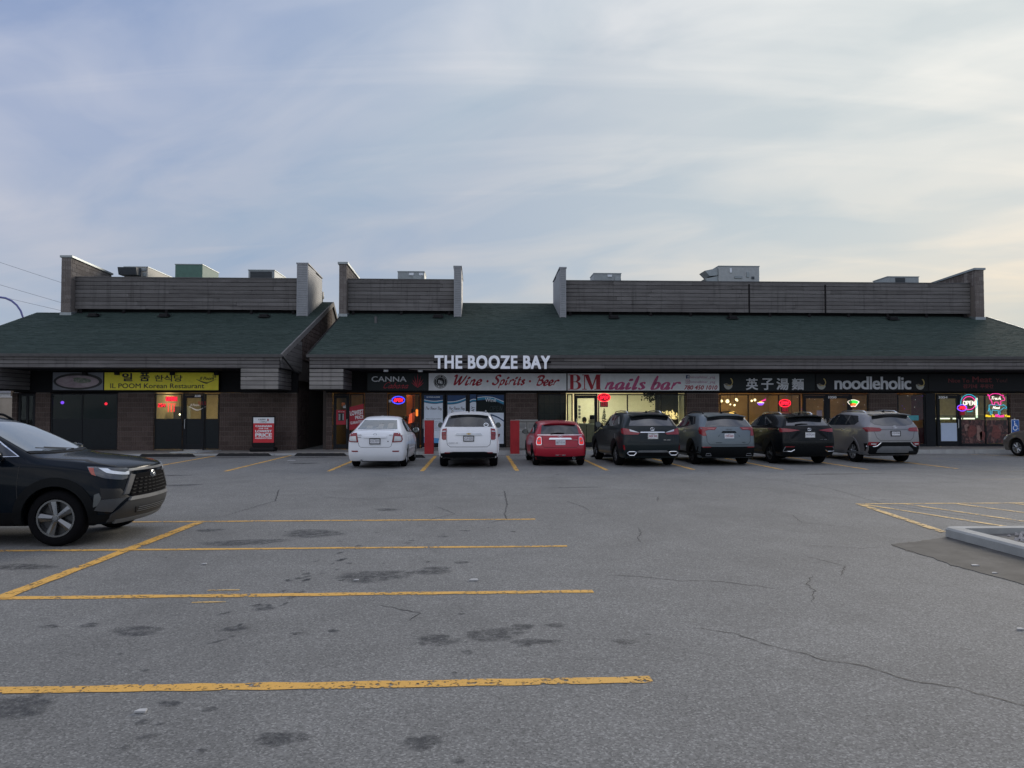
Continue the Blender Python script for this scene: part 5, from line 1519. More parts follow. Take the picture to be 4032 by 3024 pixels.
# hanging lanterns and furniture of the restaurant at left
for lab, x, z, mt, r in (('red lantern glowing in the dark restaurant window', -15.75, 2.0, NR, .06), ('violet lamp glowing in the far left restaurant window', -17.55, 2.05, NPU, .07), ('small warm lamp low in the restaurant window', -12.68, 1.55, LW2, .03), ('second small warm lamp beside it in the restaurant window', -12.5, 1.56, LW2, .03), ('small green lamp behind the restaurant door', -11.75, 1.70, NGR, .03)):
    bulb(lab, x, FY + .4, z, r, mt, None)
for lab, x0, x1, z0, z1, mt in (('grey shelf unit at the back of the restaurant', -13.3, -12.7, .1, 1.9, plain('shelf_grey', (.3, .29, .27, 1), .7)), ('dark red curtain inside the restaurant window', -13.0, -12.75, .1, 1.75, plain('curtain_red', (.2, .03, .04, 1), .8)), ('dark cabinet behind the restaurant sidelight', -11.4, -11.05, .1, 2.1, plain('cabinet_dark', (.08, .06, .05, 1), .7))):
    t = empty('cabinet', lab, 'cabinet', ((x0 + x1) / 2, FY + 1.5, z0)); w = (x1 - x0) / 2
    MB().bbox(-w, w, -.2, .2, 0, z1 - z0, .015).make('body', mt, t); MB().box(-w + .03, w - .03, -.206, -.195, (z1 - z0) * .5, (z1 - z0) * .52).make('shelf_edge', BLACK, t)
# cannabis shop fittings
for lab, x0, x1, z0, z1, mt in (('orange display panel behind the oval OPEN sign', -3.2, -2.85, 1.0, 2.4, plain('panel_orange', (.5, .12, .02, 1), .6)), ('dark shelf behind the brown window', -3.0, -2.55, .2, 1.8, plain('shelf_dark', (.09, .05, .04, 1), .6))):
    tag(MB().bbox(x0, x1, FY + 1.3, FY + 1.4, z0, z1, .01).make('shop_display', mt), lab, 'panel')
tag(MB().prism([(-3.02, 1.15), (-2.78, 1.22), (-2.76, 1.65), (-2.98, 1.55)], 'y', FY + .2, FY + .22).make('lit_poster', glow('poster_glow', (1, .12, .04, 1), .5)), 'glowing red poster leaning inside the brown window', 'poster')
tag(MB().lathe([(0, -.16), (.05, -.12), (.05, .12), (0, .16)], (-2.66, FY + .3, 1.62), 'z', 10).make('lit_vase', glow('vase_glow', (1, .22, .03, 1), .9), None, True), 'slim orange light behind the brown window edge', 'lamp')

# ================================================================== ROOFTOP EQUIPMENT
UNIT = plain('unit_grey', (.26, .29, .30, 1), .5, .2); UNITD = plain('unit_louvre', (.05, .06, .07, 1), .6); UGREEN = plain('unit_green', (.075, .16, .125, 1), .6); UCREAM = plain('unit_cream', (.42, .40, .35, 1), .6)
def unit(label, x0, x1, zt, y0=42.0, dep=1.8, mat=UNIT, louvre=None, z0=6.25, extra=None):
    t = empty('rooftop_unit', label, 'rooftop unit', ((x0 + x1) / 2, y0, z0), 0, 'rooftop air units')
    w, h = (x1 - x0) / 2, zt - z0
    MB().bbox(-w, w, 0, dep, 0, h, .02).make('housing', mat, t)
    MB().box(-w - .02, w + .02, -.02, dep + .02, h, h + .04).make('lid', FLASH, t)
    if louvre:
        a, b, c, d = louvre
        l = MB().box(-w + a * 2 * w, -w + b * 2 * w, -.03, .0, h - d, h - c).make('louvre_panel', UNITD, t)
        k = max(3, int((d - c) / .07))
        for i in range(k):
            z = h - d + (d - c) * (i + .5) / k
            MB().box(-w + a * 2 * w, -w + b * 2 * w, -.055, -.03, z - .012, z + .012).make('slat', UNITD, l)
    for (a, b, c, d, mt) in (extra or []):
        MB().bbox(-w + a * 2 * w, -w + b * 2 * w, -.05, .0, h - d, h - c, .008).make('access_panel', mt, t)
    return t
t = unit('cream rooftop unit with dark hooded intake at the far left', -19.1, -17.85, 9.42, 42, 4.2, UCREAM, None, extra=[(.72, .95, .05, .2, UNIT), (.8, .95, .3, .5, FLASH)])
MB().prism([(-.55, 3.17 - .5), (-.05, 3.17 - .5), (-.05, 3.17 - .06), (-.68, 3.17 - .12)], 'x', -.66, .3).make('intake_hood', UNITD, t)
unit('plain green rooftop box behind the left screen wall', -16.4, -14.95, 9.58, 42, 2.6, UGREEN)
unit('grey rooftop unit with dark front behind the left screen wall', -12.5, -11.1, 9.30, 42, 2.4, UNIT, (.08, .9, .06, .5))
unit('grey rooftop unit with pale labels behind the short screen wall', -4.45, -3.0, 9.28, 42, 1.5, UNIT, None, extra=[(.42, .6, .06, .2, WHITE), (.8, .96, .06, .2, WHITE), (.58, .9, .24, .42, FLASH)])
unit('low grey rooftop unit with a white label behind the long screen wall', 6.32, 7.84, 9.26, 42, 1.4, UNIT, None, extra=[(.5, .66, .06, .18, WHITE), (.76, .96, .18, .42, FLASH)])
t = unit('large grey rooftop unit with two angled intake hoods', 13.3, 15.6, 9.72, 42, 1.6, plain('unit_pale', (.34, .36, .36, 1), .5, .2), None, extra=[(.27, .32, .1, .36, WHITE), (.68, .74, .3, .6, FLASH), (.38, .57, .52, .66, UNIT), (.8, .87, .56, .7, UNITD)])
for zt in (3.4, 2.95):
    MB().prism([(-1.15, zt), (-1.15, zt - .42), (-1.62, zt - .45), (-1.9, zt - .16)], 'y', .1, 1.2).make('intake_hood', FLASH, t)
unit('low grey rooftop unit beside the right end wall', 22.9, 24.7, 9.20, 42, 1.6, UNIT, (.25, .55, .05, .4))
t = empty('roof_vent_stack', 'round cream vent stack behind the pale siding fin', 'vent stack', (-8.52, 41.4, 7.0), 0)
MB().lathe([(0, 1.05), (.2, 1.05), (.22, .7), (.16, .66), (.16, 0)], (0, 0, 0), 'z', 14).make('stack', UCREAM, t, True)

# ================================================================== STREET FURNITURE
BRED = m_concrete('bollard_red', rgb(150, 36, 42), rgb(176, 48, 52), 2.0, .6)
for i, x in enumerate((-1.93, 1.39)):
    t = empty('bollard', ['square red bollard between the two white cars', 'square red bollard in front of the grey bins'][i], 'bollard', (x, 30.72 - .72, 0), 0, 'red bollards')
    MB().bbox(-.175, .175, -.175, .175, .02, 1.33, .018).make('post', BRED, t); MB().bbox(-.19, .19, -.19, .19, 0, .04, .005).make('base', KERB, t); MB().bbox(-.18, .18, -.18, .18, 1.33, 1.35, .005).make('cap', plain('worn_cap', (.35, .22, .2, 1), .8), t)
# double grey litter bin
t = empty('litter_bin', 'grey twin recycling and trash bin beside the red bollard', 'bin', (1.92, 31.2, .15))
BIN = plain('bin_grey', (.25, .25, .23, 1), .6, var=.08)
for s, word in ((-1, 'RECYCLING'), (1, 'TRASH')):
    c = s * .215
    MB().bbox(c - .21, c + .21, -.28, .28, .02, 1.12, .015).make('bin_body', BIN, t)
    MB().bbox(c - .17, c + .17, -.295, -.27, .06, .98, .01).make('bin_door', plain('bin_door_grey', (.29, .29, .27, 1), .6), t)
    MB().prism([(c - .15, .86)] + [(c + .15 * math.cos(R(a)), .98 + .06 * math.sin(R(a))) for a in range(180, -1, -30)] + [(c + .15, .86)], 'y', -.305, -.285).make('bin_slot', plain('bin_slot_grey', (.2, .2, .19, 1), .6), t)
    lettering(word, c - .08 if s > 0 else c - .13, c + .08 if s > 0 else c + .13, -.298, .76, .79, WHITEP, t)
    MB().bbox(c + .13, c + .2, -.32, -.28, .84, .88, .005).make('latch', ALU, t)
MB().bbox(-.45, .45, -.32, .3, 1.12, 1.2, .02).make('lid', BIN, t)
# sandwich board
t = empty('sandwich_board', 'black framed pavement board reading CANNABIS FOR THE LOWEST PRICE GUARANTEED', 'sandwich board', (-8.76, 31.75, .06))
for s in (-1, 1): MB().box(s * .44 - .02, s * .44 + .02, -.02, .02, .2, 1.42).make('frame_side', BLACK, t)
MB().box(-.46, .46, -.022, .022, 1.38, 1.425).make('frame_top', BLACK, t); MB().box(-.46, .46, -.022, .022, .3, .35).make('frame_bottom', BLACK, t)
MB().bbox(-.5, .5, -.26, .26, 0, .16, .04).make('water_base', BLACK, t); MB().box(-.42, .42, -.05, .05, .15, .3).make('foot', BLACK, t)
SBRED = plain('board_red', rgb(208, 44, 56), .5, var=.04)
MB().box(-.42, .42, -.01, .01, .35, 1.14).make('red_sheet', SBRED, t); MB().box(-.42, .42, -.01, .01, 1.14, 1.38).make('white_sheet', WHITEP, t)
lettering('CANNA', -.22, .08, -.013, 1.26, 1.32, INK, t, .015); brush(place_strokes(script_strokes('Cabana', .4), -.15, .12, 1.175, 1.25), -.013, .006, INK, t); disc(.17, -.013, 1.27, .035, .055, plain('board_leaf', rgb(170, 90, 90), .6), t, 'leaf_emblem', 12)
for s, a, z0, z1 in (('CANNABIS', .335, .985, 1.06), ('FOR THE', .19, .90, .955), ('LOWEST', .335, .765, .865), ('PRICE', .335, .59, .735), ('GUARANTEED', .335, .505, .565)):
    lettering(s, -a, a, -.013, z0, z1, WHITEP, t, .045)
# wheel stops
def wheel_stop(label, x0, x1, y):
    t = empty('wheel_stop', label, 'wheel stop', ((x0 + x1) / 2, y, 0), 0, 'rubber wheel stops')
    w = (x1 - x0) / 2
    b = MB(); b.add([(-w, -.09, 0), (w, -.09, 0), (w, .09, 0), (-w, .09, 0), (-w + .12, -.05, .11), (w - .12, -.05, .11), (w - .12, .05, .11), (-w + .12, .05, .11)], CUBE_F)
    b.make('rubber_bar', BLACK, t)
    for c in (-.62, -.25, .25, .62, .88): MB().prism([(c * w - .09, .112), (c * w + .09, .112), (c * w + .07, .118), (c * w - .08, .118)], 'y', -.045, .03).make('worn_marking', plain('worn_marking', (.42, .40, .33, 1), .8), t)
for lab, x0, x1, y in (('black rubber wheel stop nearest the black SUV', -12.6, -10.55, 29.15), ('black rubber wheel stop before the sandwich board', -9.9, -7.85, 29.5), ('black rubber wheel stop left of the white sedan', -6.98, -5.0, 29.45), ('black wheel stop end at the white sedan front wheel', -3.6, -1.95, 28.2), ('black wheel stop end at the front wheel of dark SUV by the red car', 4.1, 5.9, 28.3)):
    wheel_stop(lab, x0, x1, y)
t = empty('threshold_ramp', 'pale metal ramp plate lying before the restaurant door', 'ramp', (-11.4, 31.6, .05)); MB().prism([(-.75, -.75), (.35, -.75), (.75, .75), (-.05, .75)], 'z', .0, .035).make('plate', plain('ramp_plate', (.55, .57, .58, 1), .5, .3), t); MB().prism([(-.75, -.79), (.35, -.79), (.35, -.75), (-.75, -.75)], 'z', -.0, .02).make('lip', FLASH, t)
t = empty('accessible_parking_sign', 'blue wheelchair symbol parking sign at the right edge', 'road sign', (22.2, 31.0, .1))
MB().tube([(0, .02, 0), (0, .02, 1.3)], .025, 8).make('post', ALU, t)
MB().bbox(-.17, .17, -.02, .0, .62, 1.24, .01).make('plate_border', WHITEP, t); MB().box(-.155, .155, -.026, -.021, .635, 1.225).make('blue_plate', plain('sign_blue', rgb(30, 92, 170), .4), t)
brush([[(-.03, 1.14), (-.02, 1.0), (.06, .98), (.08, .88), (.12, .86)], [(-.02, 1.06), (.05, 1.05)]], -.029, .016, WHITEP, t, 'symbol', 1.0); brush([arc(-.01, .89, .085, .085, 120, 380, 14)], -.029, .014, WHITEP, t, 'symbol', 1.0); disc(-.035, -.029, 1.16, .022, .022, WHITEP, t, 'symbol', 12)

# ================================================================== BEYOND THE LEFT END
t = empty('boundary_wall', 'pale beige wall beyond the left end of the shops', 'wall', (-26, 44, 0))
MB().box(-12, 5.5, 0, .25, 0, 2.42).make('wall_panel', m_concrete('beige_wall', (.36, .31, .25, 1), (.44, .38, .31, 1)), t); MB().box(-12.05, 5.55, -.04, .29, 2.42, 2.5).make('coping', plain('wall_coping', (.5, .48, .46, 1), .7), t)
t = empty('white_house', 'far white building glimpsed over the beige wall at left', 'building', (-46, 78, 0)); MB().box(-14, 8, 0, 8, 0, 3.4).make('wall', plain('house_white', (.62, .62, .63, 1), .7), t)
for i in range(8): MB().box(-12 + i * 2.4, -10.8 + i * 2.4, -.05, .0, 2.3, 3.1).make('window', UNITD, t)
MB().prism([(-.4, 3.4), (8.4, 3.4), (4, 4.2)], 'x', -14.4, 8.4).make('roof', plain('house_roof', (.1, .1, .11, 1), .8), t)
t = empty('street_lamp', 'curved violet-blue lamp arm rising behind the left roof', 'street lamp', (-24.87, 43.0, 0))
LB = plain('lamp_blue', (.10, .11, .30, 1), .4)
MB().tube([(0, 0, 0), (0, 0, 3.8), (0, 0, 6.4)] + [(-1.35 + 1.35 * math.cos(R(a)), 0, 6.4 + 1.5 * math.sin(R(a))) for a in range(15, 166, 15)], [.09, .08, .06] + [.055] * 11, 8).make('arched_pole', LB, t, True)
MB().bbox(-3.1, -2.55, -.12, .12, 6.5, 6.75, .04).make('lamp_head', LB, t)
for k, (za, zb) in enumerate(((12.99, 11.42), (11.28, 9.89), (10.39, 9.29))):
    pts = [(-48 + 24 * i / 16, 60, zb + (zb - za) / 4.76 * ((-48 + 24 * i / 16) + 31.8)) for i in range(17)]
    tag(MB().tube(pts, .011, 5).make('power_line', UNITD), ['uppermost overhead wire crossing the sky at left', 'middle overhead wire crossing the sky at left', 'lowest overhead wire crossing the sky at left'][k], 'wire', 'overhead wires')
t = empty('bare_tree', 'bare twigs of a small tree just over the left roof edge', 'tree', (-27.2, 46, 0))
MB().tube([(0, 0, 0), (.05, 0, 3.5), (0, 0, 5.6)], [.12, .09, .05], 7).make('trunk', plain('bark', (.09, .07, .055, 1), .9), t)
b = MB()
for k in range(60):
    a, z = random.uniform(0, 6.3), random.uniform(4.2, 5.9); l = random.uniform(.4, 1.1)
    p0 = Vector((0, 0, z)); p1 = p0 + Vector((math.cos(a) * l * .6, math.sin(a) * l * .6, l * .7)); p2 = p1 + Vector((random.uniform(-.3, .3), random.uniform(-.3, .3), random.uniform(.1, .5)))
    b.tube([p0, p1, p2], [.025, .014, .006], 4)
b.make('crown', plain('bark', (.09, .07, .055, 1), .9), t)

# ================================================================== CARS
def m_carglass(name, base=(.012, .015, .018, 1)):
    m = MT(name); n = m.noise(m.pos(), 1.5, 2, .5)
    m.set(color=m.mix(n, base, tuple(q * 1.8 for q in base[:3]) + (1,)), rough=.05, spec=.7, coat=.5, coat_rough=.03)
    return m.m
CGLASS = m_carglass('car_glass')
CGLASS2 = m_carglass('car_glass_clear', (.05, .062, .06, 1))
RGLASS = MT('rear_window_glass').set(color=(.018, .021, .024, 1), rough=.06, spec=1.0, coat=1.0, coat_rough=.04).m
RUBBER = plain('tyre_rubber', (.005, .005, .006, 1), .85, spec=.1, var=.2, scale=20, bump=.2)
ALLOY = plain('alloy_rim', (.42, .43, .44, 1), .3, .85)
ALLOYD = plain('dark_alloy_rim', (.07, .072, .075, 1), .35, .7)
CHROME = plain('chrome', (.75, .77, .79, 1), .12, 1.0, var=.03)
CLAD = plain('car_cladding', (.005, .006, .007, 1), .55, spec=.12, var=.2)
CLADG = plain('car_grey_trim', (.16, .17, .18, 1), .45, .3)
LRED = plain('tail_lens_red', (.22, .008, .014, 1), .15, coat=.6)
LREDB = glow('tail_lens_lit', (.75, .03, .03, 1), .35)
LCLEAR = plain('lamp_clear_lens', (.55, .56, .58, 1), .15, .3, coat=.6)
LAMB = plain('lamp_amber', (.35, .06, .03, 1), .2, coat=.5)
PLATE = plain('number_plate', (.66, .67, .70, 1), .5, var=.05)
PRED = plain('plate_red', (.35, .05, .06, 1), .5)
PGREY = plain('plate_grey', (.20, .19, .21, 1), .5)
SEAM = plain('panel_seam', (.01, .01, .01, 1), .7)
UNDER = plain('underbody', (.005, .005, .006, 1), .9, spec=.1)

class Car:
    def __init__(self, label, loc, rz, paint, L, W, H, wb, ra, gc=.24, tr=.36, hood=1.03, bz=1.05, cowl=None, rr=.30, rake=.08, roof_front=None, top=None, belt=None, mid=None, zmid=.68,
                 name='parked_car', cat='car', rw=1.0, arch=.065, crease=.45):
        self.L, self.W, self.H, self.tr, self.ra, self.fa = L, W, H, tr, ra, ra + wb
        self.root = empty(name, label, cat, loc, rz, 'cars in the lot')
        cw = cowl or (ra + wb - .32)
        rf = roof_front or (cw - .85)
        h = hood
        top = top or [(rr, H - .11, .66), (rr + .35, H - .03, .70), (rr + 1.0, H, .71), ((rr + 1.0 + rf) / 2 + .1, H, .71), (rf, H - .06, .67), (cw, h + .03, .80), (ra + wb + .1, h - .01, .79), (L - .34, h - .09, .73), (L - .10, h - .19, .62)]
        top = [(a, b, c * (rw if i < 5 else 1)) for i, (a, b, c) in enumerate(top)]
        belt = belt or [(rake, bz, .87), (.30, bz, .95), (ra, bz - .01, .965), (ra + wb * .36, bz - .03, .965), (ra + wb * .66, bz - .05, .965), (cw + .02, h - .06, .95), (ra + wb + .1, h - .10, .935), (L - .26, h - .17, .88), (L - .04, h - .29, .74)]
        mid = mid or [(0, zmid, .89), (.24, zmid, .985), (ra, zmid, 1.0), (ra + wb * .36, zmid, .985), (ra + wb * .66, zmid, .985), (cw + .1, zmid, .99), (ra + wb + .1, zmid, 1.0), (L - .22, zmid - .04, .95), (L, zmid - .1, .80)]
        low = [(y + (.02 if i == 0 else (-.01 if i == 8 else 0)), gc + .16, w * .99) for i, (y, z, w) in enumerate(mid)]
        sill = [(y + (.14 if i == 0 else (-.12 if i == 8 else 0)), gc, w * .93) for i, (y, z, w) in enumerate(mid)]
        rows = [sill, low, mid, belt, top]
        bm = bmesh.new()
        V = {}
        def vert(j, k, i, s):
            key = (j, k, i, 0 if i == 2 else s)
            if key in V: return V[key]
            y, z, w = rows[k][j]
            x = w * W / 2
            xx = {0: x, 1: x * .58, 2: 0.0}[i] * s
            if j == 0: y = y - {0: 0, 1: .075, 2: .10}[i] + (.10 if i == 0 else .10)
            if j == 8: y = y + {0: 0, 1: .10, 2: .14}[i] - .10
            if k == 4: z = z + {0: 0, 1: .028, 2: .04}[i]
            V[key] = bm.verts.new((xx, y, z))
            return V[key]
        def face(*ks):
            vs = []
            for k in ks:
                v = vert(*k)
                if v not in vs: vs.append(v)
            try: bm.faces.new(vs)
            except ValueError: pass
        for s in (-1, 1):
            for j in range(8):
                for k in range(4): face((j, k, 0, s), (j + 1, k, 0, s), (j + 1, k + 1, 0, s), (j, k + 1, 0, s))
                for i in (0, 1):
                    face((j, 4, i, s), (j + 1, 4, i, s), (j + 1, 4, i + 1, s), (j, 4, i + 1, s))
                    face((j, 0, i, s), (j, 0, i + 1, s), (j + 1, 0, i + 1, s), (j + 1, 0, i, s))
            for j in (0, 8):
                for k in range(4):
                    for i in (0, 1): face((j, k, i, s), (j, k + 1, i, s), (j, k + 1, i + 1, s), (j, k, i + 1, s))
        bmesh.ops.recalc_face_normals(bm, faces=bm.faces[:])
        cl = bm.edges.layers.float.new('crease_edge')
        inv = {v: k for k, v in V.items()}
        for e in bm.edges:
            a, b = inv[e.verts[0]], inv[e.verts[1]]
            c = 0.0
            if a[1] == b[1] == 3 and a[2] == b[2] == 0: c = crease
            if a[1] == b[1] == 4 and a[2] == b[2] == 0: c = .35 if min(a[0], b[0]) < 5 else .5
            if a[1] == b[1] == 0 and (a[2] == b[2] == 0): c = .7
            if a[0] == b[0] == 0 and a[2] == b[2] == 0: c = .35 if min(a[1], b[1]) < 3 else .5
            if a[0] == b[0] == 0 and a[1] == b[1] == 4: c = .75
            if a[0] == b[0] == 0 and a[1] == b[1] == 3: c = .3
            if a[0] == b[0] == 0 and a[1] == b[1] == 0: c = .6
            if a[0] == b[0] == 8 and a[1] == b[1] and a[1] in (0, 4): c = .4
            if a[0] == b[0] == 5 and a[1] == b[1] == 4: c = .3
            e[cl] = c
        me = bpy.data.meshes.new('cage'); bm.to_mesh(me); bm.free()
        o = bpy.data.objects.new('cage', me)
        md = o.modifiers.new('s', 'SUBSURF'); md.levels = 3
        m2 = eval_mesh(o)
        lo = [min(v.co[a] for v in m2.vertices) for a in range(3)]; hi = [max(v.co[a] for v in m2.vertices) for a in range(3)]
        for v in m2.vertices:
            c = v.co
            v.co = (c.x * W / (hi[0] - lo[0]), (c.y - lo[1]) * L / (hi[1] - lo[1]), gc + (c.z - lo[2]) * (H - gc) / (hi[2] - lo[2]))
        o = bpy.data.objects.new('body_tmp', m2)
        cb = bmesh.new()
        for y in (self.ra, self.fa):
            r_ = bmesh.ops.create_cone(cb, cap_ends=True, segments=40, radius1=tr + arch, radius2=tr + arch, depth=W * 2)
            bmesh.ops.rotate(cb, verts=r_['verts'], matrix=Matrix.Rotation(R(90), 3, 'Y'))
            bmesh.ops.translate(cb, verts=r_['verts'], vec=(0, y, tr + .01))
        cme = bpy.data.meshes.new('cut'); cb.to_mesh(cme); cb.free()
        co = bpy.data.objects.new('cut', cme)
        md = o.modifiers.new('b', 'BOOLEAN'); md.object = co; md.operation = 'DIFFERENCE'; md.solver = 'EXACT'
        m3 = eval_mesh(o, co)
        self.bvh = BVHTree.FromPolygons([v.co.copy() for v in m2.vertices], [tuple(p.vertices) for p in m2.polygons])
        m3.materials.clear(); m3.materials.append(paint)
        m3.polygons.foreach_set('use_smooth', [True] * len(m3.polygons))
        m3.set_sharp_from_angle(angle=R(38))
        m3.name = 'body'
        self.body = bpy.data.objects.new('body', m3); COL.objects.link(self.body); self.body.parent = self.root
        u = MB(); u.box(-W * .34, W * .34, .5, L - .5, gc - .04, gc + .25)
        u.box(-W * .38, W * .38, ra + tr + .1, self.fa - tr - .1, gc - .03, gc + .3)
        u.box(-W * .30, W * .30, .3, L - .3, tr, tr + .5)
        u.make('underbody', UNDER, self.root)
    def cast(self, u, v, axis):
        L = self.L
        o, d = {'rear': ((u, -2, v), (0, 1, 0)), 'front': ((u, L + 2, v), (0, -1, 0)), 'left': ((-3, u, v), (1, 0, 0)), 'right': ((3, u, v), (-1, 0, 0)), 'top': ((u, v, 4), (0, 0, -1))}[axis]
        o, d = Vector(o), Vector(d)
        p, n, i, t = self.bvh.ray_cast(o, d)
        k = 0
        while p is None and k < 30 and axis in ('rear', 'front'):      # past the corner: step in to the last bit of bodywork
            k += 1; o.x *= .993
            p, n, i, t = self.bvh.ray_cast(o, d)
        if p is None:
            g = {'rear': (u, .1, v), 'front': (u, L - .1, v), 'left': (-self.W / 2, u, v), 'right': (self.W / 2, u, v), 'top': (u, v, 1.5)}[axis]
            p, n, i, t = self.bvh.find_nearest(Vector(g))
        return p, n, d
    def patch(self, name, poly, axis, mat, off=.004, depth=.02, parent=None, mirror=False, grid=.06):
        """a lens, pane or trim piece laid on the body's own curved surface"""
        objs = []
        for s in ((1, -1) if mirror else (1,)):
            ax = axis
            pl = poly
            if s < 0:
                if axis in ('left', 'right'): ax = 'right' if axis == 'left' else 'left'
                else: pl = [(-u, v) for u, v in poly]
            bm = bmesh.new()
            bm.faces.new([bm.verts.new((u, v, 0)) for u, v in pl])
            bmesh.ops.triangulate(bm, faces=bm.faces[:])
            for a in (0, 1):
                lo, hi = min(p[a] for p in pl), max(p[a] for p in pl)
                k = math.ceil(lo / grid)
                while k * grid < hi:
                    co = [0, 0, 0]; no = [0, 0, 0]; co[a] = k * grid; no[a] = 1
                    bmesh.ops.bisect_plane(bm, geom=bm.verts[:] + bm.edges[:] + bm.faces[:], plane_co=co, plane_no=no, dist=1e-5)
                    k += 1
            bm.verts.index_update()
            front, back = [], []
            for v in bm.verts:
                p, n, d = self.cast(v.co.x, v.co.y, ax)
                front.append(p - d * off * .5 + n * off * .7); back.append(p + d * depth)
            nv = len(front)
            faces = [[v.index for v in f.verts] for f in bm.faces]
            for e in bm.edges:
                if len(e.link_faces) == 1:
                    a, b = e.verts[0].index, e.verts[1].index
                    faces.append([a, b, nv + b, nv + a])
            bm.free()
            o = mesh_obj(name, front + back, faces, mat, parent or self.root, True)
            b2_ = bmesh.new(); b2_.from_mesh(o.data); bmesh.ops.recalc_face_normals(b2_, faces=b2_.faces[:]); b2_.to_mesh(o.data); b2_.free()
            o.data.set_sharp_from_angle(angle=R(50))
            objs.append(o)
        return objs
    def seam(self, pts, axis, w=.010, mirror=False):
        poly = []
        P = [Vector(p) for p in pts]
        Lh, Rh = [], []
        for i, p in enumerate(P):
            d = (P[min(i + 1, len(P) - 1)] - P[max(i - 1, 0)]).normalized()
            n = Vector((-d.y, d.x)) * w / 2
            Lh.append(tuple(p + n)); Rh.append(tuple(p - n))
        return self.patch('panel_seam', Lh + Rh[::-1], axis, SEAM, .0015, .004, mirror=mirror)
    def wheels(self, style='split', mat=ALLOY, n=5, w=.225, track=None, rim=.66):
        tr, W = self.tr, self.W
        xo = (track or W / 2) - .035
        def tyre():
            ri = tr * rim
            prof = [(ri, -w / 2 + .02), (ri + .01, -w / 2), (tr - .05, -w / 2 - .006), (tr - .012, -w / 2 + .018), (tr, -w / 2 + .05), (tr, w / 2 - .05), (tr - .012, w / 2 - .018), (tr - .05, w / 2 + .006), (ri + .01, w / 2), (ri, w / 2 - .02)]
            return MB().lathe(prof, (0, 0, 0), 'x', 36)
        def rimm():
            ri = tr * rim - .004
            b = MB()
            b.lathe([(ri, w / 2 - .02), (ri, -w / 2 + .012), (ri - .022, -w / 2 + .012), (ri - .03, -w / 2 + .05), (ri - .03, w / 2 - .02)], (0, 0, 0), 'x', 36)
            b.lathe([(0, -w / 2 + .012), (ri * .2, -w / 2 + .016), (ri * .24, -w / 2 + .05)], (0, 0, 0), 'x', 20)
            for k in range(n):
                a = 2 * math.pi * k / n + .31
                def sp(a0, a1, hw0, hw1):
                    c0, s0, c1, s1 = math.cos(a0), math.sin(a0), math.cos(a1), math.sin(a1)
                    r0, r1 = ri * .18, ri - .012
                    p = [(-w / 2 + .016, r0 * c0 + hw0 * s0, r0 * s0 - hw0 * c0), (-w / 2 + .016, r0 * c0 - hw0 * s0, r0 * s0 + hw0 * c0), (-w / 2 + .02, r1 * c1 - hw1 * s1, r1 * s1 + hw1 * c1), (-w / 2 + .02, r1 * c1 + hw1 * s1, r1 * s1 - hw1 * c1)]
                    q = [(x + .05, y * 1.0, z * 1.0) for x, y, z in p]
                    p[0:4] = [(x + .012, y_, z_) for x, y_, z_ in p]
                    b.add(p + q, CUBE_F)
                    ra_, rb_ = (-w / 2 + .006, r0 * c0, r0 * s0), (-w / 2 + .012, r1 * c1, r1 * s1)     # raised ridge down the spoke
                    b.add([p[0], p[1], p[2], p[3], ra_, rb_], [(0, 4, 5, 3), (4, 1, 2, 5), (0, 1, 4), (3, 5, 2)])
                if style == 'five': sp(a, a, ri * .13, ri * .24)
                elif style == 'split': sp(a, a - .24, ri * .05, ri * .075); sp(a, a + .24, ri * .05, ri * .075)
                else: sp(a, a + .16, ri * .09, ri * .12)
            return b
        tm, rm = None, None
        for s in (-1, 1):
            for y in (self.ra, self.fa):
                if tm is None:
                    o = tyre().make('wheel', RUBBER, self.root, True); o.data.set_sharp_from_angle(angle=R(40)); tm = o.data
                    r_ = rimm().make('rim', mat, o); rm = r_.data
                    hb = MB().lathe([(0, .0), (tr * rim - .035, .0)], (-.02, 0, 0), 'x', 24).make('brake_disc', ALLOYD, o); hm = hb.data
                    cb_ = MB().lathe([(0, -w / 2 + .004), (tr * .085, -w / 2 + .006), (tr * .09, -w / 2 + .02)], (0, 0, 0), 'x', 14).make('centre_cap', CLADG, o); cm_ = cb_.data
                else:
                    o = bpy.data.objects.new('wheel', tm); COL.objects.link(o); o.parent = self.root
                    for nm, me in (('rim', rm), ('brake_disc', hm), ('centre_cap', cm_)):
                        c = bpy.data.objects.new(nm, me); COL.objects.link(c); c.parent = o
                o.location = (s * (xo - w / 2), y, tr)
                o.rotation_euler = (random.uniform(0, 1), 0, math.pi if s > 0 else 0)
    def plate(self, s, z, frame=None, ink=PRED, w=.30, h=.15, x=0.0, extra=None):
        p, n, d = self.cast(x, z, 'rear')
        y = p.y - .02
        t = MB().box(x - w / 2, x + w / 2, y, y + .02, z - h / 2, z + h / 2).make('number_plate', PLATE, self.root)
        if frame is not None:
            f = MB()
            f.box(x - w / 2 - .012, x + w / 2 + .012, y - .006, y + .015, z + h / 2 - .01, z + h / 2 + .012); f.box(x - w / 2 - .012, x + w / 2 + .012, y - .006, y + .015, z - h / 2 - .012, z - h / 2 + .012)
            f.box(x - w / 2 - .012, x - w / 2 + .008, y - .005, y + .015, z - h / 2 + .012, z + h / 2 - .01); f.box(x + w / 2 - .008, x + w / 2 + .012, y - .005, y + .015, z - h / 2 + .012, z + h / 2 - .01)
            f.make('plate_frame', frame, t)
        lettering(s, x - w * .42, x + w * .42, y - .003, z - h * .22, z + h * .22, ink, t, .015, name='plate_number')
        lettering('Alberta', x - w * .16, x + w * .16, y - .003, z + h * .29, z + h * .40, ink, t, .0, name='plate_number')
        return y
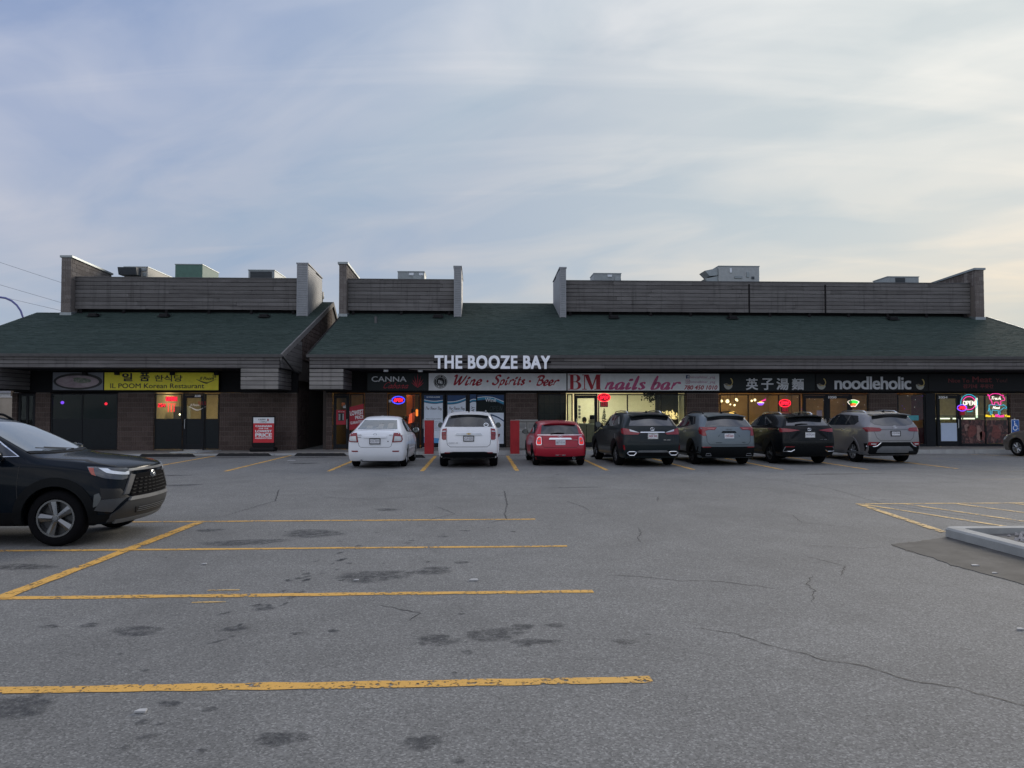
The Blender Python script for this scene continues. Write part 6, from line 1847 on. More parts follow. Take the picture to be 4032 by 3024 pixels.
    def mirrors(self, y, z, mat, size=1.0):
        for s in (-1, 1):
            p, n, d = self.cast(y, z, 'left' if s < 0 else 'right')
            x = p.x
            bm = bmesh.new(); bmesh.ops.create_icosphere(bm, subdivisions=2, radius=1)
            for v in bm.verts:
                q = v.co; v.co = (x + s * (.13 * size + q.x * .11 * size), y + .03 + q.y * (.075 if q.y > 0 else .045), z + .06 + q.z * .075 * size)
            me = bpy.data.meshes.new('mirror'); bm.to_mesh(me); bm.free(); me.materials.append(mat); me.polygons.foreach_set('use_smooth', [True] * len(me.polygons))
            o = bpy.data.objects.new('mirror', me); COL.objects.link(o); o.parent = self.root
            MB().box(min(x, x + s * .1) - .01, max(x, x + s * .1) + .01, y + .01, y + .06, z - .0, z + .03).make('mirror_arm', BLACK, o)
            MB().lathe([(0, 0), (.085 * size, 0)], (x + s * .13 * size, y - .018, z + .06), 'y', 16).make('mirror_glass', CGLASS2, o)
    def rails(self, y0, y1, fx, mat, h=.045):
        for s in (-1, 1):
            pts = []
            for i in range(11):
                y = y0 + (y1 - y0) * i / 10
                p, n, d = self.cast(s * fx, y, 'top')
                pts.append((s * fx, y, p.z + (h if 0 < i < 10 else .0)))
            MB().tube(pts, .018, 8).make('roof_rail', mat, self.root, True)
    def box_on(self, name, x0, x1, z0, z1, mat, out=.02, inn=.03, bev=.006):
        y = min(self.cast(x, z, 'rear')[0].y for x in (x0, x1, (x0 + x1) / 2) for z in (z0, z1))
        o = MB().bbox(x0, x1, y - out, y + inn, z0, z1, bev).make(name, mat, self.root)
        return o, y - out
    def word(self, s, x0, x1, z0, z1, mat=CHROME, depth=.008):
        y = min(self.cast(x, (z0 + z1) / 2, 'rear')[0].y for x in (x0, x1))
        lettering(s, x0, x1, y - .004, z0, z1, mat, self.root, .02, depth=depth, name='badge_word')
    def ring(self, x, z, rx, rz, mat=CHROME, r=.008, axis='rear', arcs=((0, 360),)):
        b = MB()
        p = self.cast(x, z, axis)[0]
        y = p.y + (-.012 if axis == 'rear' else .012)
        for a0, a1 in arcs: b.tube([(q[0], y, q[1]) for q in arc(x, z, rx, rz, a0, a1, 20)], r, 6)
        return b, y
    def fin(self, y):
        p = self.cast(0, y, 'top')[0]
        MB().prism([(y - .07, p.z - .01), (y + .1, p.z - .01), (y - .04, p.z + .06)], 'x', -.02, .02).make('antenna_fin', CLAD, self.root)
    def handles(self, ys, z, mat):
        for s, ax in ((-1, 'left'), (1, 'right')):
            for y in ys:
                x = self.cast(y, z, ax)[0].x
                MB().bbox(x - .02, x + .02, y - .09, y + .09, z - .016, z + .016, .008).make('door_handle', mat, self.root)
    def arch_trim(self, mat, w=.07):
        for y in (self.ra, self.fa):
            r0 = self.tr + .055
            o = [(y + (r0 + w) * math.cos(R(a)), self.tr + (r0 + w) * math.sin(R(a))) for a in range(-12, 193, 12)]
            i_ = [(y + r0 * math.cos(R(a)), self.tr + r0 * math.sin(R(a))) for a in range(192, -13, -12)]
            self.patch('arch_trim', o + i_, 'left', mat, .012, .03, mirror=True, grid=.12)
    def sides(self, panes, trim=None, glass=None):
        """side glass, pane by pane; trim = outline of the whole opening in bright or black strip"""
        if trim:
            self.patch('window_trim', trim[0], 'left', trim[1], .002, .01, mirror=True, grid=.12)
        for p in panes: self.patch('side_window', p, 'left', glass or CGLASS, .006, .012, mirror=True, grid=.12)
    def spoiler(self, half, y0, y1, z, mat, th=.05, drop=.03):
        """roof-edge lip over the rear window"""
        b = MB()
        n = 8
        vs, fs = [], []
        for i in range(n + 1):
            x = -half + 2 * half * i / n
            k = 1 - (abs(x) / half) ** 4 * .35
            zz = z - .05 * (abs(x) / half) ** 2.5
            vs += [(x, y1, zz), (x, y0 + (1 - k) * .2, zz - drop), (x, y0 + (1 - k) * .2, zz - drop - th * .5), (x, y1, zz - th)]
        for i in range(n):
            for q in range(4): fs.append((i * 4 + q, i * 4 + (q + 1) % 4, (i + 1) * 4 + (q + 1) % 4, (i + 1) * 4 + q))
        fs += [(0, 1, 2, 3), (n * 4 + 3, n * 4 + 2, n * 4 + 1, n * 4)]
        o = b.add(vs, fs).make('roof_spoiler', mat, self.root)
        return o
    def wiper(self, x0, x1, z, y):
        MB().prism([(x0, z), (x1, z + .02), (x1, z + .045), ((x0 + x1) / 2, z + .055), (x0, z + .03)], 'y', y - .03, y - .005).make('rear_wiper', CLAD, self.root)
def mir(p): return p + [(-x, z) for x, z in p[::-1]]

PW = m_carpaint('white_car_paint', (.82, .84, .87, 1), rough=.3, flake=.02)
PW2 = m_carpaint('white_suv_paint', (.84, .85, .87, 1), rough=.3, flake=.02)
PR = m_carpaint('red_car_paint', (.36, .012, .030, 1), rough=.3)
PG = m_carpaint('dark_green_grey_paint', (.010, .016, .018, 1), .0, .3, coat=.38, spec=.1)
PT = m_carpaint('blue_grey_paint', (.14, .17, .19, 1), .6, .38)
PB = m_carpaint('black_car_paint', (.005, .006, .007, 1), .0, .22, coat=.32, spec=.06)
PS = m_carpaint('warm_grey_paint', (.25, .245, .25, 1), .6, .36)
PC = m_carpaint('beige_grey_paint', (.17, .155, .135, 1), .5, .4)
PK = m_carpaint('blue_black_paint', (.003, .006, .010, 1), .0, .2, coat=.25, spec=.04)

# ---- white compact sedan
Y0 = 24.05
c = Car('white compact sedan with clear-lens tail lights parked nearest the empty bays', (-3.08, Y0 - 1.08, 0), R(-1.0), PW, 4.49, 1.73, 1.55, 2.5, 1.08, gc=.22, tr=.315, hood=1.0, bz=1.06, zmid=.66,
        top=[(.06, 1.10, .74), (.52, 1.15, .74), (1.28, 1.49, .63), (1.95, 1.55, .65), (2.55, 1.48, .63), (3.30, 1.04, .80), (3.7, .98, .78), (4.2, .88, .72), (4.42, .76, .62)],
        belt=[(.0, 1.02, .88), (.35, 1.04, .93), (1.08, 1.03, .96), (1.98, .98, .965), (2.7, .95, .965), (3.32, .95, .95), (3.7, .89, .93), (4.25, .80, .88), (4.46, .68, .74)])
c.patch('rear_window', mir([(.60, 1.16), (.50, 1.42)])[::1], 'rear', CGLASS2, .006, grid=.05)
SEATC = plain('cream_seat_behind_glass', (.20, .20, .18, 1), .2, coat=.5)
for x_, z_, w_ in ((.09, 1.29, .075), (.37, 1.31, .08), (-.24, 1.24, .09), (.04, 1.20, .10)):
    c.patch('headrest', [(x_ - w_, 1.175), (x_ + w_, 1.175), (x_ + w_, z_), (x_ + w_ * .7, z_ + .03), (x_ - w_ * .7, z_ + .03), (x_ - w_, z_)], 'rear', SEATC, .0075)
c.patch('tail_light', [(.545, 1.06), (.70, 1.06), (.78, .99), (.80, .86), (.77, .79), (.50, .78)], 'rear', LRED, .010, mirror=True)
c.patch('tail_lens', [(.575, .965), (.755, .955), (.77, .86), (.745, .82), (.545, .81)], 'rear', LCLEAR, .016, mirror=True)
c.patch('trunk_handle_bar', [(-.35, .965), (.35, .965), (.33, .915), (-.33, .915)], 'rear', PW, .022)
c.plate('CGL-9371', .815, CLAD, PGREY)
c.patch('bumper_reflector', [(.50, .535), (.71, .535), (.69, .498), (.515, .498)], 'rear', LRED, .006, mirror=True)
c.seam([(-.50, .77), (-.47, .67), (-.42, .635), (.42, .635), (.47, .67), (.50, .77)], 'rear', .010)
c.seam([(-.545, 1.07), (-.50, .78)], 'rear'); c.seam([(.545, 1.07), (.50, .78)], 'rear')
c.patch('lock_dot', [(x, z) for x, z in arc(.38, .81, .018, .018, 0, 360, 10)[:-1]], 'rear', SEAM, .004)
b, y = c.ring(0, 1.02, .05, .03, CHROME, .006); b.make('badge', CHROME, c.root)
c.word('SX4', .42, .54, .985, 1.01); c.word('SUZUKI', -.53, -.4, .99, 1.01); c.word('AWD', -.52, -.41, .92, .945)
c.sides([[(1.28, 1.10), (2.02, 1.06), (1.97, 1.43), (1.72, 1.42), (1.48, 1.34)], [(2.10, 1.055), (3.02, 1.03), (2.60, 1.36), (2.42, 1.43), (2.05, 1.44)]], ([(1.18, 1.07), (3.12, 1.0), (2.62, 1.39), (2.42, 1.46), (1.7, 1.45), (1.42, 1.35)], CLAD))
c.patch('windscreen', mir([(.60, 3.22), (.50, 2.66)]), 'top', CGLASS, .004)
c.wheels('split', ALLOY, 5, .195); c.mirrors(2.95, 1.02, PW); c.handles((1.55, 2.42), .93, PW)
c.seam([(2.04, 1.02), (2.06, .35)], 'left', mirror=True); c.seam([(1.22, 1.05), (1.30, .8), (1.42, .42)], 'left', mirror=True); c.seam([(2.98, .95), (2.98, .35)], 'left', mirror=True)
c.patch('side_moulding', [(1.45, .52), (3.15, .50), (3.15, .535), (1.45, .555)], 'left', PW, .012, mirror=True)
MB().tube([(-.42, .35, .25), (-.42, .1, .24)], .035, 10).make('exhaust_pipe', CLADG, c.root)

# ---- white SUV
Y0 = 24.08
c = Car('white SUV with red block tail lights and round rear-window sticker between the red bollards', (-.31, Y0 - .97, 0), R(.3), PW2, 4.77, 1.84, 1.70, 2.857, .97, gc=.29, tr=.365, hood=1.08, bz=1.18, rr=.26, rake=.05, zmid=.75)
c.patch('rear_window', mir([(.72, 1.235), (.58, 1.585)]), 'rear', CGLASS, .006)
c.patch('tail_light', [(.66, 1.19), (.785, 1.17), (.81, 1.05), (.805, .88), (.77, .845), (.665, .85)], 'rear', LRED, .012, mirror=True)
c.patch('tail_lens', [(.685, 1.12), (.80, 1.11), (.80, 1.085), (.685, 1.09)], 'rear', LCLEAR, .016, mirror=True); c.patch('tail_lens', [(.685, 1.005), (.81, .995), (.81, .985), (.685, .992)], 'rear', SEAM, .016, mirror=True)
c.patch('chrome_bar', mir([(.40, .985), (.36, 1.05)]), 'rear', plain('satin_bar', (.55, .57, .6, 1), .3, .5), .020)
c.plate('CLP-6232', .885, CLAD, PGREY)
y = c.cast(0, 1.025, 'rear')[0].y - .03
flat([(-.075, 1.01), (-.025, 1.012), (-.02, 1.0), (.03, 1.0), (.035, 1.012), (.075, 1.012), (.065, 1.04), (.03, 1.04), (.025, 1.052), (-.025, 1.052), (-.03, 1.04), (-.065, 1.04)], y, plain('gold_badge', (.55, .38, .12, 1), .3, .7), c.root, 'badge')
c.patch('lower_bumper', mir([(.90, .285), (.91, .43), (.55, .43), (.48, .49)]), 'rear', CLAD, .012)
c.patch('bumper_reflector', [(.55, .475), (.72, .475), (.72, .45), (.57, .45)], 'rear', LRED, .016, mirror=True)
c.seam([(-.66, .85), (-.64, .70), (-.55, .635), (.55, .635), (.64, .70), (.66, .85)], 'rear', .012)
c.word('EQUINOX', -.60, -.42, .745, .765, CLADG); c.word('AWD', -.39, -.32, .745, .765, CLADG)
stk = [(x, z) for x, z in arc(.52, 1.29, .075, .062, 0, 360, 18)[:-1]]
c.patch('window_sticker', stk, 'rear', WHITEP, .010); c.patch('window_sticker', arc(.52, 1.29, .05, .04, 0, 360, 14)[:-1], 'rear', SEAM, .013)
p = c.cast(.52, 1.29, 'rear')[0]; lettering('B', .50, .54, p.y - .02, 1.27, 1.31, WHITEP, c.root, .02, name='sticker_letter')
for x_ in (-.33, .36): c.patch('headrest', [(x_ - .11, 1.25), (x_ + .11, 1.25), (x_ + .10, 1.40), (x_ + .05, 1.47), (x_ - .05, 1.47), (x_ - .10, 1.40)], 'rear', plain('seat_behind_glass', (.028, .03, .032, 1), .2, coat=.5), .0075)
c.spoiler(.60, .16, .52, 1.668, PW2, .06); c.patch('brake_lamp', [(-.13, 1.60), (.13, 1.60), (.13, 1.625), (-.13, 1.625)], 'rear', CLAD, .012)
c.sides([[(.42, 1.25), (.95, 1.23), (1.05, 1.53), (.62, 1.54)], [(1.03, 1.225), (2.05, 1.19), (1.98, 1.57), (1.15, 1.54)], [(2.13, 1.185), (3.3, 1.16), (2.72, 1.52), (2.1, 1.57)]], ([(.36, 1.22), (3.42, 1.13), (2.74, 1.55), (2.1, 1.60), (.6, 1.57)], CLAD))
c.patch('windscreen', mir([(.66, 3.40), (.54, 2.78)]), 'top', CGLASS, .004)
c.wheels('five', ALLOY, 5, .235); c.mirrors(3.0, 1.17, PW2, 1.1); c.rails(.75, 2.55, .53, CLADG); c.arch_trim(PW2, .04); c.fin(.72)
c.handles((1.35, 2.45), 1.03, PW2)

# ---- red small hatchback
Y0 = 24.36
c = Car('small red hatchback with lit oval tail lights and chrome tailgate bar', (2.52, Y0 - .62, 0), R(1.2), PR, 3.72, 1.68, 1.41, 2.467, .62, gc=.20, tr=.30, hood=.96, bz=.97, zmid=.62, rr=.30, rake=.10, roof_front=2.02, cowl=2.62, rw=1.06)
c.patch('rear_window', mir([(.60, .985), (.55, 1.265)]), 'rear', CGLASS, .006)
c.patch('tail_light', [(.585, .90), (.66, .915), (.715, .87), (.75, .72), (.73, .655), (.60, .655), (.575, .70)], 'rear', CHROME, .008, mirror=True)
c.patch('tail_lens', [(.60, .885), (.655, .895), (.70, .86), (.73, .73), (.715, .675), (.61, .675), (.592, .71)], 'rear', LREDB, .014, mirror=True)
c.patch('tail_lens', arc(.66, .785, .035, .035, 0, 360, 12)[:-1], 'rear', plain('lamp_grey', (.2, .16, .16, 1), .3), .018, mirror=True)
c.patch('chrome_bar', mir([(.36, .822), (.33, .875)]), 'rear', CHROME, .024)
c.plate('BRT-0114', .735, None, PGREY)
c.seam([(-.56, .95), (-.55, .65), (-.50, .58), (.50, .58), (.55, .65), (.56, .95)], 'rear', .010)
c.patch('chrome_belt', mir([(.70, .955), (.70, .972)]), 'rear', CHROME, .008)
c.patch('lower_bumper', mir([(.78, .21), (.80, .33), (.45, .30)]), 'rear', CLAD, .012)
c.patch('bumper_vent', [(-.16, .36), (.16, .36), (.15, .33), (-.15, .33)], 'rear', CHROME, .012); c.patch('bumper_vent', [(-.055, .358), (.055, .358), (.055, .333), (-.055, .333)], 'rear', LRED, .016)
MB().lathe([(.0, .05), (.045, .05), (.045, -.03), (.035, -.03), (.035, .04)], (.42, .05, .25), 'y', 14).make('exhaust_pipe', CLADG, c.root)
b, y = c.ring(0, .92, .035, .025, CHROME, .006); b.box(-.09, -.04, y, y + .006, .914, .926); b.box(.04, .09, y, y + .006, .914, .926); b.make('badge', CHROME, c.root)
c.word('COOPER', .38, .54, .80, .82)
c.sides([[(.45, 1.02), (1.30, 1.0), (1.26, 1.29), (.62, 1.28)], [(1.36, 1.0), (2.42, .985), (1.98, 1.26), (1.33, 1.29)]], ([(.36, 1.0), (2.55, .965), (2.0, 1.29), (1.3, 1.32), (.55, 1.31)], CLAD))
c.spoiler(.50, .22, .5, 1.375, PR, .05); c.wiper(-.30, .12, .985, .12); c.wheels('five', ALLOY, 6, .195); c.mirrors(2.2, .95, CLAD)
for x_ in (-.28, .30): c.patch('headrest', [(x_ - .10, .995), (x_ + .10, .995), (x_ + .09, 1.13), (x_ + .04, 1.17), (x_ - .04, 1.17), (x_ - .09, 1.13)], 'rear', plain('seat_behind_glass', (.028, .03, .032, 1), .2, coat=.5), .0075)
MB().tube([(.05, .72, 1.38), (.02, .55, 1.58)], .006, 5).make('antenna', CLAD, c.root); c.patch('windscreen', mir([(.60, 2.55), (.52, 2.12)]), 'top', CGLASS, .004)
c.arch_trim(CLAD, .05); c.patch('side_sill', [(.3, .20), (3.4, .20), (3.4, .28), (.3, .28)], 'left', CLAD, .01, mirror=True)

# ---- dark green-grey crossover with chrome bar
Y0 = 24.3
c = Car('dark green-grey crossover with slanted tail lights and a chrome bar beside the red hatchback', (5.29, Y0 - 1.08, 0), R(4.2), PG, 4.89, 1.895, 1.69, 2.79, 1.08, gc=.27, tr=.38, hood=1.08, bz=1.20, rr=.34, rake=.10, zmid=.78, crease=.7)
c.patch('rear_window', mir([(.70, 1.255), (.57, 1.53)]), 'rear', RGLASS, .006)
c.patch('tail_light', [(.39, 1.045), (.60, 1.12), (.86, 1.19), (.90, 1.16), (.905, 1.03), (.86, .99), (.45, .99)], 'rear', LRED, .012, mirror=True, grid=.05)
c.patch('tail_lens', [(.40, 1.05), (.60, 1.12), (.70, 1.15), (.69, 1.09), (.55, 1.065)], 'rear', LCLEAR, .017, mirror=True)
c.patch('chrome_bar', mir([(.385, 1.045), (.37, 1.075)]), 'rear', CHROME, .024)
b, y = c.ring(0, 1.155, .062, .044, CHROME, .008); b.tube([(.01, y - .002, 1.19), (-.02, y - .002, 1.135), (.05, y - .002, 1.135)], .007, 6); b.make('badge', CHROME, c.root)
c.plate('NEK 349', .945, CHROME, PRED)
c.seam([(-.66, 1.0), (-.66, .80), (-.60, .765), (.60, .765), (.66, .80), (.66, 1.0)], 'rear', .010)
c.word('RX 350', .34, .54, .815, .84)
c.patch('bumper_reflector', [(.855, .67), (.895, .67), (.875, .525), (.84, .525)], 'rear', LRED, .010, mirror=True)
c.patch('bumper_valance', mir([(.80, .34), (.83, .44), (.55, .44)]), 'rear', CLAD, .010); c.patch('silver_strip', mir([(.52, .455), (.42, .515)]), 'rear', CLADG, .018)
for s in (-1, 1):
    pts = [(s * .50, .445), (s * .57, .472), (s * .74, .472), (s * .80, .43), (s * .72, .36), (s * .58, .36), (s * .50, .445)]
    yy = min(c.cast(x, z, 'rear')[0].y for x, z in pts) + .02
    MB().tube([(x, yy - .02, z) for x, z in pts], .016, 6).make('exhaust_surround', CHROME, c.root); flat(pts[:-1], yy - .012, UNDER, c.root, 'exhaust_opening')
c.sides([[(1.62, 1.24), (2.18, 1.23), (2.12, 1.56), (1.78, 1.56)], [(2.26, 1.225), (3.35, 1.20), (2.8, 1.50), (2.2, 1.57)], [(.85, 1.30), (1.5, 1.25), (1.62, 1.54), (1.25, 1.50)]], ([(.80, 1.30), (1.55, 1.228), (3.40, 1.188), (2.8, 1.515), (2.2, 1.583), (1.22, 1.54)], CHROME))
c.spoiler(.62, .18, .62, 1.645, PG, .06); c.wheels('split', ALLOYD, 5, .235); c.mirrors(3.05, 1.19, PG, 1.15); c.rails(.9, 2.6, .54, CHROME); c.fin(.75); c.arch_trim(CLAD, .035); c.handles((1.7, 2.6), 1.04, PG)
c.patch('windscreen', mir([(.68, 3.46), (.55, 2.86)]), 'top', CGLASS, .004)
c.patch('fuel_flap_glint', [(.96, 1.0), (1.04, 1.0), (1.04, .86), (.97, .86)], 'left', CLADG, .004)

# ---- blue-grey SUV
Y0 = 24.55
c = Car('blue-grey SUV with hooked red tail lights and black lower bumper', (7.76, Y0 - .97, 0), R(2.6), PT, 4.63, 1.84, 1.66, 2.725, .97, gc=.25, tr=.365, hood=1.06, bz=1.19, rr=.28, rake=.06, zmid=.76)
c.patch('rear_window', mir([(.72, 1.225), (.58, 1.50)]), 'rear', RGLASS, .006)
c.patch('tail_light', [(.36, 1.205), (.84, 1.21), (.875, 1.12), (.87, 1.0), (.80, .93), (.70, .945), (.73, 1.09), (.62, 1.13), (.44, 1.12)], 'rear', LRED, .012, mirror=True, grid=.05)
c.patch('tail_lens', [(.42, 1.175), (.66, 1.175), (.66, 1.155), (.47, 1.145)], 'rear', plain('lens_pale_red', (.42, .14, .14, 1), .2), .017, mirror=True)
c.patch('plate_recess', mir([(.33, .92), (.20, 1.075)]), 'rear', PT, .004); c.patch('handle_recess', mir([(.24, 1.03), (.20, 1.085)]), 'rear', CLAD, .012)
c.seam([(-.34, .92), (-.21, 1.03)], 'rear', .02); c.seam([(.34, .92), (.21, 1.03)], 'rear', .02)
c.word('GMC', -.085, .095, 1.115, 1.15, CLADG); c.plate('CWD-6624', .935, None, PRED)
c.seam([(-.70, .95), (-.69, .76), (-.60, .66), (.60, .66), (.69, .76), (.70, .95)], 'rear', .012)
c.word('TERRAIN', -.44, -.24, .72, .738, CLAD); c.word('SLE', .42, .52, .73, .748, CLAD)
c.patch('lower_bumper', mir([(.80, .27), (.90, .40), (.90, .60), (.50, .60)]), 'rear', CLAD, .012); c.patch('bumper_reflector', [(.56, .605), (.84, .605), (.80, .575), (.60, .575)], 'rear', LRED, .016, mirror=True)
for s in (-1, 1):
    pts = [(s * .56, .32), (s * .58, .385), (s * .71, .385), (s * .74, .32), (s * .56, .32)]
    yy = min(c.cast(x, z, 'rear')[0].y for x, z in pts)
    MB().tube([(x, yy - .015, z) for x, z in pts], .01, 6).make('exhaust_surround', CLADG, c.root); flat(pts[:-1], yy - .013, UNDER, c.root, 'exhaust_opening')
c.sides([[(.95, 1.27), (1.6, 1.225), (1.68, 1.53), (1.25, 1.50)], [(1.68, 1.22), (2.15, 1.205), (2.08, 1.54), (1.75, 1.54)], [(2.22, 1.20), (3.2, 1.18), (2.68, 1.48), (2.14, 1.54)]], ([(.80, 1.30), (1.6, 1.19), (3.32, 1.15), (2.7, 1.51), (2.1, 1.57), (1.1, 1.53)], CLAD))
c.spoiler(.62, .14, .55, 1.625, PT, .06); c.wiper(.0, .28, 1.26, .16); c.wheels('split', plain('black_rim', (.02, .02, .022, 1), .35, .4), 5, .23); c.mirrors(2.9, 1.18, CLAD, 1.05); c.rails(.85, 2.4, .53, CLAD); c.fin(.72); c.arch_trim(CLAD, .06); c.handles((1.6, 2.4), 1.04, CHROME)
c.patch('side_cladding', [(.3, .25), (4.2, .25), (4.2, .40), (.3, .40)], 'left', CLAD, .010, mirror=True, grid=.12); c.patch('windscreen', mir([(.66, 3.24), (.54, 2.66)]), 'top', CGLASS, .004)

# ---- black crossover
Y0 = 24.9
c = Car('black crossover with thin red tail lights and silver bumper corners', (10.43, Y0 - 1.05, 0), R(2.8), PB, 4.63, 1.845, 1.645, 2.66, 1.05, gc=.27, tr=.37, hood=1.05, bz=1.19, rr=.36, rake=.08, zmid=.78, crease=.75)
c.patch('rear_window', mir([(.70, 1.245), (.56, 1.49)]), 'rear', RGLASS, .006)
c.patch('tail_light', [(.30, 1.10), (.62, 1.145), (.86, 1.165), (.875, 1.13), (.87, 1.04), (.62, 1.05), (.42, 1.08)], 'rear', LRED, .012, mirror=True, grid=.05)
b, y = c.ring(0, 1.125, .058, .042, CHROME, .008); b.tube([(.01, y - .002, 1.155), (-.02, y - .002, 1.105), (.045, y - .002, 1.105)], .007, 6); b.make('badge', CHROME, c.root)
c.plate('NGOCJAS', .955, CHROME, PGREY)
c.patch('dark_wing', [(.26, 1.06), (.40, 1.06), (.62, .84), (.54, .84)], 'rear', CLAD, .006, mirror=True)
c.seam([(-.66, 1.03), (-.64, .79), (-.56, .745), (.56, .745), (.64, .79), (.66, 1.03)], 'rear', .010); c.word('NX 300', .34, .55, .80, .825, CLADG)
c.patch('bumper_valance', mir([(.80, .30), (.86, .58), (.62, .58)]), 'rear', CLAD, .010); c.patch('bumper_reflector', [(.50, .595), (.80, .595), (.78, .57), (.52, .57)], 'rear', LRED, .014, mirror=True)
for s in (-1, 1): MB().tube([(s * x, c.cast(s * x, z, 'rear')[0].y - .02, z) for x, z in ((.78, .585), (.84, .44), (.60, .43), (.50, .49))], .018, 6).make('bumper_trim', CHROME, c.root)
c.sides([[(1.42, 1.23), (2.10, 1.215), (2.05, 1.52), (1.72, 1.51)], [(1.06, 1.31), (1.36, 1.245), (1.62, 1.49)], [(2.18, 1.21), (3.2, 1.19), (2.68, 1.47), (2.12, 1.52)]], ([(1.0, 1.33), (1.4, 1.217), (3.25, 1.178), (2.69, 1.483), (2.1, 1.533), (1.62, 1.508)], CHROME))
c.spoiler(.60, .16, .62, 1.60, PB, .06); c.patch('brake_lamp', [(-.15, 1.535), (.15, 1.535), (.15, 1.55), (-.15, 1.55)], 'rear', CLADG, .012); c.wiper(-.42, -.02, 1.26, .17); c.wheels('five', ALLOYD, 5, .23); c.mirrors(2.9, 1.18, PB, 1.05); c.rails(.9, 2.5, .52, CHROME); c.fin(.75); c.arch_trim(CLAD, .05); c.handles((1.65, 2.5), 1.03, CHROME)
c.patch('windscreen', mir([(.66, 3.28), (.54, 2.72)]), 'top', CGLASS, .004)

# ---- warm grey SUV
Y0 = 25.4
c = Car('warm grey SUV with wide tail lights and silver skid bumper, rightmost of the row', (13.47, Y0 - 1.05, 0), R(2.6), PS, 4.77, 1.89, 1.70, 2.765, 1.05, gc=.27, tr=.37, hood=1.08, bz=1.20, rr=.28, rake=.06, zmid=.78)
c.patch('rear_window', [(-.73, 1.36), (-.64, 1.27), (-.40, 1.235), (.40, 1.235), (.64, 1.27), (.73, 1.36), (.60, 1.545), (-.60, 1.545)], 'rear', RGLASS, .006)
c.patch('tail_light', [(.43, 1.11), (.52, 1.165), (.86, 1.185), (.90, 1.15), (.885, 1.035), (.50, 1.05)], 'rear', LRED, .012, mirror=True, grid=.05)
c.patch('light_bar', mir([(.46, 1.10), (.46, 1.125)]), 'rear', CLADG, .012)
b, y = c.ring(0, 1.19, .07, .037, CHROME, .007); b.tube([(-.03, y, 1.17), (-.015, y, 1.21)], .006, 5); b.tube([(.015, y, 1.17), (.03, y, 1.21)], .006, 5); b.tube([(-.025, y, 1.188), (.03, y, 1.193)], .006, 5); b.make('badge', CHROME, c.root)
c.plate('CFJ-4208', .98, CLAD, PGREY); c.word('SANTA FE', -.56, -.34, .955, .975); c.word('2.0T', -.48, -.36, .915, .935)
c.seam([(-.68, 1.04), (-.62, .85), (-.52, .755), (.52, .755), (.62, .85), (.68, 1.04)], 'rear', .010)
c.patch('lower_bumper', mir([(.80, .30), (.90, .42), (.92, .66), (.60, .70)]), 'rear', CLAD, .010)
c.patch('fog_lamp', [(.57, .70), (.86, .71), (.88, .60), (.64, .59)], 'rear', LRED, .016, mirror=True); c.patch('fog_lens', [(.64, .66), (.80, .66), (.80, .625), (.66, .62)], 'rear', LCLEAR, .02, mirror=True)
for s in (-1, 1): MB().tube([(s * x, c.cast(s * x, z, 'rear')[0].y - .02, z) for x, z in ((.50, .685), (.62, .575), (.70, .555), (.90, .56))], .018, 6).make('bumper_trim', CHROME, c.root)
c.patch('skid_plate', mir([(.62, .36), (.60, .46), (.46, .57)]), 'rear', CLADG, .020); MB().bbox(.46, .68, .02, .2, .33, .41, .02).make('exhaust_surround', CLAD, c.root)
c.sides([[(.78, 1.36), (.95, 1.26), (1.45, 1.235), (1.42, 1.56), (.95, 1.54)], [(1.52, 1.235), (2.22, 1.22), (2.15, 1.58), (1.49, 1.56)], [(2.30, 1.215), (3.3, 1.20), (2.75, 1.52), (2.22, 1.58)]], ([(.755, 1.365), (.935, 1.242), (3.35, 1.188), (2.755, 1.533), (2.2, 1.593), (.94, 1.553)], CHROME))
c.spoiler(.64, .14, .56, 1.665, PS, .06); c.wiper(-.02, .30, 1.25, .16); c.wheels('turbine', ALLOY, 7, .235); c.mirrors(2.98, 1.2, PS, 1.05); c.rails(.8, 2.5, .54, CHROME); c.arch_trim(PS, .06); c.handles((1.6, 2.55), 1.06, CHROME); c.fin(.72)
c.patch('side_cladding', [(.35, .27), (4.3, .27), (4.3, .38), (.35, .38)], 'left', CLADG, .010, mirror=True, grid=.12); c.patch('windscreen', mir([(.68, 3.36), (.55, 2.78)]), 'top', CGLASS, .004)

# ---- beige car cut by the right edge, facing left
c = Car('beige-grey car nose cut by the right picture edge', (21.62, 24.75, 0), R(8), PC, 4.55, 1.76, 1.47, 2.6, 1.05, gc=.20, tr=.315, hood=.98, bz=.98, zmid=.64,
        top=[(.06, 1.04, .74), (.55, 1.08, .74), (1.3, 1.40, .63), (2.0, 1.47, .65), (2.6, 1.40, .63), (3.42, 1.0, .80), (3.8, .95, .78), (4.25, .84, .72), (4.46, .72, .62)],
        belt=[(.0, .96, .88), (.35, .98, .93), (1.05, .97, .96), (2.0, .94, .965), (2.75, .92, .965), (3.42, .92, .95), (3.8, .86, .93), (4.3, .77, .88), (4.52, .64, .74)])
c.sides([[(1.3, 1.05), (2.02, 1.02), (1.97, 1.35), (1.5, 1.28)], [(2.1, 1.01), (3.1, .99), (2.65, 1.29), (2.05, 1.36)]], ([(1.2, 1.02), (3.2, .96), (2.67, 1.32), (2.4, 1.39), (1.45, 1.3)], CLAD))
c.patch('headlight', [(4.1, .74), (4.42, .66), (4.40, .56), (4.18, .62)], 'left', LCLEAR, .008, mirror=True); c.patch('windscreen', mir([(.60, 3.32), (.50, 2.72)]), 'top', CGLASS, .004)
c.patch('grille', mir([(.45, .36), (.52, .5)]), 'front', CLAD, .010); c.wheels('turbine', ALLOY, 8, .2); c.mirrors(3.0, .98, PC)

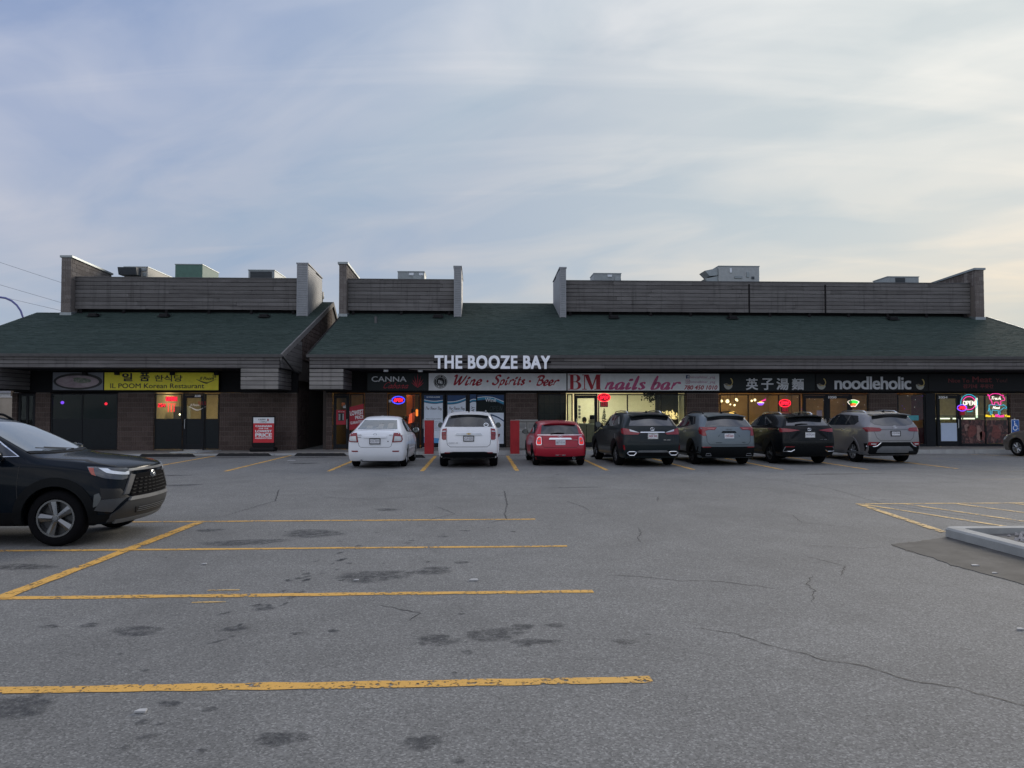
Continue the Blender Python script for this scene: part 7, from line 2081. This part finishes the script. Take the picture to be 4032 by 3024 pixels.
# ---- blue-black SUV in the left foreground, seen from its right front corner
c = Car('blue-black SUV in the left foreground showing its front wheel and grille', (-9.08, 11.0, 0), R(-90), PK, 4.53, 1.855, 1.70, 2.69, .98, gc=.27, tr=.36, hood=1.13, bz=1.10, rr=.28, rake=.06, zmid=.80, cowl=3.28, roof_front=2.42, crease=.6, arch=.09,
        top=[(.28, 1.59, .66), (.63, 1.67, .70), (1.2, 1.70, .71), (1.85, 1.70, .71), (2.42, 1.63, .67), (3.30, 1.15, .80), (3.75, 1.11, .80), (4.24, 1.05, .76), (4.46, .98, .68)],
        belt=[(.06, 1.12, .87), (.30, 1.12, .95), (.98, 1.10, .965), (1.9, 1.07, .965), (2.7, 1.05, .965), (3.30, 1.07, .955), (3.75, 1.03, .95), (4.2, .95, .91), (4.46, .85, .80)],
        mid=[(0, .78, .89), (.24, .8, .985), (.98, .8, 1.0), (1.9, .8, .985), (2.7, .8, .985), (3.3, .8, .99), (3.77, .78, 1.0), (4.24, .70, .97), (4.49, .62, .84)])
WSCREEN = MT('windscreen_glass').set(color=(.10, .12, .12, 1), rough=.08, spec=1.0, coat=1.0, coat_rough=.05).m
c.wheels('five', plain('grey_alloy_rim', (.20, .205, .21, 1), .28, .9), 5, .235, rim=.68)
c.arch_trim(CLAD, .11)
c.patch('side_cladding', [(.3, .27), (3.25, .27), (3.25, .44), (.3, .44)], 'left', CLAD, .012, mirror=True, grid=.12)
c.sides([[(2.0, 1.13), (3.13, 1.156), (2.63, 1.455), (1.95, 1.53)], [(.95, 1.14), (1.92, 1.13), (1.87, 1.53), (1.1, 1.50)]], ([(.88, 1.115), (3.165, 1.145), (2.645, 1.467), (1.95, 1.55), (1.05, 1.52)], CHROME))
c.patch('windscreen', [(-.69, 3.20), (-.35, 3.30), (0, 3.33), (.35, 3.30), (.69, 3.20), (.55, 2.52), (.3, 2.46), (0, 2.44), (-.3, 2.46), (-.55, 2.52)], 'top', WSCREEN, .005)
c.patch('cowl_panel', [(-.70, 3.19), (-.35, 3.29), (0, 3.325), (.35, 3.29), (.70, 3.19), (.71, 3.25), (.35, 3.37), (0, 3.40), (-.35, 3.37), (-.71, 3.25)], 'top', CLAD, .008)
for s in (-1, 1): MB().tube([(s * .1 - .1, 3.33, c.cast(0, 3.33, 'top')[0].z + .02), (s * .1 + .45, 3.22, c.cast(.3, 3.2, 'top')[0].z + .02)],   .007, 6).make('wiper', CLAD, c.root)
# headlamps wrap from flank to nose
c.patch('headlight', [(4.02, 1.01), (4.22, 1.0), (4.40, .975), (4.44, .94), (4.44, .85), (4.40, .83), (4.25, .865), (4.10, .925)], 'left', plain('lamp_dark_lens', (.06, .065, .07, 1), .12, .3, coat=.8), .010, mirror=True, grid=.03)
c.patch('headlight_amber', [(4.04, .998), (4.10, .992), (4.16, .895), (4.11, .915)], 'right', LAMB, .014, grid=.03)
c.patch('headlight_strip', [(4.15, .99), (4.25, .98), (4.29, .955), (4.40, .925), (4.425, .94), (4.43, .89), (4.39, .895), (4.26, .925)], 'left', plain('lamp_led', (.72, .76, .8, 1), .2, coat=.5), .015, mirror=True, grid=.03)
# nose: grille, bars, bumper
c.patch('grille', [(-.52, .60), (.52, .60), (.60, .66), (.44, .87), (.34, .895), (-.34, .895), (-.44, .87), (-.60, .66)], 'front', UNDER, .006, grid=.05)
for k in range(5):
    z = .645 + k * .045
    hw = .57 - max(0, (z - .66)) * .62
    for i in range(9):
        xa = -hw + 2 * hw * i / 9
        p = c.cast(xa + hw / 9, z, 'front')[0]
        MB().bbox(xa + .012, xa + 2 * hw / 9 - .012, p.y - .01, p.y + .018, z - .007, z + .007, .003).make('grille_bar', plain('grille_dark', (.010, .011, .012, 1), .6, spec=.15), c.root)
c.patch('grille_lip', [(-.56, .935), (.56, .935), (.52, .965), (-.52, .965)], 'front', CLADG, .012, grid=.05)
c.patch('grille_frame', [(.60, .64), (.68, .64), (.52, .90), (.44, .88)], 'front', plain('frame_dark_grey', (.07, .072, .075, 1), .35), .016, mirror=True, grid=.05)
c.patch('silver_bar', mir([(.60, .555), (.56, .60)]), 'front', plain('satin_silver', (.38, .38, .37, 1), .35, .7), .026, grid=.05)
c.patch('bumper_cladding', [(-.80, .30), (.80, .30), (.80, .40), (.62, .55), (-.62, .55), (-.80, .40)], 'front', plain('bumper_grey', (.03, .031, .032, 1), .55), .016, grid=.06)
c.patch('lower_grille', mir([(.42, .38), (.46, .46)]), 'front', SEAM, .024, grid=.05)
for k in range(3): c.patch('lower_grille_bar', mir([(.40, .392 + k * .026), (.40, .40 + k * .026)]), 'front', CLADG, .028, grid=.08)
c.patch('skid_plate', mir([(.70, .275), (.72, .325)]), 'front', CLADG, .026, grid=.06)
c.patch('fog_recess', [(4.22, .74), (4.40, .72), (4.46, .60), (4.24, .60)], 'left', SEAM, .008, mirror=True, grid=.04)
c.patch('corner_trim', [(4.24, .595), (4.45, .60), (4.34, .43), (4.16, .46)], 'left', plain('corner_dark_grey', (.05, .054, .058, 1), .4), .014, mirror=True, grid=.04)
c.patch('side_reflector', [(4.16, .66), (4.21, .68), (4.24, .62), (4.22, .53), (4.15, .50)], 'left', plain('reflector_grey', (.09, .1, .1, 1), .4), .012, mirror=True, grid=.03)
c.patch('lower_lip', [(4.10, .40), (4.47, .40), (4.42, .31), (4.10, .30)], 'left', CLAD, .012, mirror=True, grid=.05)
b, y = c.ring(0, .865, .07, .048, CHROME, .006, 'front'); b.make('badge', CHROME, c.root)
b, y = c.ring(0, .88, .042, .018, CHROME, .005, 'front'); b.tube([(p[0], y + .002, p[1]) for p in arc(0, .862, .02, .044, 0, 360, 16)], .005, 6); b.make('badge', CHROME, c.root)
c.seam([(3.22, 1.06), (3.20, .8), (3.22, .46)], 'left', .009, mirror=True); c.seam([(1.95, 1.1), (1.97, .46)], 'left', .009, mirror=True)
c.seam([(3.36, 1.125), (3.9, 1.085), (4.3, 1.01)], 'left', .008, mirror=True)
c.mirrors(2.95, 1.10, PK, 1.15); c.rails(.8, 2.3, .53, CLAD); c.handles((1.55, 2.5), .98, PK)

# ================================================================== finish: put each building and sign origin at its base
def rebase(o, base):
    for ch in o.children:
        ch.location = Vector(ch.location) - Vector(base)
    o.location = base
bpy.context.view_layer.update()
rebase(b1, (-14.0, FY, 0)); rebase(b2, (9.5, FY, 0))
for o in list(COL.objects):
    if o.type == 'EMPTY' and o.parent is None and o not in (b1, b2) and Vector(o.location).length < 1e-6 and o.children:
        vs = [v.co for ch in o.children if ch.type == 'MESH' for v in ch.data.vertices]
        if vs:
            rebase(o, ((min(v.x for v in vs) + max(v.x for v in vs)) / 2, max(v.y for v in vs), min(v.z for v in vs)))

bpy.data.scenes.remove(_bench)
